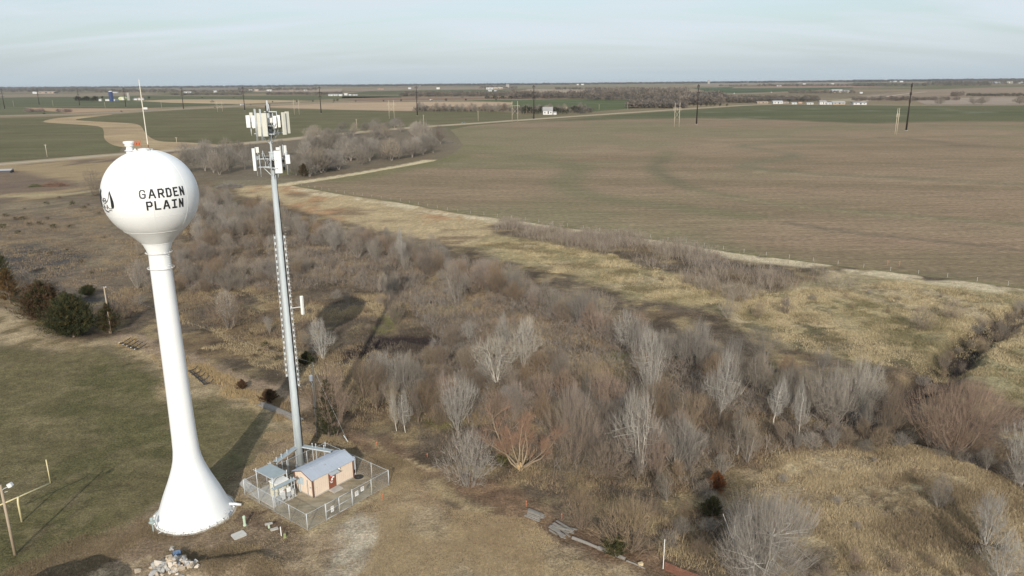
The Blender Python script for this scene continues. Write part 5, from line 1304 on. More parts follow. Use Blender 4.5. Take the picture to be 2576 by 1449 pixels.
# lower tier
panel(450, 500, 908, 1276, .2, PW, .2); panel(797, 913, 945, 1316, 1.35, PW, .22); panel(972, 1048, 1030, 1178, .45, PW, .28)
panel(885, 905, 885, 1240, .1, PG, .12, R(50)); panel(945, 985, 880, 1090, -.3, PW, .2, R(30))
radio(520, 940, -.1, .4, .65, .22, PW); radio(850, 930, -.2, .45, .3, .2, PW)
for a in ((505, 890, 515, 1370, .1), (560, 1008, 580, 1375, .6), (740, 1030, 748, 1368, 1.2), (612, 962, 628, 1205, -.7), (985, 965, 1012, 1365, .25), (1000, 970, 1025, 1340, -.1), (925, 870, 965, 1330, -.4), (855, 1310, 860, 1390, 1.2)): pipe(*a)
hb = MB()
for x0, y0, x1, y1, d0, d1 in ((530, 1082, 800, 1082, .3, .9), (600, 1048, 705, 1048, -.5, -.2), (520, 1096, 620, 1106, .3, -.5), (905, 1105, 1000, 1105, .5, .1), (905, 1190, 1000, 1190, .5, .1)):
    r0, z0 = azoom(x0, y0); r1, z1 = azoom(x1, y1); hb.bar(tuple(L3(r0, d0, z0)), tuple(L3(r1, d1, z1)), .06)
hb.build('tie_bar', STEEL, mp_)
for x_, y_, d_ in ((935, 1130, -.2), (950, 1040, -.2), (955, 1260, .1), (770, 1130, .3), (765, 1190, .3), (530, 1070, .0)): radio(x_, y_, d_, .26, .4, .2, mat('dark_radio_unit', (.10, .10, .105), .6, 4, .2) if y_ > 1100 else GREYM)
# side antenna on its bracket, half way up
sa = empty('side_antenna', L3(1.95, .2, 0)); sa.parent = mp_
zs = 22.2
MB().lathe([(.2, zs - 1.2), (.22, zs - 1.15), (.22, zs + 1.15), (.18, zs + 1.2)], 16).build('antenna_body', PW, sa, smooth=False)
MB().box((.1, -.2, zs), (.1, .06, 2.3)).build('antenna_strip', PG, sa)
MB().bar(tuple(-E1 * 1.5 + UP * (zs - .25)), (0, 0, zs - .2), .09).build('bracket', STEEL, sa)
MB().box((0, 0, zs - .2), (.34, .34, .22)).build('clamp', STEEL, sa)
# ================================================================== fenced compound at the foot of the monopole
FA = Vector((-23.5, 74.7, 0)); FU = Vector((-.785, .62, 0)).normalized(); FW = Vector((.62, .785, 0)).normalized()
def FL(a, b, z=0.0): v = FA + FU * a + FW * b; return (v.x, v.y, z)
RZ = math.atan2(FW.y, FW.x)                                    # local x along FW
def sheet_q(name, poly, z, m, kind='structure', h=0.0):
    mb = MB(); mb.prism(poly, h if h else .02, z); o = mb.build(name, m); tag(o, kind=kind); return o
GRAV = mat('compound_gravel', (.36, .32, .255), .95, 6, .35); 
gm2 = field_mat('compound_dirt', (.30, .255, .18), (.36, .31, .23), (.22, .18, .115), (.3, .3), 0)
sheet_q('compound_ground', [FL(.15, .15)[:2], FL(12.3, .15)[:2], FL(12.3, 12.4)[:2], FL(.15, 12.4)[:2]], -.01, gm2)
slab = MB().prism([FL(7.2, .45)[:2], FL(12.2, .45)[:2], FL(12.2, 3.9)[:2], FL(7.2, 3.9)[:2]], .14, -.02).build('concrete_pad', CONC); tag(slab, 'grey concrete pad under the equipment canopy in the fenced compound', 'pad')
wlk = MB().prism([FL(12.6, .6)[:2], FL(15.5, 1.1)[:2], FL(16.2, 2.4)[:2], FL(12.6, 1.9)[:2]], .05, 0).build('concrete_path', CONC); tag(wlk, kind='structure')
# ---- chain link fence
fence = empty('chain_link_fence', (FA.x, FA.y, 0)); tag(fence, 'grey chain-link fence with steel posts around the cell tower compound', 'fence')
def FR(a, b, z=0.0): v = FU * a + FW * b; return (v.x, v.y, z)
FH = 2.1
def mesh_mat():
    m = bpy.data.materials.new('chain_link_wire'); m.use_nodes = True; nt = m.node_tree; N = nt.nodes; L = nt.links
    b = N['Principled BSDF']; b.inputs['Base Color'].default_value = (.42, .44, .45, 1); b.inputs['Roughness'].default_value = .5; b.inputs['Metallic'].default_value = .3
    return m
WIRE = mesh_mat()
def chain(a0, b0, a1, b1, name, parent, z0=.05, z1=FH):
    """diamond mesh woven from thin wires"""
    p = Vector(FR(a0, b0)); q = Vector(FR(a1, b1)); L_ = (q - p).length; t = (q - p).normalized(); n = Vector((-t.y, t.x, 0))
    V = []; F = []; H_ = z1 - z0; step = .16; w = .0036
    k = int((L_ + H_) / step)
    for sgn in (1, -1):
        for i in range(k):
            x0 = i * step - (H_ if sgn > 0 else 0); x1_ = x0 + H_ * sgn
            za, zb = z0, z1; xa, xb = x0, x1_
            if sgn < 0: xa, xb = x0, x0 - H_
            # clip to the panel
            def cl(x, x2, z, z2, lim_lo, lim_hi):
                if x < lim_lo: f = (lim_lo - x) / (x2 - x) if x2 != x else 2; return (lim_lo, z + (z2 - z) * f) if 0 <= f <= 1 else None
                if x > lim_hi: f = (lim_hi - x) / (x2 - x) if x2 != x else 2; return (lim_hi, z + (z2 - z) * f) if 0 <= f <= 1 else None
                return (x, z)
            A = cl(xa, xb, za, zb, 0, L_); B_ = cl(xb, xa, zb, za, 0, L_)
            if A is None or B_ is None: continue
            P0 = p + t * A[0] + UP * A[1] + n * .004 * sgn; P1 = p + t * B_[0] + UP * B_[1] + n * .004 * sgn
            s = (P1 - P0).normalized().cross(n) * w
            j = len(V); V += [P0 - s, P0 + s, P1 + s, P1 - s]; F.append((j, j + 1, j + 2, j + 3))
    return link(name, mesh_np(name, [tuple(v) for v in V], F), WIRE, parent)
def post(a, b, h=FH + .05, r=.04, parent=None, name='post'):
    return MB().tube([FR(a, b, -.1), FR(a, b, h)], r, 8).build(name, STEEL, parent or fence, smooth=True)
S = 12.45
runs = [((0, 0), (S, 0)), ((S, 0), (S, S)), ((S, S), (0, S)), ((0, S), (0, 6.6)), ((0, 2.65), (0, 0))]
for (a0, b0), (a1, b1) in runs:
    chain(a0, b0, a1, b1, 'chain_link_panel', fence)
    rl_ = MB().tube([FR(a0, b0, FH), FR(a1, b1, FH)], .022, 6); rl_.tube([FR(a0, b0, .12), FR(a1, b1, .12)], .008, 4); rl_.build('top_rail', STEEL, fence)
for a, b in ((0, 0), (S, 0), (S, S), (0, S)): post(a, b, FH + .12, .05)
for a in (3.3, 6.4, 9.4): post(a, 0)
for b in (3.2, 6.3, 9.4): post(S, b); 
for a in (3.2, 6.3, 9.4): post(a, S)
post(0, 9.6); post(0, 2.65, FH + .1, .05); post(0, 6.6, FH + .1, .05)
dg = MB()
for p, q in ((FR(S, 0, FH), FR(S, 3.2, .2)), (FR(S, 0, FH), FR(9.4, 0, .2)), (FR(0, S, FH), FR(3.2, S, .2))): dg.tube([p, q], .012, 4)
dg.build('brace_rod', STEEL, fence)
for gi, (b0, b1) in enumerate(((2.72, 4.58), (4.62, 6.53))):
    gt = empty('gate', FR(0, 0)); gt.parent = fence
    chain(0, b0 + .05, 0, b1 - .05, 'gate_mesh', gt, .12, FH - .05)
    fr = MB()
    for p, q in ((FR(0, b0, .1), FR(0, b0, FH - .03)), (FR(0, b1, .1), FR(0, b1, FH - .03)), (FR(0, b0, .1), FR(0, b1, .1)), (FR(0, b0, FH - .03), FR(0, b1, FH - .03)), (FR(0, b0, 1.1), FR(0, b1, 1.1))): fr.tube([p, q], .026, 6)
    fr.build('gate_frame', STEEL, gt, smooth=True)
WSIGN = mat('white_sign_plate', (.82, .82, .80), .6, 3, .05); BLKS = mat('sign_print', (.06, .06, .065), .7, 3, .1); REDS = mat('red_sign_print', (.55, .06, .04), .6, 3, .15)
def fsign(b, z, w, h, lines, lab, a=-.05, m=WSIGN):
    o = MB().box((0, 0, 0), (w, .012, h)).build('fence_sign', m, None, FL(a, b, z)); o.rotation_euler = (0, 0, RZ)
    tag(o, lab, 'sign')
    for (u, v, lw, lh, mm) in lines: MB().box((u, -.009, v), (lw, .006, lh)).build('print', mm, o)
    return o
fsign(7.25, 1.35, .52, .62, [(0, .2, .38, .05, BLKS), (0, .08, .40, .03, BLKS), (0, -.02, .36, .03, BLKS), (0, -.14, .38, .03, BLKS)], 'white notice plate on the fence right of the gate, nearer to the gate')
fsign(8.15, 1.55, .50, .55, [(0, .16, .36, .05, BLKS), (0, .04, .38, .03, BLKS), (0, -.08, .34, .03, BLKS)], 'white notice plate on the fence right of the gate, farther from the gate')
fsign(3.55, 1.25, .42, .40, [(0, .1, .3, .04, BLKS), (0, 0, .3, .03, BLKS)], 'white upper notice plate on the left gate leaf')
fsign(3.55, .86, .42, .30, [(0, .05, .3, .03, BLKS), (0, -.05, .28, .03, BLKS)], 'white lower notice plate on the left gate leaf')
# ---- equipment shelter
SH0 = (5.15, 4.8); LA, LB = 3.5, 6.25; EH = 2.62; RH = .62
sh = empty('equipment_shed', FL(SH0[0], SH0[1]), RZ); tag(sh, 'tan panelled equipment shed with grey metal gable roof and brown door', 'shed')
# local frame: x along FW (length), y along FU (depth)
TANW = mat('tan_vertical_siding', (.78, .64, .51), .85, 1.2, .06); BRN_T = mat('brown_trim', (.16, .085, .06), .7, 3, .15)
wl = MB(); 
for (x0, y0, x1, y1) in ((0, 0, LB, 0), (LB, 0, LB, LA), (LB, LA, 0, LA), (0, LA, 0, 0)):
    L_ = math.hypot(x1 - x0, y1 - y0); n = int(L_ / .3); tx, ty = (x1 - x0) / L_, (y1 - y0) / L_; nx_, ny_ = ty, -tx
    for i in range(n):                                           # board-and-groove siding: each board a hair proud of the groove
        for u0, u1, o_ in ((i / n, (i + .93) / n, .012), ((i + .93) / n, (i + 1) / n, 0.0)):
            p0 = (x0 + tx * L_ * u0 + nx_ * o_, y0 + ty * L_ * u0 + ny_ * o_); p1 = (x0 + tx * L_ * u1 + nx_ * o_, y0 + ty * L_ * u1 + ny_ * o_)
            wl.add([(*p0, .12), (*p1, .12), (*p1, EH), (*p0, EH)], [(0, 1, 2, 3)])
for x in (-.012, LB + .012): wl.add([(x, 0, EH - .02), (x, LA, EH - .02), (x, LA / 2, EH + RH)], [(0, 1, 2)])
wl.build('wall', TANW, sh)
MB().box((LB / 2, LA / 2, .05), (LB + .06, LA + .06, .22)).build('foundation', CONC, sh)
ROOFM = mat('grey_metal_roof', (.42, .46, .52), .5, .8, .08, metal=.1, spec=.5)
rf = MB(); ov_, oh = .28, .3
for sg in (0, 1):
    y0 = -ov_ if sg == 0 else LA + ov_; zz0 = EH - ov_ * RH / (LA / 2)
    e = [(-oh, y0, zz0 + .05), (LB + oh, y0, zz0 + .05), (LB + oh, LA / 2, EH + RH + .05), (-oh, LA / 2, EH + RH + .05)]
    d = [(x, y, z - .07) for x, y, z in e]
    rf.add(e + d, [(0, 1, 2, 3), (7, 6, 5, 4), (0, 4, 5, 1), (1, 5, 6, 2), (3, 2, 6, 7), (0, 3, 7, 4)])
    for i in range(17):                                          # raised seams
        x = -oh + (LB + 2 * oh) * (i + .5) / 17
        rf.bar((x, y0, zz0 + .06), (x, LA / 2, EH + RH + .06), .03, .03)
roof = rf.build('roof', ROOFM, sh)
MB().bar((-oh, LA / 2, EH + RH + .065), (LB + oh, LA / 2, EH + RH + .065), .3, .04).build('ridge_cap', ROOFM, roof)
MB().lathe([(.06, 0), (.06, .15), (.1, .16), (.1, .2)], 10, (2.6, .9, EH + .35)).build('roof_vent', GREYM, roof)
for x, y in ((-.02, -.02), (LB + .02, -.02), (-.02, LA + .02)): MB().box((x, y, (EH + .1) / 2), (.17, .17, EH - .1)).build('corner_trim', BRN_T, sh)
fa = MB()
for x in (-oh - .015, LB + oh + .015):
    for y0, y1 in ((-ov_, LA / 2), (LA + ov_, LA / 2)): fa.bar((x, y0, EH - ov_ * RH / (LA / 2) - .02), (x, y1, EH + RH - .02), .03, .1)
fa.build('fascia', BRN_T, sh)
door = empty('door', (2.42, -.04, .16)); door.parent = sh
MB().box((.5, 0, 1.03), (.98, .06, 2.06)).build('door_leaf', mat('brown_door_paint', (.235, .085, .05), .6, 2, .15), door)
MB().box((.5, .01, 1.05), (1.12, .05, 2.16)).build('door_frame', BRN_T, door)
MB().box((.1, -.06, 1.0), (.05, .07, .18)).build('handle', STEEL, door)
for (x, z, w, h, m) in ((.40, 1.66, .5, .32, REDS), (.62, 1.38, .34, .22, WSIGN), (.42, 1.16, .26, .3, WSIGN), (.34, .82, .32, .22, WSIGN), (.36, .88, .26, .08, REDS)):
    MB().box((x, -.042 - (.006 if m is REDS and z < 1 else 0), z), (w, .012, h)).build('door_sign', m, door)
for k, (x, z, w) in enumerate(((.40, 1.72, .36), (.40, 1.62, .30))): MB().box((x, -.052, z), (w, .006, .04)).build('sign_print', WSIGN, door)
MB().box((2.92, -.42, 2.36), (1.35, .78, .05), 0, Matrix.Rotation(R(14), 3, 'X')).build('door_canopy', GREYM, sh)
lt = MB().box((3.95, -.1, 2.42), (.16, .16, .16)); lt.lathe([(.11, 0), (.08, .16)], 12, (3.95, -.2, 2.32)); lt.build('wall_light', WSIGN, sh)
mt = MB().box((-.12, 2.0, 1.72), (.2, .5, .85)); mt.build('meter_cabinet', mat('pale_blue_grey_box', (.44, .52, .56), .6, 3, .1), sh)
mt = MB().box((-.12, 2.55, 1.45), (.18, .34, .55)); mt.tube([(-.1, 2.5, 0), (-.1, 2.5, 1.3)], .05, 8); mt.build('meter_box', mat('pale_blue_grey_box', (.44, .52, .56)), sh)
MB().tube([(-.12, .95, 0), (-.12, .95, 2.15)], .05, 8).build('conduit', GREYM, sh)
MB().box((-.05, .45, 1.3), (.06, .24, .2)).build('outlet_box', GREYM, sh)
MB().box((.55, -.03, 1.2), (.07, .05, .1)).build('outlet_box', GREYM, sh)
ac = MB().box((LB + .32, .7, 1.35), (.55, 1.0, 2.5)); o = ac.build('air_conditioner', WSIGN, sh)
gr_ = MB()
for k in range(6): gr_.box((LB + .605, .7, .5 + k * .12), (.02, .8, .05))
gr_.build('grille', DARKM, o); MB().box((LB + .32, .195, .62), (.4, .02, .5)).build('service_panel', DARKM, o)
st = MB().box((0, 0, .07), (1.45, 1.05, .14)).build('door_step', CONC, None, FL(4.55, 7.75, 0)); st.rotation_euler = (0, 0, RZ); tag(st, 'concrete step slab in front of the brown shed door', 'step')
mh = MB().lathe([(.62, 0), (.62, .035), (.55, .045)], 28).build('manhole_cover', mat('black_iron', (.035, .03, .028), .7, 5, .3), None, FL(4.7, 11.55, .0)); tag(mh, 'round black manhole cover beside the shed inside the fence', 'manhole cover')
# ---- open canopy and outdoor cabinets
can = empty('equipment_canopy', FL(8.6, 1.6), RZ); tag(can, 'tall-legged canopy with flat corrugated grey roof over the cabinets', 'canopy')
CORR = mat('corrugated_zinc_roof', (.36, .41, .42), .5, 1.5, .1, metal=.2)
cr = MB()
for i in range(22):
    y = -.15 + 3.5 * i / 22; cr.box((.95, y + .08, 2.98 + (.015 if i % 2 else 0)), (2.1, .17, .03))
cr.build('canopy_roof', CORR, can)
for x, y, h in ((-.1, -.1, 3.15), (-.1, 3.3, 3.3), (1.95, -.1, 3.3), (1.95, 3.3, 3.3)): MB().tube([(x, y, 0), (x, y, h)], .055, 8).build('canopy_post', STEEL, can, smooth=True)
xx = MB()
for p, q in (((-.1, -.1, 2.9), (-.1, 3.9, 2.9)), ((1.95, -.1, 2.9), (1.95, 3.9, 2.9)), ((-.1, 3.3, 2.9), (1.95, 3.3, 2.9)), ((-.1, -.1, 2.9), (1.95, -.1, 2.9))): xx.bar(p, q, .07)
xx.build('canopy_beam', STEEL, can)
CAB = mat('cream_cabinet_paint', (.72, .69, .56), .5, 2, .06)
cb = empty('equipment_cabinet', FL(8.15, 1.75, .12), RZ); tag(cb, 'cream outdoor cabinet with ribbed side under the corrugated canopy', 'cabinet')
MB().box((.85, .75, 1.0), (1.7, 1.35, 2.0)).build('cabinet_body', CAB, cb)
rb = MB()
for k in range(7): rb.box((.1 + k * .09 - .1 - .02, .2 + .17 * k, 1.0), (.03, .06, 1.7))
for k in range(6): rb.box((-.02, .2 + .2 * k, 1.05), (.05, .07, 1.7))
rb.build('cooling_ribs', mat('cream_cabinet_shade', (.62, .60, .50), .5), cb)
MB().box((.85, .75, 2.05), (1.85, 1.5, .12)).build('cabinet_top', WSIGN, cb); MB().box((.9, .06, 1.0), (.5, .03, 1.6)).build('cabinet_door', CAB, cb)
rk = empty('electrical_rack', FL(7.25, .65), RZ); tag(rk, 'steel rack of grey switch boxes with a narrow sheet roof over it', 'electrical rack')
for x, h in ((.1, 2.75), (1.3, 2.2), (2.6, 2.9), (3.0, 2.7)): MB().tube([(x, 0, 0), (x, 0, h)], .05, 8).build('rack_post', STEEL, rk)
MB().box((1.55, -.05, 2.45), (3.3, .55, .04), 0, Matrix.Rotation(R(10), 3, 'X')).build('rack_roof', CORR, rk)
for (x, z, w, h, m) in ((.45, .95, .45, .62, GREYM), (1.15, 1.05, .62, 1.05, RAD), (1.15, 1.72, .5, .28, WSIGN), (2.0, .85, .42, .5, GREYM), (2.05, 1.5, .46, .56, WSIGN), (2.55, .9, .36, .56, RAD), (.85, .75, .26, .4, GREYM)):
    bx_ = MB().box((x, -.14, z), (w, .2, h)); bx_.tube([(x - .08, -.1, 0), (x - .08, -.1, z)], .03, 6); bx_.tube([(x + .08, -.1, 0), (x + .08, -.1, z)], .03, 6); bx_.build('switch_box', m, rk)
MB().box((1.3, -.245, 1.76), (.14, .012, .12)).build('warning_label', REDS, rk)
for k in range(3): MB().bar((.0, .03, .7 + k * .5), (3.0, .03, .7 + k * .5), .05).build('rack_rail', STEEL, rk)
# ---- ice bridges from the monopole
def bridge(p, q, lab, legs):
    P_, Q_ = Vector(p), Vector(q); rz = math.atan2(Q_.y - P_.y, Q_.x - P_.x); L_ = (Q_ - P_).length
    o = empty('ice_bridge', p, rz); tag(o, lab, 'ice bridge')
    MB().box((L_ / 2, 0, .0), (L_, .62, .05)).build('cover_plate', CORR, o)
    sd = MB(); sd.box((L_ / 2, -.32, -.06), (L_, .04, .14)); sd.box((L_ / 2, .32, -.06), (L_, .04, .14)); sd.build('side_rail', STEEL, o)
    for f in legs: 
        lg = MB().tube([(L_ * f, .1, -p[2]), (L_ * f, .1, .45)], .05, 8); lg.lathe([(.05, 0), (.08, .02), (.08, .12), (.03, .16)], 8, (L_ * f, .1, .42)); lg.build('support_post', STEEL, o)
    cbm = MB()
    for k in range(5): cbm.tube([(0, -.2 + .1 * k, -.12), (L_ / 2, -.2 + .1 * k, -.2), (L_, -.2 + .1 * k, -.12)], .03, 5)
    cbm.build('cable_run', DARKM, o)
c0 = Vector((MX, MY, 2.9))
bridge(tuple(c0 + Vector((.45, .1, 0))), FL(8.6, 10.6, 2.9), 'short covered cable bridge from the monopole to the shed roof', (.32, .44, .72))
bridge(tuple(c0 + Vector((-.4, -.2, 0))), FL(12.0, 4.3, 2.9), 'long covered cable bridge from the monopole to the canopy', (.45, .72, .95))
# ---- small utility things outside the fence
PGRN = mat('pale_green_plastic', (.46, .56, .42), .6, 3, .1); MGRN = mat('olive_plastic', (.26, .29, .13), .7, 3, .15)
o = MB().lathe([(.2, 0), (.2, .12), (.15, .16), (.15, .95), (.17, .97), (.17, 1.2), (.12, 1.26)], 16).build('cable_pedestal', PGRN, None, PZ(616, 1322)); tag(o, 'pale green cylindrical cable pedestal standing on bare soil by the tower', 'pedestal')
vt = empty('vent_stand', PZ(677, 1328)); tag(vt, 'pale stub post carrying a flat grey lid beside the fence', 'vent')
MB().lathe([(.13, 0), (.13, .5)], 12).build('stub', PGRN, vt); MB().box((0, 0, .54), (.85, .38, .07), R(25)).build('lid', CONC, vt)
o = MB().box((0, 0, .06), (.85, .45, .12), R(30)).build('vault_lid', CONC, None, PZ(690, 1332)); tag(o, 'small grey concrete lid lying between the stub post and white pipe', 'lid')
o = MB().tube([(0, 0, -.1), (-.02, 0, 1.15)], .055, 10).build('marker_pipe', WSIGN, None, PZ(708, 1348)); tag(o, 'thin white plastic pipe standing in dark soil by the fence', 'pipe')
o = MB().lathe([(.2, 0), (.17, .1), (.15, .45), (.08, .5)], 12).build('cable_pedestal', MGRN, None, PZ(717, 1352)); tag(o, 'squat olive pedestal right of the white plastic pipe', 'pedestal')
o = MB().prism([(math.cos(t) * .62 * abs(math.cos(t)) ** -.55 if abs(math.cos(t)) > .3 else math.cos(t) * .9, 0) for t in ()] or [(-.72, -.5), (-.6, -.62), (.6, -.62), (.72, -.5), (.72, .5), (.6, .62), (-.6, .62), (-.72, .5)], .12, 0).build('vault_lid', mat('pale_vault_lid', (.52, .50, .46), .8, 2, .12), None, PZ(601, 1347)); o.rotation_euler = (0, 0, R(42)); tag(o, 'large square grey vault lid on dead grass in front of the tower', 'lid')
o = empty('meter_post', PZ(386, 1337)); tag(o, 'grey-green utility post with round cap at the left foot of the tower', 'meter')
UGR = mat('grey_green_paint', (.36, .42, .40), .6, 3, .12)
MB().tube([(0, 0, -.1), (0, 0, 1.3)], .07, 8).build('post', UGR, o); MB().lathe([(.1, 1.05), (.34, 1.15), (.36, 1.25), (.1, 1.36)], 14).build('hood', UGR, o); MB().lathe([(.14, 1.36), (.2, 1.45), (.2, 1.7), (.1, 1.78)], 12).build('cap', UGR, o)
o = MB().tube([(0, 0, .05), (.5, .25, .25), (.8, .35, .55)], .035, 6).build('drain_pipe', WHITE2, None, PZ(398, 1343)); tag(o, 'bent white pipe stub at the edge of the tower base', 'pipe')
ORNG = mat('orange_stake_paint', (.60, .16, .07), .7, 4, .15)
for px, py, h, lab in ((963, 1258, .85, 'orange survey stake just right of the fenced compound'), (948, 1122, .7, 'orange survey stake at the upper end of the wood-chip track'), (1324, 1275, .8, 'orange stake behind the upper pile of planks'), (1413, 1306, .7, 'orange stake between the plank pile and the log heap'), (1075, 1150, .6, 'orange stake along the pale grass line beside the track'), (2232, 667, 1.3, 'left orange post at the corner of the brown field'), (2262, 669, 1.3, 'right orange post at the corner of the brown field')):
    s_ = empty('survey_stake', PZ(px, py)); tag(s_, lab, 'stake')
    MB().box((0, 0, h / 2 - .1), (.05 if h < 1 else .09, .03 if h < 1 else .09, h + .1)).build('stake', ORNG, s_); MB().box((0, -.02, h - .08), (.09 if h < 1 else .12, .05 if h < 1 else .12, .14)).build('flag_band', mat('pink_flagging', (.75, .25, .14), .7), s_)
# ================================================================== poles, goal post, field equipment
def zat(x, y, py):
    lo, hi = 0., 80.
    for _ in range(50):
        m_ = (lo + hi) / 2; d = np.array([x, y, m_ - CAMH]); q = CY - FPX * (d @ _U) / (d @ _F)
        if q > py: lo = m_
        else: hi = m_
    return lo
WOODP = mat('weathered_pole_wood', (.40, .32, .23), .9, 1.5, .2, stretch=(6, 6, .6)); GREYW = mat('grey_weathered_boards', (.25, .228, .20), .9, 2, .25, stretch=(1, 4, 4)); 
YEL = mat('yellow_post_paint', (.64, .56, .32), .55, 3, .08)
g = G(55, 1312); gp = empty('goal_post', (g[0], g[1], 0)); tag(gp, 'yellow gooseneck football goal post on the lawn at the left edge', 'goal post')
bh = 3.05; e1 = G(127, 1215, bh); cx_ = G(38, 1254, bh); dv = (e1 - cx_) / np.linalg.norm(e1 - cx_); hl = 3.6; ce = e1 - dv * hl
loc_ = lambda p, z: (p[0] - g[0], p[1] - g[1], z)
MB().tube([(0, 0, -.1), (0, 0, 2.4), tuple(np.array(loc_(ce, bh)) * np.array([.35, .35, 1]) - np.array([0, 0, .1])), loc_(ce, bh)], .11, 12).build('support_post', YEL, gp, smooth=True)
MB().tube([loc_(ce - dv * hl, bh), loc_(ce + dv * hl, bh)], .085, 10).build('crossbar', YEL, gp, smooth=True)
for s in (1, -1): MB().tube([loc_(ce + dv * hl * s, bh), loc_(ce + dv * hl * s, bh + 3.1)], .065, 10).build('upright', YEL, gp, smooth=True)
g = G(38, 1395); h = zat(g[0], g[1], 1220); lp = empty('light_pole', (g[0], g[1], 0)); tag(lp, 'tall weathered wooden pole with a floodlight beside the goal post', 'light pole')
MB().tube([(0, 0, -.2), (0, 0, h)], [.17, .12], 10).build('pole', WOODP, lp, smooth=True)
lamp = empty('floodlight', (.95, .1, h - .05)); lamp.parent = lp
MB().box((0, 0, 0), (.5, .32, .38), 0, Matrix.Rotation(R(-25), 3, 'Y')).build('lamp_housing', mat('pale_grey_lamp', (.66, .68, .68), .4, 4, .06), lamp); MB().box((.05, 0, -.22), (.42, .28, .06), 0, Matrix.Rotation(R(-25), 3, 'Y')).build('lamp_glass', mat('lamp_glass', (.75, .78, .78), .2, 4, .04, spec=.6), lamp)
MB().tube([(0, 0, h - .7), (.3, .03, h - .45), (.8, .1, h - .25)], .035, 6).build('arm', STEEL, lp); MB().tube([(.25, .05, h - .9), (.6, .08, h - .8)], .03, 6).build('brace', STEEL, lp)
for bx, by, ty, lab in ((280, 838, 721, 'bare wooden pole standing in front of the right-hand cedar'),):
    g = G(bx, by); h = zat(g[0], g[1], ty); o = empty('utility_pole', (g[0], g[1], 0)); tag(o, lab, 'utility pole'); UP1 = (g[0], g[1], h)
    MB().tube([(0, 0, -.2), (0, 0, h)], [.17, .12], 10).build('pole', WOODP, o, smooth=True); MB().box((.25, 0, h - .15), (.4, .08, .08)).build('bracket', STEEL, o); MB().lathe([(.05, 0), (.07, .1), (.03, .16)], 8, (.4, 0, h - .12)).build('insulator', WSIGN, o)
g = G(802, 1100); h = zat(g[0], g[1], 912); o = empty('utility_pole', (g[0], g[1], 0)); tag(o, 'utility pole with white transformer can and riser pipe behind the compound', 'utility pole'); UP2 = (g[0], g[1], h)
MB().tube([(0, 0, -.2), (0, 0, h)], [.17, .12], 10).build('pole', WOODP, o, smooth=True)
MB().lathe([(.24, 0), (.26, .05), (.26, .75), (.2, .85), (.08, .9)], 14, (-.36, -.1, h - 2.7)).build('transformer', WSIGN, o); MB().box((-.15, 0, h - .6), (.7, .08, .1)).build('crossarm', WOODP, o)
for x in (-.45, .1): MB().lathe([(.04, 0), (.06, .12), (.03, .2)], 8, (x, 0, h - .55)).build('insulator', WSIGN, o)
MB().tube([(-.2, -.12, .2), (-.2, -.12, h - 3.2), (-.35, -.12, h - 2.9)], .055, 8).build('riser_pipe', STEEL, o, smooth=True)
gw = MB().tube([(0, 0, h - .8), (4.5, -1.5, 0)], .012, 4); gw.tube([(3.9, -1.3, .95), (4.5, -1.5, 0)], .05, 6); gw.build('guy_wire', STEEL, o)
def wire(p, q, sag, lab, r=.012):
    p, q = Vector(p), Vector(q); pts = [p.lerp(q, f) - UP * (4 * sag * f * (1 - f)) for f in np.linspace(0, 1, 15)]
    o = MB().tube([tuple(v - p) for v in pts], r, 4).build('power_line', mat('aluminium_wire', (.35, .35, .36), .5, 1, .1, metal=.5), None, tuple(p)); tag(o, lab, 'power line')
wire(UP1, UP2, .9, 'thin overhead wire from the bare wooden pole to the transformer pole')
wire((-118, 176, 10), UP1, 1.0, 'thin overhead wire from the bare wooden pole toward the left edge')
# ---- transmission line
DKW = mat('dark_steel_pole', (.035, .027, .024), .8, .4, .25)
TP = [(-702.7, 1654.2), (-522.8, 1513.4), (-327.9, 1330.3), (-144.8, 1194.1), (32.3, 1053.5), (216.6, 889.0), (386.7, 743.8)]
TP = [tuple(G(*p)) for p in ((462, 274), (616, 278), (808, 285), (1050, 291), (1343, 299.5), (1752, 312.5), (2279.5, 328.5))]
TP = [tuple(G(*p)) for p in ((12, 274.3), (99, 264), (200.5, 265.8), (317, 270))] + TP
ld = np.array(TP[-1]) - np.array(TP[4]); lrz = math.atan2(ld[1], ld[0])
PHS = ['first from the left edge', 'second from the left edge', 'third from the left edge', 'fourth, by the white sheds of the farm', 'fifth, at the bend of the highway', 'sixth, left of the monopole head', 'seventh, right of the monopole head', 'eighth, before the shelter belt', 'ninth, by the farmhouse road', 'second from the right, in the brown field', 'rightmost and tallest in the picture']
HSCL = []
def make_tpole(H_):
    o = empty('transmission_pole', (0, 0, 0))
    MB().tube([(0, 0, -.5), (0, 0, H_)], [.85, .38], 10).build('pole', DKW, o, smooth=True)
    for z, w in ((H_ - 2.0, 5.2), (H_ - 9.5, 6.6), (H_ - 17, 5.6)):
        MB().tube([(0, -w / 2, z + .35), (0, 0, z), (0, w / 2, z + .35)], [.22, .32, .22], 6).build('crossarm', DKW, o)
        for s in (-1, 1): MB().tube([(0, s * w / 2, z + .3), (0, s * w / 2, z - 2.2)], .24, 6).build('insulator_string', DKW, o)
    pl = MB().lathe([(1.7, -.2), (1.6, .25), (1.2, .3)], 14); pl.build('footing', CONC, o)
    return o
tpo = make_tpole(45.0); kids = list(tpo.children)
for i, (x, y) in enumerate(TP):
    o = tpo if i == 0 else tpo.copy()
    if i:
        COL.objects.link(o)
        for c in kids:
            cc = c.copy(); COL.objects.link(cc); cc.parent = o
    o.location = (x, y, 0); o.rotation_euler = (0, 0, lrz)
    tag(o, 'dark transmission pole with paired arms, ' + PHS[i], 'transmission pole', 'transmission poles in a row across the fields')
cwm = mat('line_conductor', (.22, .22, .23), .6, 1, .05)
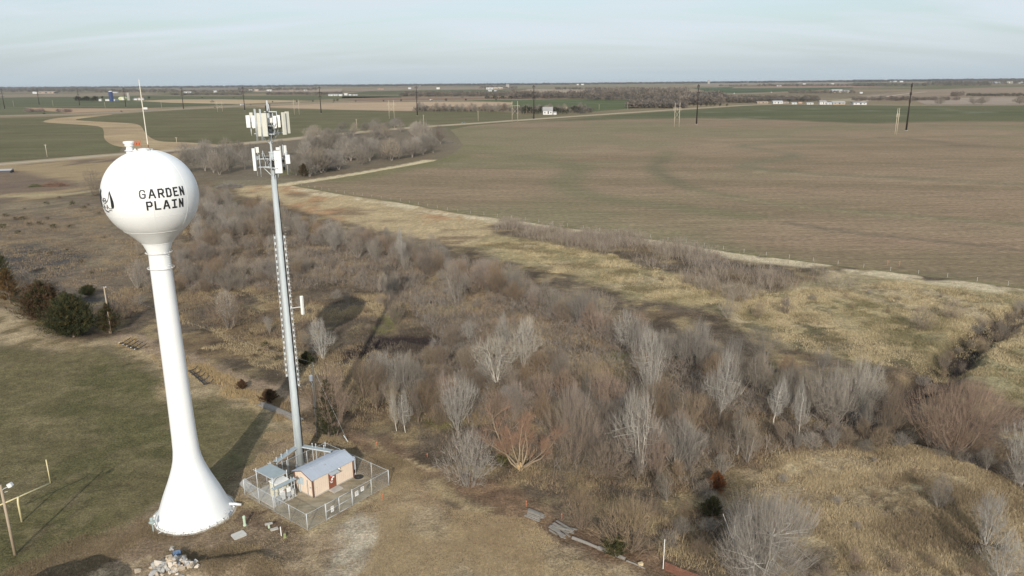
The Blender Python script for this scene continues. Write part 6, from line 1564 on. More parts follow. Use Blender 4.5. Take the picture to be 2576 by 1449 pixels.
for i in range(4, len(TP) - 1):
    p = Vector((*TP[i], 0)); q = Vector((*TP[i + 1], 0)); n_ = Vector((-(q - p).y, (q - p).x, 0)).normalized(); mb = MB()
    for z, w in ((43, 2.6), (35.5, 3.3), (28, 2.8)):
        for s in (-1, 1):
            pts = [(p.lerp(q, f) - p) + n_ * w * s + UP * (z - 1.7 - 4 * 4.5 * f * (1 - f)) for f in np.linspace(0, 1, 13)]
            mb.tube([tuple(v) for v in pts], .05, 3, False)
    o = mb.build('power_line', cwm, None, tuple(p)); tag(o, 'conductor span ' + ['left of the monopole head', 'right of the monopole head', 'above the shelter belt', 'above the farmhouse', 'over the brown field', 'at the right over the green end of the field'][i - 4], 'power line', 'conductor spans of the transmission line')
# ---- pale wooden H-frame structures
PALEW = mat('pale_bleached_pole', (.58, .50, .38), .85, .5, .12)
HF = [((2251, 339), (2260, 338), 272, 0), ((1696, 320), (1708, 319.5), 244.5, 1), ((1288.5, 307.5), (1302.5, 306.5), 249, 1), ((979.5, 298.8), (992, 298.3), 244.5, 1), ((741, 289), (753, 288.3), 250, 1), ((547.5, 281.5), (560, 281), 255, 1)]
HLB = ['nearest pale two-pole frame seen edge-on beside the rightmost dark pole', 'pale two-pole frame with diagonal brace in front of the second dark pole from the right', 'pale two-pole frame by the bend of the dirt road', 'pale two-pole frame in the green field left of the shelter belt', 'pale two-pole frame in the green field right of the monopole head', 'pale two-pole frame between the highway and the green field, left of the monopole']
for (a, b_, ty, br), lab in zip(HF, HLB):
    A, B_ = G(*a), G(*b_); h = min(zat(A[0], A[1], ty), 26); o = empty('h_frame_pole', (A[0], A[1], 0)); d = B_ - A
    if not br: d = d / np.linalg.norm(d) * 3.4
    tag(o, lab, 'utility pole', 'pale wooden two-pole power line frames')
    d3 = Vector((d[0], d[1], 0))
    for p in (Vector((0, 0, 0)), d3): MB().tube([tuple(p - UP * .3), tuple(p + UP * h)], [.26, .18], 8).build('pole', PALEW, o, smooth=True)
    MB().bar(tuple(-d3 * .35 + UP * (h * .78)), tuple(d3 * 1.35 + UP * (h * .78)), .2, .3).build('crossarm', PALEW, o)
    xb = MB(); 
    if br: xb.bar(tuple(UP * h * .35), tuple(d3 + UP * h * .68), .16); xb.bar(tuple(d3 + UP * h * .35), tuple(UP * h * .68), .16)
    else: xb.bar(tuple(UP * h * .55), tuple(d3 + UP * h * .55), .12)
    xb.build('brace', PALEW, o)
    for f in (-.3, .5, 1.3): MB().tube([tuple(d3 * f + UP * h * .77), tuple(d3 * f + UP * (h * .77 - 2.4))], .1, 6).build('insulator_string', PALEW, o)
# ---- small distribution poles along the dirt road and farm tracks
RP = [(897.5, 322, 300, 'behind the old grove'), (1066, 311, 288.7, 'left of the silver pickup on the dirt road'), (1203, 304.8, 280, 'right of the silver pickup on the dirt road'), (1425, 285, 268.7, 'by the farmhouse hedge'), (1507, 276, 263, 'first of two in the open gap by the road'), (1579, 275.6, 258, 'second of two in the open gap by the road'), (407, 272.5, 253.5, 'right of the white whip antenna by the highway'), (134, 268, 250, 'in the green field left of the farm'), (35, 268.5, 250, 'near the left edge in the green field'), (265, 272.5, 256, 'in front of the white farm sheds'), (119, 395, 363, 'lone pole beside the track at the left'), (445, 362, 345, 'on the straw strip left of the monopole head')]
for bx, by, ty, lab in RP:
    g = G(bx, by); h = min(zat(g[0], g[1], ty), 15); o = empty('utility_pole', (g[0], g[1], 0)); tag(o, 'small pale wooden pole ' + lab, 'utility pole', 'small pale poles along roads and fields')
    MB().tube([(0, 0, -.2), (0, 0, h)], [.2, .15], 7).build('pole', PALEW, o, smooth=True); MB().bar((-1.1, .3, h - .6), (1.1, -.3, h - .6), .13).build('crossarm', PALEW, o)
    for s in (-1, 1): MB().lathe([(.06, 0), (.09, .15), (.04, .25)], 6, (s, -s * .28, h - .52)).build('insulator', PALEW, o)
# ---- electric fence posts along the edge of the brown field
WP = mat('white_fence_post', (.75, .75, .72), .6); fe = [np.array(p) for p in GP([(735,463),(850,484),(1000,505),(1150,533),(1300,551),(1420,569),(1560,587),(1700,608),(1850,633),(2000,652),(2200,677),(2400,700),(2576,724)])]
seg = np.cumsum([0] + [np.linalg.norm(b_ - a) for a, b_ in zip(fe[:-1], fe[1:])]); fpm = MB().box((0, 0, .5), (.035, .035, 1.0)); fpm.box((0, 0, 1.02), (.07, .07, .07)); fpm = fpm.mesh('fence_post'); fpm.materials.append(WP)
for k in range(48):
    s_ = seg[-1] * (k + .5) / 48; i = int(np.searchsorted(seg, s_) - 1); p = fe[i] + (fe[i + 1] - fe[i]) * (s_ - seg[i]) / (seg[i + 1] - seg[i])
    o = link('fence_post', fpm, None, None, (p[0], p[1], hz(p[0], p[1]))); tag(o, 'tiny white-capped fence post on the near edge of the brown field', 'fence post', 'white fence posts along the field edge')
# ---- football practice sleds lying by the ditch
BLK = mat('black_steel_tube', (.03, .03, .033), .6, 3, .3)
def sled(px0, px1, n, lab, ln):
    a, b_ = G(*px0), G(*px1); d = (b_ - a); L_ = np.linalg.norm(d); o = empty('blocking_sled', (a[0], a[1], hz(a[0], a[1]) + .3), math.atan2(d[1], d[0])); tag(o, lab, 'training sled')
    MB().bar((0, 0, .15), (L_, 0, .15), .15).build('frame_rail', BLK, o); MB().bar((0, .5, .12), (L_, .5, .12), .08).build('frame_rail', BLK, o)
    for k in range(n):
        x = L_ * k / (n - 1); MB().tube([(x, -.2, .06), (x, .6, .12), (x + .12, 1.1, .3), (x + .25, ln, .75)], .075, 6).build('arm', BLK, o)
        if ln > 1.6: MB().lathe([(.11, 0), (.11, .07)], 10, (x, -.15, .2)).build('wheel', WSIGN, o)
sled((303, 868), (342, 884), 5, 'black five-arm steel training sled with white wheels lying on the grass', 2.1)
sled((476, 938), (515, 972), 5, 'rusty dark steel frame lying against the ditch edge behind the water tower', 1.5)
# ---- timber
def stack(pA, pB, n, w, hgt, lab, name, m, seed, spread=.8, jit=.06):
    rng = np.random.default_rng(seed); a, b_ = G(*pA), G(*pB); d = b_ - a; L_ = np.linalg.norm(d); o = empty(name, (a[0], a[1], hz(a[0], a[1])), math.atan2(d[1], d[0])); tag(o, lab, 'timber')
    for k in range(n):
        x0 = rng.uniform(0, L_ * .15); x1 = L_ * rng.uniform(.8, 1.0); y = rng.uniform(-spread, spread); z = .1 + hgt * (1 - abs(y) / spread) * rng.uniform(.1, 1)
        MB().bar((x0, y + rng.normal() * jit, z + rng.normal() * jit * .5), (x1, y + rng.normal() * jit, z + rng.normal() * jit), w * rng.uniform(.8, 1.3), w * .5).build('board', m, o)
    return o
stack((656, 1017), (764, 1062), 9, .32, .55, 'long stack of pale grey boards lying along the ditch behind the monopole', 'board_stack', GREYW, 3, .55, .04)
stack((1325, 1296), (1368, 1312), 11, .3, .9, 'upper grey stack of weathered planks on the lawn edge', 'board_stack', GREYW, 4, .55, .05)
stack((1384, 1326), (1438, 1352), 12, .22, .6, 'loose heap of grey planks right of the neat plank stack', 'board_stack', GREYW, 5, .7, .35)
for a, b_, r_, lab in (((1440, 1358), (1510, 1386), .2, 'long grey log continuing the heap of planks, left one'), ((1505, 1384), (1572, 1412), .24, 'long grey log along the grass edge, right one'), ((1576, 1414), (1622, 1434), .1, 'pair of thin boards at the end of the log line')):
    A, B_ = G(*a), G(*b_); o = MB().tube([(0, 0, r_), tuple((B_ - A) * .5) + (r_ + .05,), tuple(B_ - A) + (r_,)], [r_, r_ * .9, r_ * .8], 9).build('log', GREYW, None, (A[0], A[1], hz(*A))); tag(o, lab, 'log')
o = MB().box((0, 0, .2), (.5, .3, .35), .4).build('wood_block', mat('cream_wood', (.62, .5, .32), .9, 4, .2), None, PZ(1611, 1425)); tag(o, 'cream split wood block at the end of the boards', 'wood block')
g = G(1668, 1432); h = zat(g[0], g[1], 1357); o = MB().tube([(0, 0, -.2), (.02, 0, h)], [.045, .04], 7).build('thin_post', WSIGN, None, (g[0], g[1], 0)); tag(o, 'thin white post at the end of the orange netting', 'post')
nt_ = empty('safety_netting', PZ(1672, 1436)); tag(nt_, 'dull orange plastic safety netting at the bottom edge', 'netting'); A, B_ = G(1672, 1436), G(1770, 1475); dd = B_ - A; mb = MB()
for k in range(8): mb.tube([(0, 0, .1 + k * .13), tuple(dd * .5) + (.0 + k * .13,), tuple(dd) + (.1 + k * .13,)], .02, 4)
for k in range(40): p = dd * k / 39; mb.tube([(p[0], p[1], .05), (p[0], p[1], 1.02)], .014, 4)
mb.build('net', mat('faded_orange_net', (.30, .13, .09), .8, 3, .2), nt_)
# ---- rubble heap
RUB = [mat('pale_rubble', (.56, .50, .42), .95, 3, .2), mat('grey_rubble', (.40, .39, .37), .95, 3, .2), mat('tan_rubble', (.48, .39, .29), .95, 3, .2)]
rb_meshes = []
rr = np.random.default_rng(12)
import bmesh
for k in range(9):
    bm = bmesh.new(); bmesh.ops.create_cube(bm, size=1.0)
    bmesh.ops.subdivide_edges(bm, edges=bm.edges[:], cuts=1)
    for v in bm.verts: v.co += Vector(rr.normal(size=3)) * .11
    for v in bm.verts: v.co.z *= .55
    bmesh.ops.convex_hull(bm, input=bm.verts[:]); me = bpy.data.meshes.new('rubble_chunk'); bm.to_mesh(me); bm.free(); rb_meshes.append(me)
rbv = {}
for k in range(120):
    u, v = rr.normal() * 30, rr.normal() * 17
    px, py = 436 + u, 1436 + v + abs(u) * .12
    g = G(px, min(py, 1470)); s_ = rr.uniform(.16, .5) * (2.0 if k < 12 else 1); c_ = max(0, 1 - (u / 48) ** 2 - (v / 26) ** 2)
    mi, mm = int(rr.integers(9)), int(rr.integers(3)); key = (mi, mm)
    if key not in rbv: q = rb_meshes[mi].copy(); q.materials.append(RUB[mm]); rbv[key] = q
    o = link('rubble_chunk', rbv[key], None, None, (g[0], g[1], hz(g[0], g[1]) + c_ * rr.uniform(0, .8) + .05)); o.scale = (s_ * rr.uniform(.8, 1.6), s_, s_ * rr.uniform(.7, 1.2)); o.rotation_euler = (rr.normal() * .5, rr.normal() * .5, rr.uniform(0, 6))
    tag(o, 'broken chunk of pale concrete or stone in the rubble heap below the tower', 'rubble', 'chunks of the rubble heap')
o = MB().box((0, 0, 0), (.75, .5, .2)).build('rubble_slab', mat('blue_painted_concrete', (.12, .19, .30), .8, 4, .25), None, tuple(np.array(PZ(447, 1408)) + np.array([0, 0, .75]))); o.rotation_euler = (.5, .2, .6); tag(o, 'broken slab with a blue painted face on top of the rubble heap', 'rubble')
# ================================================================== evergreens and small shrubs
def cedar_mesh(seed, h, w, cols, n=230, per=46, flat=.75):
    rng = np.random.default_rng(seed); r0 = w / 2
    zz = rng.uniform(.03, .97, n) ** 1.05; az = rng.uniform(0, 2 * math.pi, n)
    env = r0 * (np.minimum(zz / .10, 1) ** .35) * (1 - zz) ** flat * 1.06 + .05
    ln = env * rng.uniform(.72, 1.12, n) * (1 + .22 * np.sin(az * 3 + seed) + .18 * np.sin(az * 7 + zz * 9 + seed))
    D = np.stack([np.cos(az), np.sin(az), rng.uniform(.25, .9, n)], 1); D /= np.linalg.norm(D, axis=1, keepdims=True)
    P0 = np.stack([np.cos(az) * ln * .12, np.sin(az) * ln * .12, zz * h * .86 * (1 + .10 * np.sin(az * 2 + seed))], 1); br = grow(P0, D, ln, 4, .10, .06, rng)
    t = rng.uniform(.3, 1.05, (n, per)); i = np.minimum((t * 4).astype(int), 3); fr = (t * 4 - i)[..., None]
    p = br[np.arange(n)[:, None], i] * (1 - fr) + br[np.arange(n)[:, None], i + 1] * fr
    T = br[np.arange(n)[:, None], i + 1] - br[np.arange(n)[:, None], i]; T /= np.linalg.norm(T, axis=2, keepdims=True) + 1e-9
    p = p.reshape(-1, 3) + rng.normal(size=(n * per, 3)) * w * .018; T = T.reshape(-1, 3)
    d = T + rng.normal(size=T.shape) * .55 + np.array([0, 0, .35]); d /= np.linalg.norm(d, axis=1, keepdims=True)
    sz = rng.uniform(.07, .19, len(p)) * (w / 4.5) ** .6; s = np.cross(d, rng.normal(size=d.shape)); s /= np.linalg.norm(s, axis=1, keepdims=True) + 1e-9
    V = np.stack([p - s * (sz * .28)[:, None], p + s * (sz * .28)[:, None], p + d * (sz * 1.5)[:, None]], 1).reshape(-1, 3)
    bc_ = np.array(cols)[np.clip((rng.random(n) ** 1.3 * len(cols)).astype(int), 0, len(cols) - 1)]
    c = np.repeat(np.repeat(bc_, per, 0) * rng.uniform(.7, 1.35, (n * per, 1)), 3, 0)
    tv, tf = tubes(np.stack([np.zeros(5), np.zeros(5), np.linspace(-.1, h * .8, 5)], 1)[None], np.array([w * .035]), np.array([.02]), 6, rng)
    return mesh_np('crown', V, np.arange(len(V)).reshape(-1, 3), col=np.clip(c, 0, 1)), mesh_np('trunk', tv, tf)
LEAFM = mat('cedar_foliage', (.1, .1, .05), .85, attr=True, var=0, spec=.15)
DG, RU, OR, OL = (.045, .050, .024), (.090, .058, .034), (.155, .092, .038), (.072, .064, .029)
CED = [(186, 848, 752, 122, [DG, DG, DG, OL, (.09, .075, .03)], 'largest dark green cedar in front of the cedar row'), (112, 808, 718, 112, [RU, RU, OL, DG, (.10, .06, .035)], 'rusty brown and green cedar behind the largest one'), (276, 838, 768, 66, [OL, RU, DG], 'olive-brown cedar with a wooden pole in front of it'), (26, 762, 680, 62, [OR, OR, RU, OL], 'orange-brown cedar near the left edge'), (2, 715, 638, 60, [DG, OL, DG], 'dark green cedar cut by the left edge'), (205, 830, 762, 60, [RU, DG], 'reddish cedar squeezed behind the largest green one'),
       (222, 745, 722, 44, [DG, DG, OL], 'small dark green cedar alone behind the cedar row'), (828, 1100, 962, 62, [DG, (.05, .05, .03), OL], 'dark columnar evergreen right behind the utility pole'), (772, 918, 888, 42, [DG, OL], 'small dark evergreen left of the transformer pole'), (765, 445, 414, 34, [RU, DG, OL], 'conical dark cedar at the near corner of the old grove'), (1790, 1300, 1255, 56, [DG, OL, (.06, .05, .03)], 'dark evergreen shrub left of the right meadow'), (1545, 1398, 1362, 64, [DG, OL, (.10, .10, .04)], 'low dark green shrub under the tan bush by the logs'), (1265, 1168, 1140, 36, [OL, (.14, .13, .05)], 'small olive shrub left of the willow stump'), (678, 1012, 985, 46, [RU, (.10, .055, .035)], 'dark reddish shrub behind the stack of boards'), (610, 980, 958, 26, [RU, (.12, .06, .04)], 'small reddish ball shrub on the track bank'), (1803, 1232, 1190, 46, [(.19, .075, .03), (.15, .065, .03), RU], 'rust-orange ball of dead grass beside the right meadow')]
for i, (bx, by, ty, wp, cols, lab) in enumerate(CED):
    g = G(bx, by); Z = zdepth(*g); w = wp * Z / FPX; h = zat(g[0], g[1], ty); cm, tm = cedar_mesh(800 + i, h * 1.14, w * 1.0, cols, 420 if wp > 90 else 220, 80 if wp > 90 else 60, .6 if wp < 70 else .5)
    o = empty('cedar_tree' if h > 1.8 else 'evergreen_shrub', (g[0], g[1], hz(*g))); tag(o, lab, 'tree' if h > 1.8 else 'shrub'); link('crown', cm, LEAFM, o); link('trunk', tm, BARK['brown'], o)
SS = [(182,511),(183,518),(222,518),(213,526),(117,516),(63,528),(40,554),(57,554),(75,568),(100,566),(135,575),(178,576),(120,553),(47,589),(100,638),(128,641),(170,631),(178,643),(205,662),(232,690),(25,600),(14,546),(300,560),(262,600),(633,842),(666,872),(683,880),(706,885),(652,884),(640,900),(700,905),(590,935),(635,955),(250,540),(8,575),(150,500)]
sm_ = [cedar_mesh(900 + k, .8, 1.3, [[RU, OL, (.08, .05, .035)], [OL, DG], [(.12, .09, .06), (.09, .065, .045)]][k], 40, 16, .5)[0] for k in range(3)]
for k in range(3): sm_[k].materials.append(LEAFM)
for i, (px, py) in enumerate(SS):
    o = link('small_shrub', sm_[i % 3], None, None, PZ(px, py)); s_ = RNG.uniform(.8, 1.7) * (1.25 if py < 600 else .8); o.scale = (s_ * 1.2, s_ * 1.2, s_); o.rotation_euler = (0, 0, RNG.uniform(0, 6))
    tag(o, 'tiny dark shrub dotted over the pasture left of the tank' if px < 310 else 'tiny rusty shrub on the slope between the two towers', 'shrub', 'tiny shrubs on the pasture' if px < 310 else 'tiny shrubs between the towers')
# ---- brush piles
def brush(px, py, wpx, h, lab, m, seed, n=420):
    rng = np.random.default_rng(seed); g = G(px, py); w = wpx * zdepth(*g) / FPX; a = rng.uniform(0, 6.28, n); r_ = w / 2 * np.sqrt(rng.random(n)); P0 = np.stack([np.cos(a) * r_, np.sin(a) * r_ * .6, h * (1 - (r_ / (w / 2)) ** 2) * rng.random(n)], 1)
    D = rng.normal(size=(n, 3)) * np.array([1, 1, .35]); D /= np.linalg.norm(D, axis=1, keepdims=True); pts = grow(P0, D, rng.uniform(.15, .42, n) * w * .5, 3, .15, .02, rng); v, f = tubes(pts, rng.uniform(.03, .12, n), np.full(n, .015), 4, rng)
    o = link('brush_pile', mesh_np('brush_pile', v, f), m, None, (g[0], g[1], hz(*g))); tag(o, lab, 'brush pile')
brush(138, 468, 66, 2.6, 'pile of cut reddish-brown branches at the left', mat('red_brown_branches', (.23, .14, .10), .9, 1, .4), 1)
brush(88, 470, 34, 1.6, 'small green and brown heap at the left end of the reddish branch pile', mat('olive_heap', (.12, .12, .06), .9, 1, .4), 2, 300)
brush(578, 472, 72, 2.6, 'grey pile of dead branches with a pale stump beside the tank', mat('grey_branches', (.24, .215, .19), .9, 1, .4), 3)
brush(1792, 672, 78, 2.3, 'dark tangle of dumped roots and branches in the sapling belt', mat('dark_branches', (.085, .08, .082), .9, 1, .5), 4, 520)
brush(1802, 652, 28, 1.6, 'orange-brown dead bough on top of the dark tangle', mat('orange_brown_bough', (.34, .19, .11), .9, 1, .3), 5, 160)
brush(1132, 360, 26, 2.0, 'grey brush heap at the right tip of the grove', mat('grey_branches', (.24, .215, .19)), 6, 200)
# ================================================================== distant woods
def wood(name, segs, hpx, lab, cols, seed, dens=1.0, ev=0.0, cat='woodland'):
    """far woods that read as one mass: lumpy crowns built from twig strips; segs = (x0, x1, base y0, base y1)"""
    rng = np.random.default_rng(seed); VV = []; FF = []; CC = []; o_ = 0
    for (x0, x1, ya, yb) in segs:
        n = max(3, int(abs(x1 - x0) * dens / 2.2))
        for k in range(n):
            f = rng.random(); px = x0 + (x1 - x0) * f; py = ya + (yb - ya) * rng.random(); g = G(px, py)
            Z = zdepth(*g); h = hpx * Z / FPX * rng.uniform(.55, 1.1); w = h * rng.uniform(.8, 1.3)
            m = 70; a = rng.normal(size=(m, 3)); a /= np.linalg.norm(a, axis=1, keepdims=True); r_ = rng.random(m)[:, None] ** .4
            C = a * r_ * np.array([w / 2, w / 2, h * .42]) + np.array([g[0], g[1], h * .56])
            C[:12] = np.stack([np.full(12, g[0]) + rng.normal(size=12) * w * .3, np.full(12, g[1]) + rng.normal(size=12) * w * .3, np.full(12, h * .2)], 1)
            d = a + rng.normal(size=(m, 3)) * .5 + np.array([0, 0, .6]); d /= np.linalg.norm(d, axis=1, keepdims=True); s = np.cross(d, rng.normal(size=d.shape)); s /= np.linalg.norm(s, axis=1, keepdims=True) + 1e-9
            L_ = h * rng.uniform(.12, .26, (m, 1)); V = np.stack([C - s * L_ * .28, C + s * L_ * .28, C + d * L_], 1).reshape(-1, 3)
            base = np.array(cols[int(rng.integers(len(cols)))]) * rng.uniform(.8, 1.2); VV.append(V); CC.append(np.repeat(base[None] * rng.uniform(.8, 1.2, (m, 1)), 3, 0)); FF.append(np.arange(m * 3).reshape(-1, 3) + o_); o_ += m * 3
    o = link(name, mesh_np(name, np.concatenate(VV), np.concatenate(FF), col=np.clip(np.concatenate(CC), 0, 1)), mat('dry_stalks', (.3, .25, .15))); tag(o, lab, cat, kind='stuff')
GW = [(.13, .115, .1), (.155, .134, .115), (.11, .10, .09), (.175, .148, .125)]; DW = [(.085, .08, .07), (.11, .10, .085), (.14, .122, .105)]; EV = [(.045, .055, .035), (.06, .065, .045)]
W = [('woodland', [(1040, 1485, 280.5, 279)], 13, 'undergrowth of the shelter belt behind the green field', GW, .9), ('woodland', [(1290, 1490, 287, 278)], 12, 'scrub around the white farmhouse by the road', DW, 1.2),
 ('woodland', [(1288, 1480, 248.5, 246)], 18, 'grey wood behind the farmhouse, left part', GW, 2.2), ('woodland', [(1476, 1725, 253, 238)], 18, 'grey wood behind the farmhouse, right part', GW, 4.5), ('woodland', [(1581, 1725, 273, 267), (1650, 1730, 262, 256)], 19, 'wood by the dirt road with dark cedars at its foot', GW, 3.0),
 ('woodland', [(1717, 1815, 264, 252)], 24, 'tall grey wood at the end of the dirt road', GW, 4.5), ('woodland', [(1805, 1905, 259.5, 254)], 15, 'wood left of the row of houses', GW + DW, 3.5), ('woodland', [(1890, 2060, 256, 251)], 12, 'trees behind the row of houses', GW + DW, 3.2),
 ('woodland', [(1984, 2150, 236, 232)], 7, 'thin trees around the cream barns', GW, 2.4), ('woodland', [(1008, 1195, 243.5, 240)], 11, 'grey wood beyond the tan field, middle', GW, 3.2), ('woodland', [(1185, 1295, 243.5, 239)], 11, 'grey wood beyond the tan field, right', GW, 3.2),
 ('woodland', [(671, 860, 239.5, 237)], 7, 'dark hedge of trees behind the monopole head', GW + DW, 2.6), ('woodland', [(429, 610, 240.5, 238)], 6, 'dark hedge left of the monopole head', DW + GW, 2.6),
 ('woodland', [(-60, 250, 232.5, 225)], 7, 'dark wood near the skyline at the far left', DW + GW, 3.6), ('woodland', [(240, 440, 233.5, 228)], 6, 'wood behind the silos', DW + GW, 3.2), ('woodland', [(430, 640, 233.5, 230)], 5, 'wood strip beyond the hedge left of the monopole', GW + DW, 2.8),
 ('woodland', [(600, 800, 228.5, 224)], 5, 'village trees behind the monopole head', GW + DW, 2.8), ('woodland', [(1205, 1300, 225, 220)], 5, 'trees around the distant elevator', GW + DW, 2.8), ('woodland', [(1398, 1535, 226, 224)], 5.5, 'short wood in the far fields, left piece', GW + DW, 2.4), ('woodland', [(1545, 1725, 229, 224)], 6.5, 'short wood in the far fields, right piece', GW + DW, 2.6),
 ('woodland', [(1809, 1880, 217, 215)], 3.5, 'small far wood right of the tall elevator', DW, 2), ('woodland', [(1905, 2150, 217.5, 214)], 4.5, 'long far wood beyond the green field at right', DW + GW, 2.8), ('woodland', [(2146, 2330, 217, 212)], 5, 'wood band behind the rightmost dark pole', DW + GW, 3), ('woodland', [(2330, 2490, 216.5, 208)], 6.5, 'wooded rise right of the rightmost dark pole', DW + GW, 4), ('woodland', [(2470, 2640, 212, 204)], 6, 'wooded rise at the right edge of the skyline', DW + GW, 4),
 ('bushes', [(2146, 2300, 254, 250)], 9, 'brown bushes beyond the green end of the field, left', GW, 2.2), ('bushes', [(2296, 2412, 253.5, 250.5)], 8, 'brown bushes beyond the green end of the field, middle', GW, 2.0), ('woodland', [(2432, 2600, 242.5, 240)], 6.5, 'dark hedge at the far right', DW, 3), ('bushes', [(2393, 2422, 243, 240)], 11, 'clump of tall bushes left of the dark hedge', GW, 2),
 ('bushes', [(63, 86, 282.5, 281), (92, 112, 282.5, 281), (144, 178, 282.5, 281.5)], 9, 'purplish bushes along the highway at the left', [(.25, .19, .17), (.22, .17, .155)], 2.0)]
for i, (nm, segs, hp, lab, cols, dn) in enumerate(W): wood(nm, segs, hp, lab, cols, 700 + i, dn, cat='bushes' if nm == 'bushes' else 'woodland')
# the skyline itself: a thin dark line of very distant woods
for i, (x0, x1, y0, y1, h_) in enumerate(((-100, 430, 223.4, 220, 5.2), (430, 860, 220, 215.8, 5.0), (858, 1288, 216.4, 212.9, 5.2), (1288, 1720, 212.9, 208.8, 4.6), (1717, 2150, 208.8, 204.8, 4.6), (2146, 2700, 205.2, 200.2, 5.6))):
    rng = np.random.default_rng(60 + i); wood('woodland', [(x0 + (x1 - x0) * k / 6, x0 + (x1 - x0) * (k + 1) / 6, y0 + (y1 - y0) * (k + .5) / 6 + .8, y0 + (y1 - y0) * (k + .5) / 6 + 2.0) for k in range(6)], h_, 'line of woods on the skyline, ' + ['far left', 'left', 'left of centre', 'right of centre', 'right', 'far right'][i], [(.075, .075, .07), (.095, .09, .082)], 60 + i, 5.0)
def ever(px, py, hpx, lab, grp, n=1, dx=0, w=.8):
    for k in range(n):
        g = G(px + dx * (k + .3 * math.sin(k * 5)), py + .2 * math.sin(k * 3)); Z = zdepth(*g); h = hpx * Z / FPX * (1 + .25 * math.sin(k * 7.7))
        o = empty('evergreen_tree', (g[0], g[1], 0), k * 1.3); o.scale = (h * w, h * w, h); tag(o, lab, 'tree', grp); link('crown', EVM[0], LEAFM, o); link('trunk', EVM[1], BARK['brown'], o)
EVM = cedar_mesh(950, 1.0, 1.0, [(.035, .042, .028), (.05, .05, .034), (.045, .055, .03)], 60, 18, .5)
EVM[0].transform(Matrix.Identity(4))
ever(193, 255.5, 11.5, 'dark evergreen in the windbreak left of the silos', 'windbreak evergreens', 12, 4.8, 1.0); ever(1222, 249.8, 7.5, 'dark evergreen in the far row right of the shelter belt', 'far row of evergreens', 16, 4.3, .9)
ever(1318, 287.5, 18, 'dark cedar between the dirt road frame and the white farmhouse', 'cedars by the farmhouse', 6, 9, .9); ever(1392, 287.5, 15, 'dark cedar right of the white farmhouse', 'cedars right of the farmhouse', 5, 8, .9); ever(1440, 283, 14, 'dark cedar at the end of the farmhouse hedge', 'cedars at the hedge end', 3, 9, .9)
ever(1612, 272.5, 9, 'dark cedar at the foot of the roadside wood', 'cedars at the roadside wood', 8, 11, .9); ever(1722, 268, 10, 'dark cedar below the tall grey wood', 'cedars below the tall wood', 9, 13, .9); ever(1983, 258.5, 10, 'dark cedar among the houses at the road end', 'cedars among the houses', 2, 48, 1.2)
LT = [(2364, 264.5, 245, 30, 'leaning lone tree on the far edge of the green crop'), (2449, 263, 244, 26, 'left one of two joined trees at the far right field edge'), (2470, 263, 243, 34, 'right one of two joined trees at the far right field edge'), (2566, 262.5, 242, 36, 'tree at the far right field edge by the picture border'), (533, 258.5, 252.5, 11, 'round lone tree on the straw strip left of the monopole'), (1162, 246, 240, 0, 'tall tree behind the shelter belt')]
for bx, by, ty, wp, lab in LT: plantpx('grove', bx, by, ty, wp or 14, 'dark', 'grey', lab, name='lone_tree')
for k, (px, py, hp) in enumerate(((895, 257, 4.5), (965, 256, 5), (1009, 255.5, 6.5), (1122, 254.5, 7), (1172, 254, 6), (1248, 253.5, 5), (686, 258, 4), (747, 257.5, 5), (841, 255.5, 6), (849, 255.5, 7), (258, 249.5, 8), (375, 249.5, 7), (787, 257, 5), (509, 247.5, 3.5), (588, 248, 4))):
    ever(px, py, hp, 'single dark tree dotted along the far highway fields', 'single dark trees along the far fields', 1, 0, 1.1)
# ================================================================== distant buildings
BW = mat('white_building_wall', (.60, .59, .57), .8, .05, .06); BT = mat('tan_building_wall', (.46, .36, .27), .8, .05, .1); BC = mat('cream_metal_wall', (.62, .56, .43), .7, .05, .08); RG = mat('grey_shingle_roof', (.30, .29, .29), .8, .1, .15); RW = mat('pale_metal_roof', (.48, .50, .51), .5, .05, .06); RB = mat('blue_grey_roof', (.38, .44, .48), .5, .05, .06); RR = mat('red_brown_roof', (.26, .12, .09), .8, .05, .1); WD_ = mat('dark_window', (.04, .045, .05), .3, 1, .1, spec=.6)
def house(x0, x1, yb, yt, wall, roof, lab, roofk=.35, deep=.55, rz=0.0, win=True, group=None, cat='building', name='building'):
    px = (x0 + x1) / 2; g = G(px, yb); Z = zdepth(*g); w = (x1 - x0) * Z / FPX; h = (yb - yt) * Z / FPX; eh = h * (1 - roofk); d = max(w * deep, 6)
    o = empty(name, (g[0], g[1] + d / 2, 0), rz); tag(o, lab, cat, group)
    MB().box((0, 0, eh / 2), (w, d, eh)).build('wall', wall, o)
    r_ = MB(); ov = w * .03 + .2
    r_.add([(-w / 2 - ov, -d / 2 - ov, eh - .1), (w / 2 + ov, -d / 2 - ov, eh - .1), (w / 2 + ov, 0, h), (-w / 2 - ov, 0, h), (-w / 2 - ov, d / 2 + ov, eh - .1), (w / 2 + ov, d / 2 + ov, eh - .1)], [(0, 1, 2, 3), (3, 2, 5, 4), (0, 3, 4), (1, 5, 2), (0, 4, 5, 1)])
    r_.build('roof', roof, o)
    if win:
        for k, f in enumerate((-.3, .05, .32)): MB().box((w * f, -d / 2 - .03, eh * .55), (w * (.10 if k != 1 else .12), .08, eh * (.35 if k != 1 else .7))).build('window' if k != 1 else 'door', WD_, o)
    return o
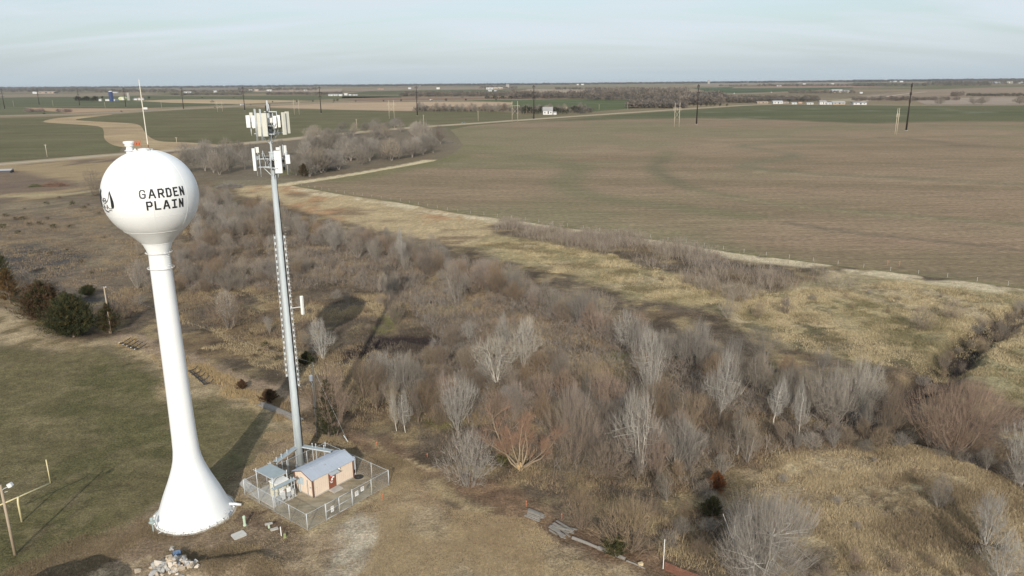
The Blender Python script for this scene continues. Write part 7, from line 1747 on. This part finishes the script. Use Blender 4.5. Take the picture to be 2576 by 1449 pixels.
FARB = [
 (82, 93, 235.6, 230.6, BW, RW, 'white house left of the long tan shed near the skyline at left'), (93, 135, 235, 229.8, BT, RG, 'long tan shed near the skyline at left'), (283, 295, 233.8, 231, BW, RW, 'white barn beyond the blue silo'), (265, 275, 254, 249.4, BW, RW, 'white shed left of the blue silo'), (286, 297, 254.2, 249.4, BW, RW, 'low white shed right of the blue silo'), (248, 255, 254.5, 249, BW, RW, 'white shed at the end of the evergreen windbreak'), (334, 345, 252, 246.5, BW, RG, 'white farmhouse right of the grey silo'), (347, 361, 251.8, 244, BW, RR, 'red-roofed white barn right of the grey silo'),
 (462, 480, 234, 230.4, BW, RW, 'long white barn left of the monopole near the skyline'), (536, 545, 232.4, 228, BW, RW, 'white barn with dark trees left of the monopole'), (626, 634, 228.5, 225, BW, RW, 'white house behind the monopole head, left'), (640, 650, 228.5, 225.2, BT, RW, 'pale house behind the monopole head, right'), (671, 683, 229, 225, BW, RB, 'greenish-roofed barn right of the monopole head'), (728, 736, 228, 225, BT, RG, 'brown house in the far village, left'), (764, 772, 228, 225, BW, RG, 'white house in the far village, right'), (826, 849, 241.3, 236.6, BC, RW, 'long cream barn left of the eighth transmission pole'), (852, 861, 241.5, 236.6, BC, RW, 'cream shed beside the long cream barn'),
 (866, 874, 240, 234.6, BW, RW, 'white gabled farmhouse left of the shelter belt'), (877, 884, 240.3, 237, BW, RW, 'low white shed by the gabled farmhouse'), (887, 899, 240.2, 236.8, BW, RG, 'white ranch house right of the gabled farmhouse'), (950, 965, 224.6, 221.4, BT, RR, 'red-brown long barn near the skyline'), (1027, 1034, 224.2, 220.2, BW, RW, 'white barn with dark trees left of the eighth pole'), (1040, 1058, 216.3, 213.2, BW, RW, 'white tanks and shed on the skyline at the eighth pole'), (1098, 1106, 224.3, 219.8, BW, RW, 'white house with dark hedge right of the eighth pole'), (1223, 1241, 225, 220, BW, RW, 'pale grey barn group by the elevator, left'), (1243, 1264, 224.6, 219.6, BT, RW, 'pale grey barn group by the elevator, right'), (1228, 1237, 230.2, 226.6, BW, RW, 'white truck-sized shed below the elevator, left'), (1243, 1249, 230, 226.8, BW, RW, 'white shed below the elevator, right'), (1241, 1249, 214.8, 212, BW, RW, 'white building on the skyline left of the elevator'), (1462, 1469, 213.8, 210.8, BW, RW, 'white building on the skyline right of the ninth pole'), (1451, 1456, 213.8, 210.6, BW, RG, 'small building on the skyline right of the ninth pole'),
 (1366, 1390, 288.5, 269.5, BW, RG, 'two-storey white farmhouse with grey roof among cedars'), (1392, 1400, 288.5, 281, BW, RG, 'small white outbuilding beside the two-storey farmhouse'),
 (1905, 1932, 260, 255, BT, RG, 'long brown trailer house, leftmost of the row'), (1945, 1969, 261, 253.6, BW, RW, 'white house with cars, second of the row'), (1970, 1984, 260, 256, BT, RG, 'grey shed behind the white house of the row'), (1992, 2005, 262.2, 257.8, BW, RW, 'white flat-roofed trailer in the row'), (2008, 2018, 260, 255.5, BT, RR, 'reddish shed in the row of houses'), (2030, 2046, 263, 258.2, BW, RW, 'white trailer with trees in the row of houses'), (2062, 2079, 263, 253, BW, RG, 'white house with tall front in the row'), (2080, 2093, 263, 257.6, BW, RW, 'white box-shaped building in the row'), (2095, 2126, 262.8, 255.2, BT, RB, 'long shed with blue-grey roof right of the row of houses'), (2147, 2180, 263.6, 256.2, BW, RG, 'long white-fronted shed, rightmost of the row'),
 (2094, 2120, 233, 225.5, BC, RW, 'large cream barn beyond the houses at right'), (2122, 2138, 233, 227.6, BC, RW, 'smaller cream barn right of the large one'), (2163, 2170, 235, 231.5, BW, RW, 'white shed right of the cream barns'), (1955, 1966, 217, 213.6, BW, RW, 'white house by the dark wood near the skyline'), (2020, 2028, 212.8, 209.8, BW, RW, 'white tank-like building on the skyline at right'), (2090, 2098, 212, 209.4, BW, RW, 'white farm building on the skyline at right'), (2234, 2241, 206, 202.6, BW, RG, 'white house near the skyline, left of the rightmost pole'), (2246, 2256, 205.8, 203, BW, RW, 'white barn near the skyline, left of the rightmost pole'), (2264, 2272, 206.5, 203.6, BW, RW, 'white shed just left of the rightmost pole top'), (2488, 2499, 209.5, 205.4, BW, RG, 'white house on the wooded rise, left'), (2503, 2521, 209.8, 206, BW, RW, 'large white barn on the wooded rise'), (2534, 2550, 209.6, 205.4, BC, RW, 'pale barn at the right edge of the skyline'), (2562, 2574, 209.8, 206, BW, RW, 'pale house at the very right edge')]
for x0, x1, yb, yt, wl_, rf_, lab in FARB: house(x0, x1, yb, yt, wl_, rf_, lab, win=(x1 - x0) > 11, roofk=.5 if 'farmhouse with' in lab else .35)
# silos, hoop barn, elevators
def silo(px, yb, yt, wpx, m, dome, lab, cyl=1):
    g = G(px, yb); Z = zdepth(*g); r_ = wpx * Z / FPX / 2; h = (yb - yt) * Z / FPX; o = empty('silo', (g[0], g[1], 0)); tag(o, lab, 'silo')
    mb = MB().lathe([(r_, 0), (r_, h * .92)], 20)
    for k in range(12): mb.ring((0, 0, h * .92 * (k + 1) / 12), r_, .12, 20, 4)
    mb.build('cylinder', m, o); MB().lathe([(r_ * 1.03, h * .92), (r_ * .85, h * .965), (r_ * .4, h * .995), (.05, h)], 20).build('dome_cap', dome, o)
    MB().bar((r_ * .3, -r_ * 1.02, 0), (r_ * .3, -r_ * 1.02, h * .9), .8, .6).build('chute', dome if cyl else m, o)
silo(281, 254.8, 229.5, 10, mat('blue_glazed_steel', (.035, .06, .16), .4, .1, .1, spec=.6), BW, 'tall blue silo with white cap on the farm at left', 0); silo(324.5, 252.5, 233.7, 6.5, mat('grey_silo_concrete', (.38, .36, .33), .9, .2, .1), mat('grey_silo_concrete', (.38, .36, .33)), 'grey concrete silo right of the hoop barn')
g = G(305, 252); Z = zdepth(*g); w = 15.5 * Z / FPX; h = 8.5 * Z / FPX; o = empty('hoop_barn', (g[0], g[1], 0)); tag(o, 'round-roofed yellow-green hoop barn between the two silos', 'barn'); mb = MB(); n = 14; vs = []
for y in (0, w * 1.2): vs += [(-w / 2 * math.cos(math.pi * k / n), y, h * math.sin(math.pi * k / n) ** .7) for k in range(n + 1)]
mb.add(vs, [(k, k + 1, n + 2 + k, n + 1 + k) for k in range(n)] + [tuple(range(n, -1, -1)), tuple(range(n + 1, 2 * n + 2))]); mb.build('curved_shell', mat('yellow_green_sheet', (.50, .52, .30), .7, .1, .1), o); MB().box((w * .22, -.3, h * .3), (w * .3, .5, h * .6)).build('door', BW, o)
def elevator(x0, x1, yb, yt, lab):
    g = G((x0 + x1) / 2, yb); Z = zdepth(*g); w = (x1 - x0) * Z / FPX; h = (yb - yt) * Z / FPX; o = empty('grain_elevator', (g[0], g[1], 0)); tag(o, lab, 'grain elevator')
    for k in (-1, 0, 1): MB().lathe([(w / 6.2, 0), (w / 6.2, h * .84)], 14, (k * w / 3, 0, 0)).build('bin', mat('grey_silo_concrete', (.38, .36, .33)), o)
    MB().box((0, 0, h * .92), (w, w / 2.4, h * .16)).build('headhouse', RG, o)
elevator(1273, 1281, 221.5, 212, 'grey grain elevator breaking the skyline at centre'); elevator(1780, 1785.5, 210.8, 201.5, 'pale twin-topped grain elevator on the skyline right of the tenth pole')
o = house(-22, 20, 436, 426.5, mat('dark_shed_wall', (.10, .09, .085), .8), mat('grey_flat_roof', (.40, .40, .42), .7, .5, .06), 'low building with grey roof cut by the left edge', roofk=.3, deep=.5, rz=.25, win=False)
# ================================================================== vehicles
TYRE = mat('tyre_rubber', (.02, .02, .02), .8); GLS = mat('car_glass', (.03, .04, .05), .15, 1, .05, spec=.7)
def wheel_(x, y, r_, o):
    w = MB().tube([(x, y - .11, r_), (x, y + .11, r_)], r_, 12).build('wheel', TYRE, o); return w
def car(px, py, m, lab, rz, pick=False, group='vehicles on the highway'):
    g = G(px, py); o = empty('pickup_truck' if pick else 'car', (g[0], g[1], .35), rz); tag(o, lab, 'pickup truck' if pick else 'car', None if pick else group)
    b_ = MB(); side = [(-2.3, .35), (-2.35, .8), (-2.1, .95), (-1.0, 1.0), (1.0, 1.0), (2.2, .85), (2.35, .6), (2.3, .35)] if not pick else [(-2.8, .45), (-2.8, 1.1), (-.6, 1.1), (1.2, 1.1), (2.6, 1.0), (2.75, .7), (2.7, .45)]
    n = len(side); b_.add([(x, -.9, z) for x, z in side] + [(x, .9, z) for x, z in side], [tuple(range(n)), tuple(range(2 * n - 1, n - 1, -1))] + [(i, n + i, n + (i + 1) % n, (i + 1) % n) for i in range(n)]); b_.build('body', m, o)
    c_ = MB(); cab = [(-1.7, 1.0), (-1.2, 1.45), (.35, 1.48), (1.1, 1.0)] if not pick else [(-.6, 1.1), (-.5, 1.75), (.7, 1.78), (1.35, 1.1)]
    n = len(cab); c_.add([(x, -.78, z) for x, z in cab] + [(x, .78, z) for x, z in cab], [tuple(range(n)), tuple(range(2 * n - 1, n - 1, -1))] + [(i, n + i, n + (i + 1) % n, (i + 1) % n) for i in range(n)]); c_.build('cabin', GLS, o); rx = (cab[1][0] + cab[2][0]) / 2; MB().box((rx, 0, cab[1][1] + .03), (cab[2][0] - cab[1][0], 1.5, .05)).build('roof', m, o)
    for x in (-1.4, 1.45) if not pick else (-1.75, 1.8):
        for y in (-.85, .85): wheel_(x, y, .36, o)
DKC = mat('dark_car_paint', (.025, .028, .034), .3, 1, .05, spec=.6); SVC = mat('silver_car_paint', (.40, .42, .43), .3, 1, .05, metal=.3, spec=.6)
hw_rz = math.atan2(*(G(596, 267) - G(267, 285))[::-1])
for px, py, lab in ((111, 287, 'dark car on the highway by the purplish bushes at left'), (305.5, 281, 'dark car on the highway left of the whip antenna'), (541, 271, 'dark car on the highway left of the monopole head'), (631, 265, 'dark car on the highway just left of the antenna tier'), (839, 257.6, 'dark car on the highway right of the antenna tier')): car(px, py, DKC, lab, hw_rz)
car(1166, 311.8, SVC, 'silver pickup truck driving on the dirt road', math.atan2(*(G(1300, 303) - G(1010, 322))[::-1]), True)
def semi(px, py, lab, rz):
    g = G(px, py); o = empty('semi_truck', (g[0], g[1], .35), rz); tag(o, lab, 'truck', 'white trucks on the highway')
    MB().box((-2, 0, 2.6), (14, 2.6, 2.8)).build('trailer', BW, o); cb_ = MB().box((6.6, 0, 1.7), (2.2, 2.4, 2.4)); cb_.box((8.2, 0, 1.2), (1.4, 2.2, 1.3)); cb_.build('cab', BW, o)
    MB().box((7.3, 0, 2.5), (.9, 2.2, .7)).build('windscreen', GLS, o)
    for x in (-8, -6.8, 4.6, 5.8, 8.1):
        for y in (-1.1, 1.1): wheel_(x, y, .5, o)
for px, py, lab in ((611, 266.6, 'white semi truck left of the antenna tier'), (1085, 253.4, 'white semi truck behind the shelter belt'), (1847, 237, 'white semi truck on the far highway at right, left one'), (1940, 234.2, 'white semi truck on the far highway at right, right one')): semi(px, py, lab, hw_rz)
g = G(366, 279.5); o = empty('billboard', (g[0], g[1], .3)); tag(o, 'small white roadside billboard beside the highway', 'billboard'); MB().box((0, 0, 5), (9, .3, 4)).build('panel', BW, o)
for s in (-3, 3): MB().bar((s, .3, 0), (s, .3, 5), .4).build('post', DKW, o)
# ================================================================== the air between here and the horizon
def haze():
    m = bpy.data.materials.new('air_haze'); m.use_nodes = True; nt = m.node_tree; N = nt.nodes; L = nt.links
    for n in list(N): N.remove(n)
    out = N.new('ShaderNodeOutputMaterial'); v = N.new('ShaderNodeVolumePrincipled')
    v.inputs['Color'].default_value = (.80, .88, .96, 1); v.inputs['Density'].default_value = HAZE; v.inputs['Anisotropy'].default_value = 0.0
    L.new(v.outputs['Volume'], out.inputs['Volume'])
    o = MB().box((0, 13500, 33.5), (64000, 47000, 75)).build('haze', m); tag(o, 'thin pale haze over the far farmland', 'haze', kind='stuff')
HAZE = .000018
haze()
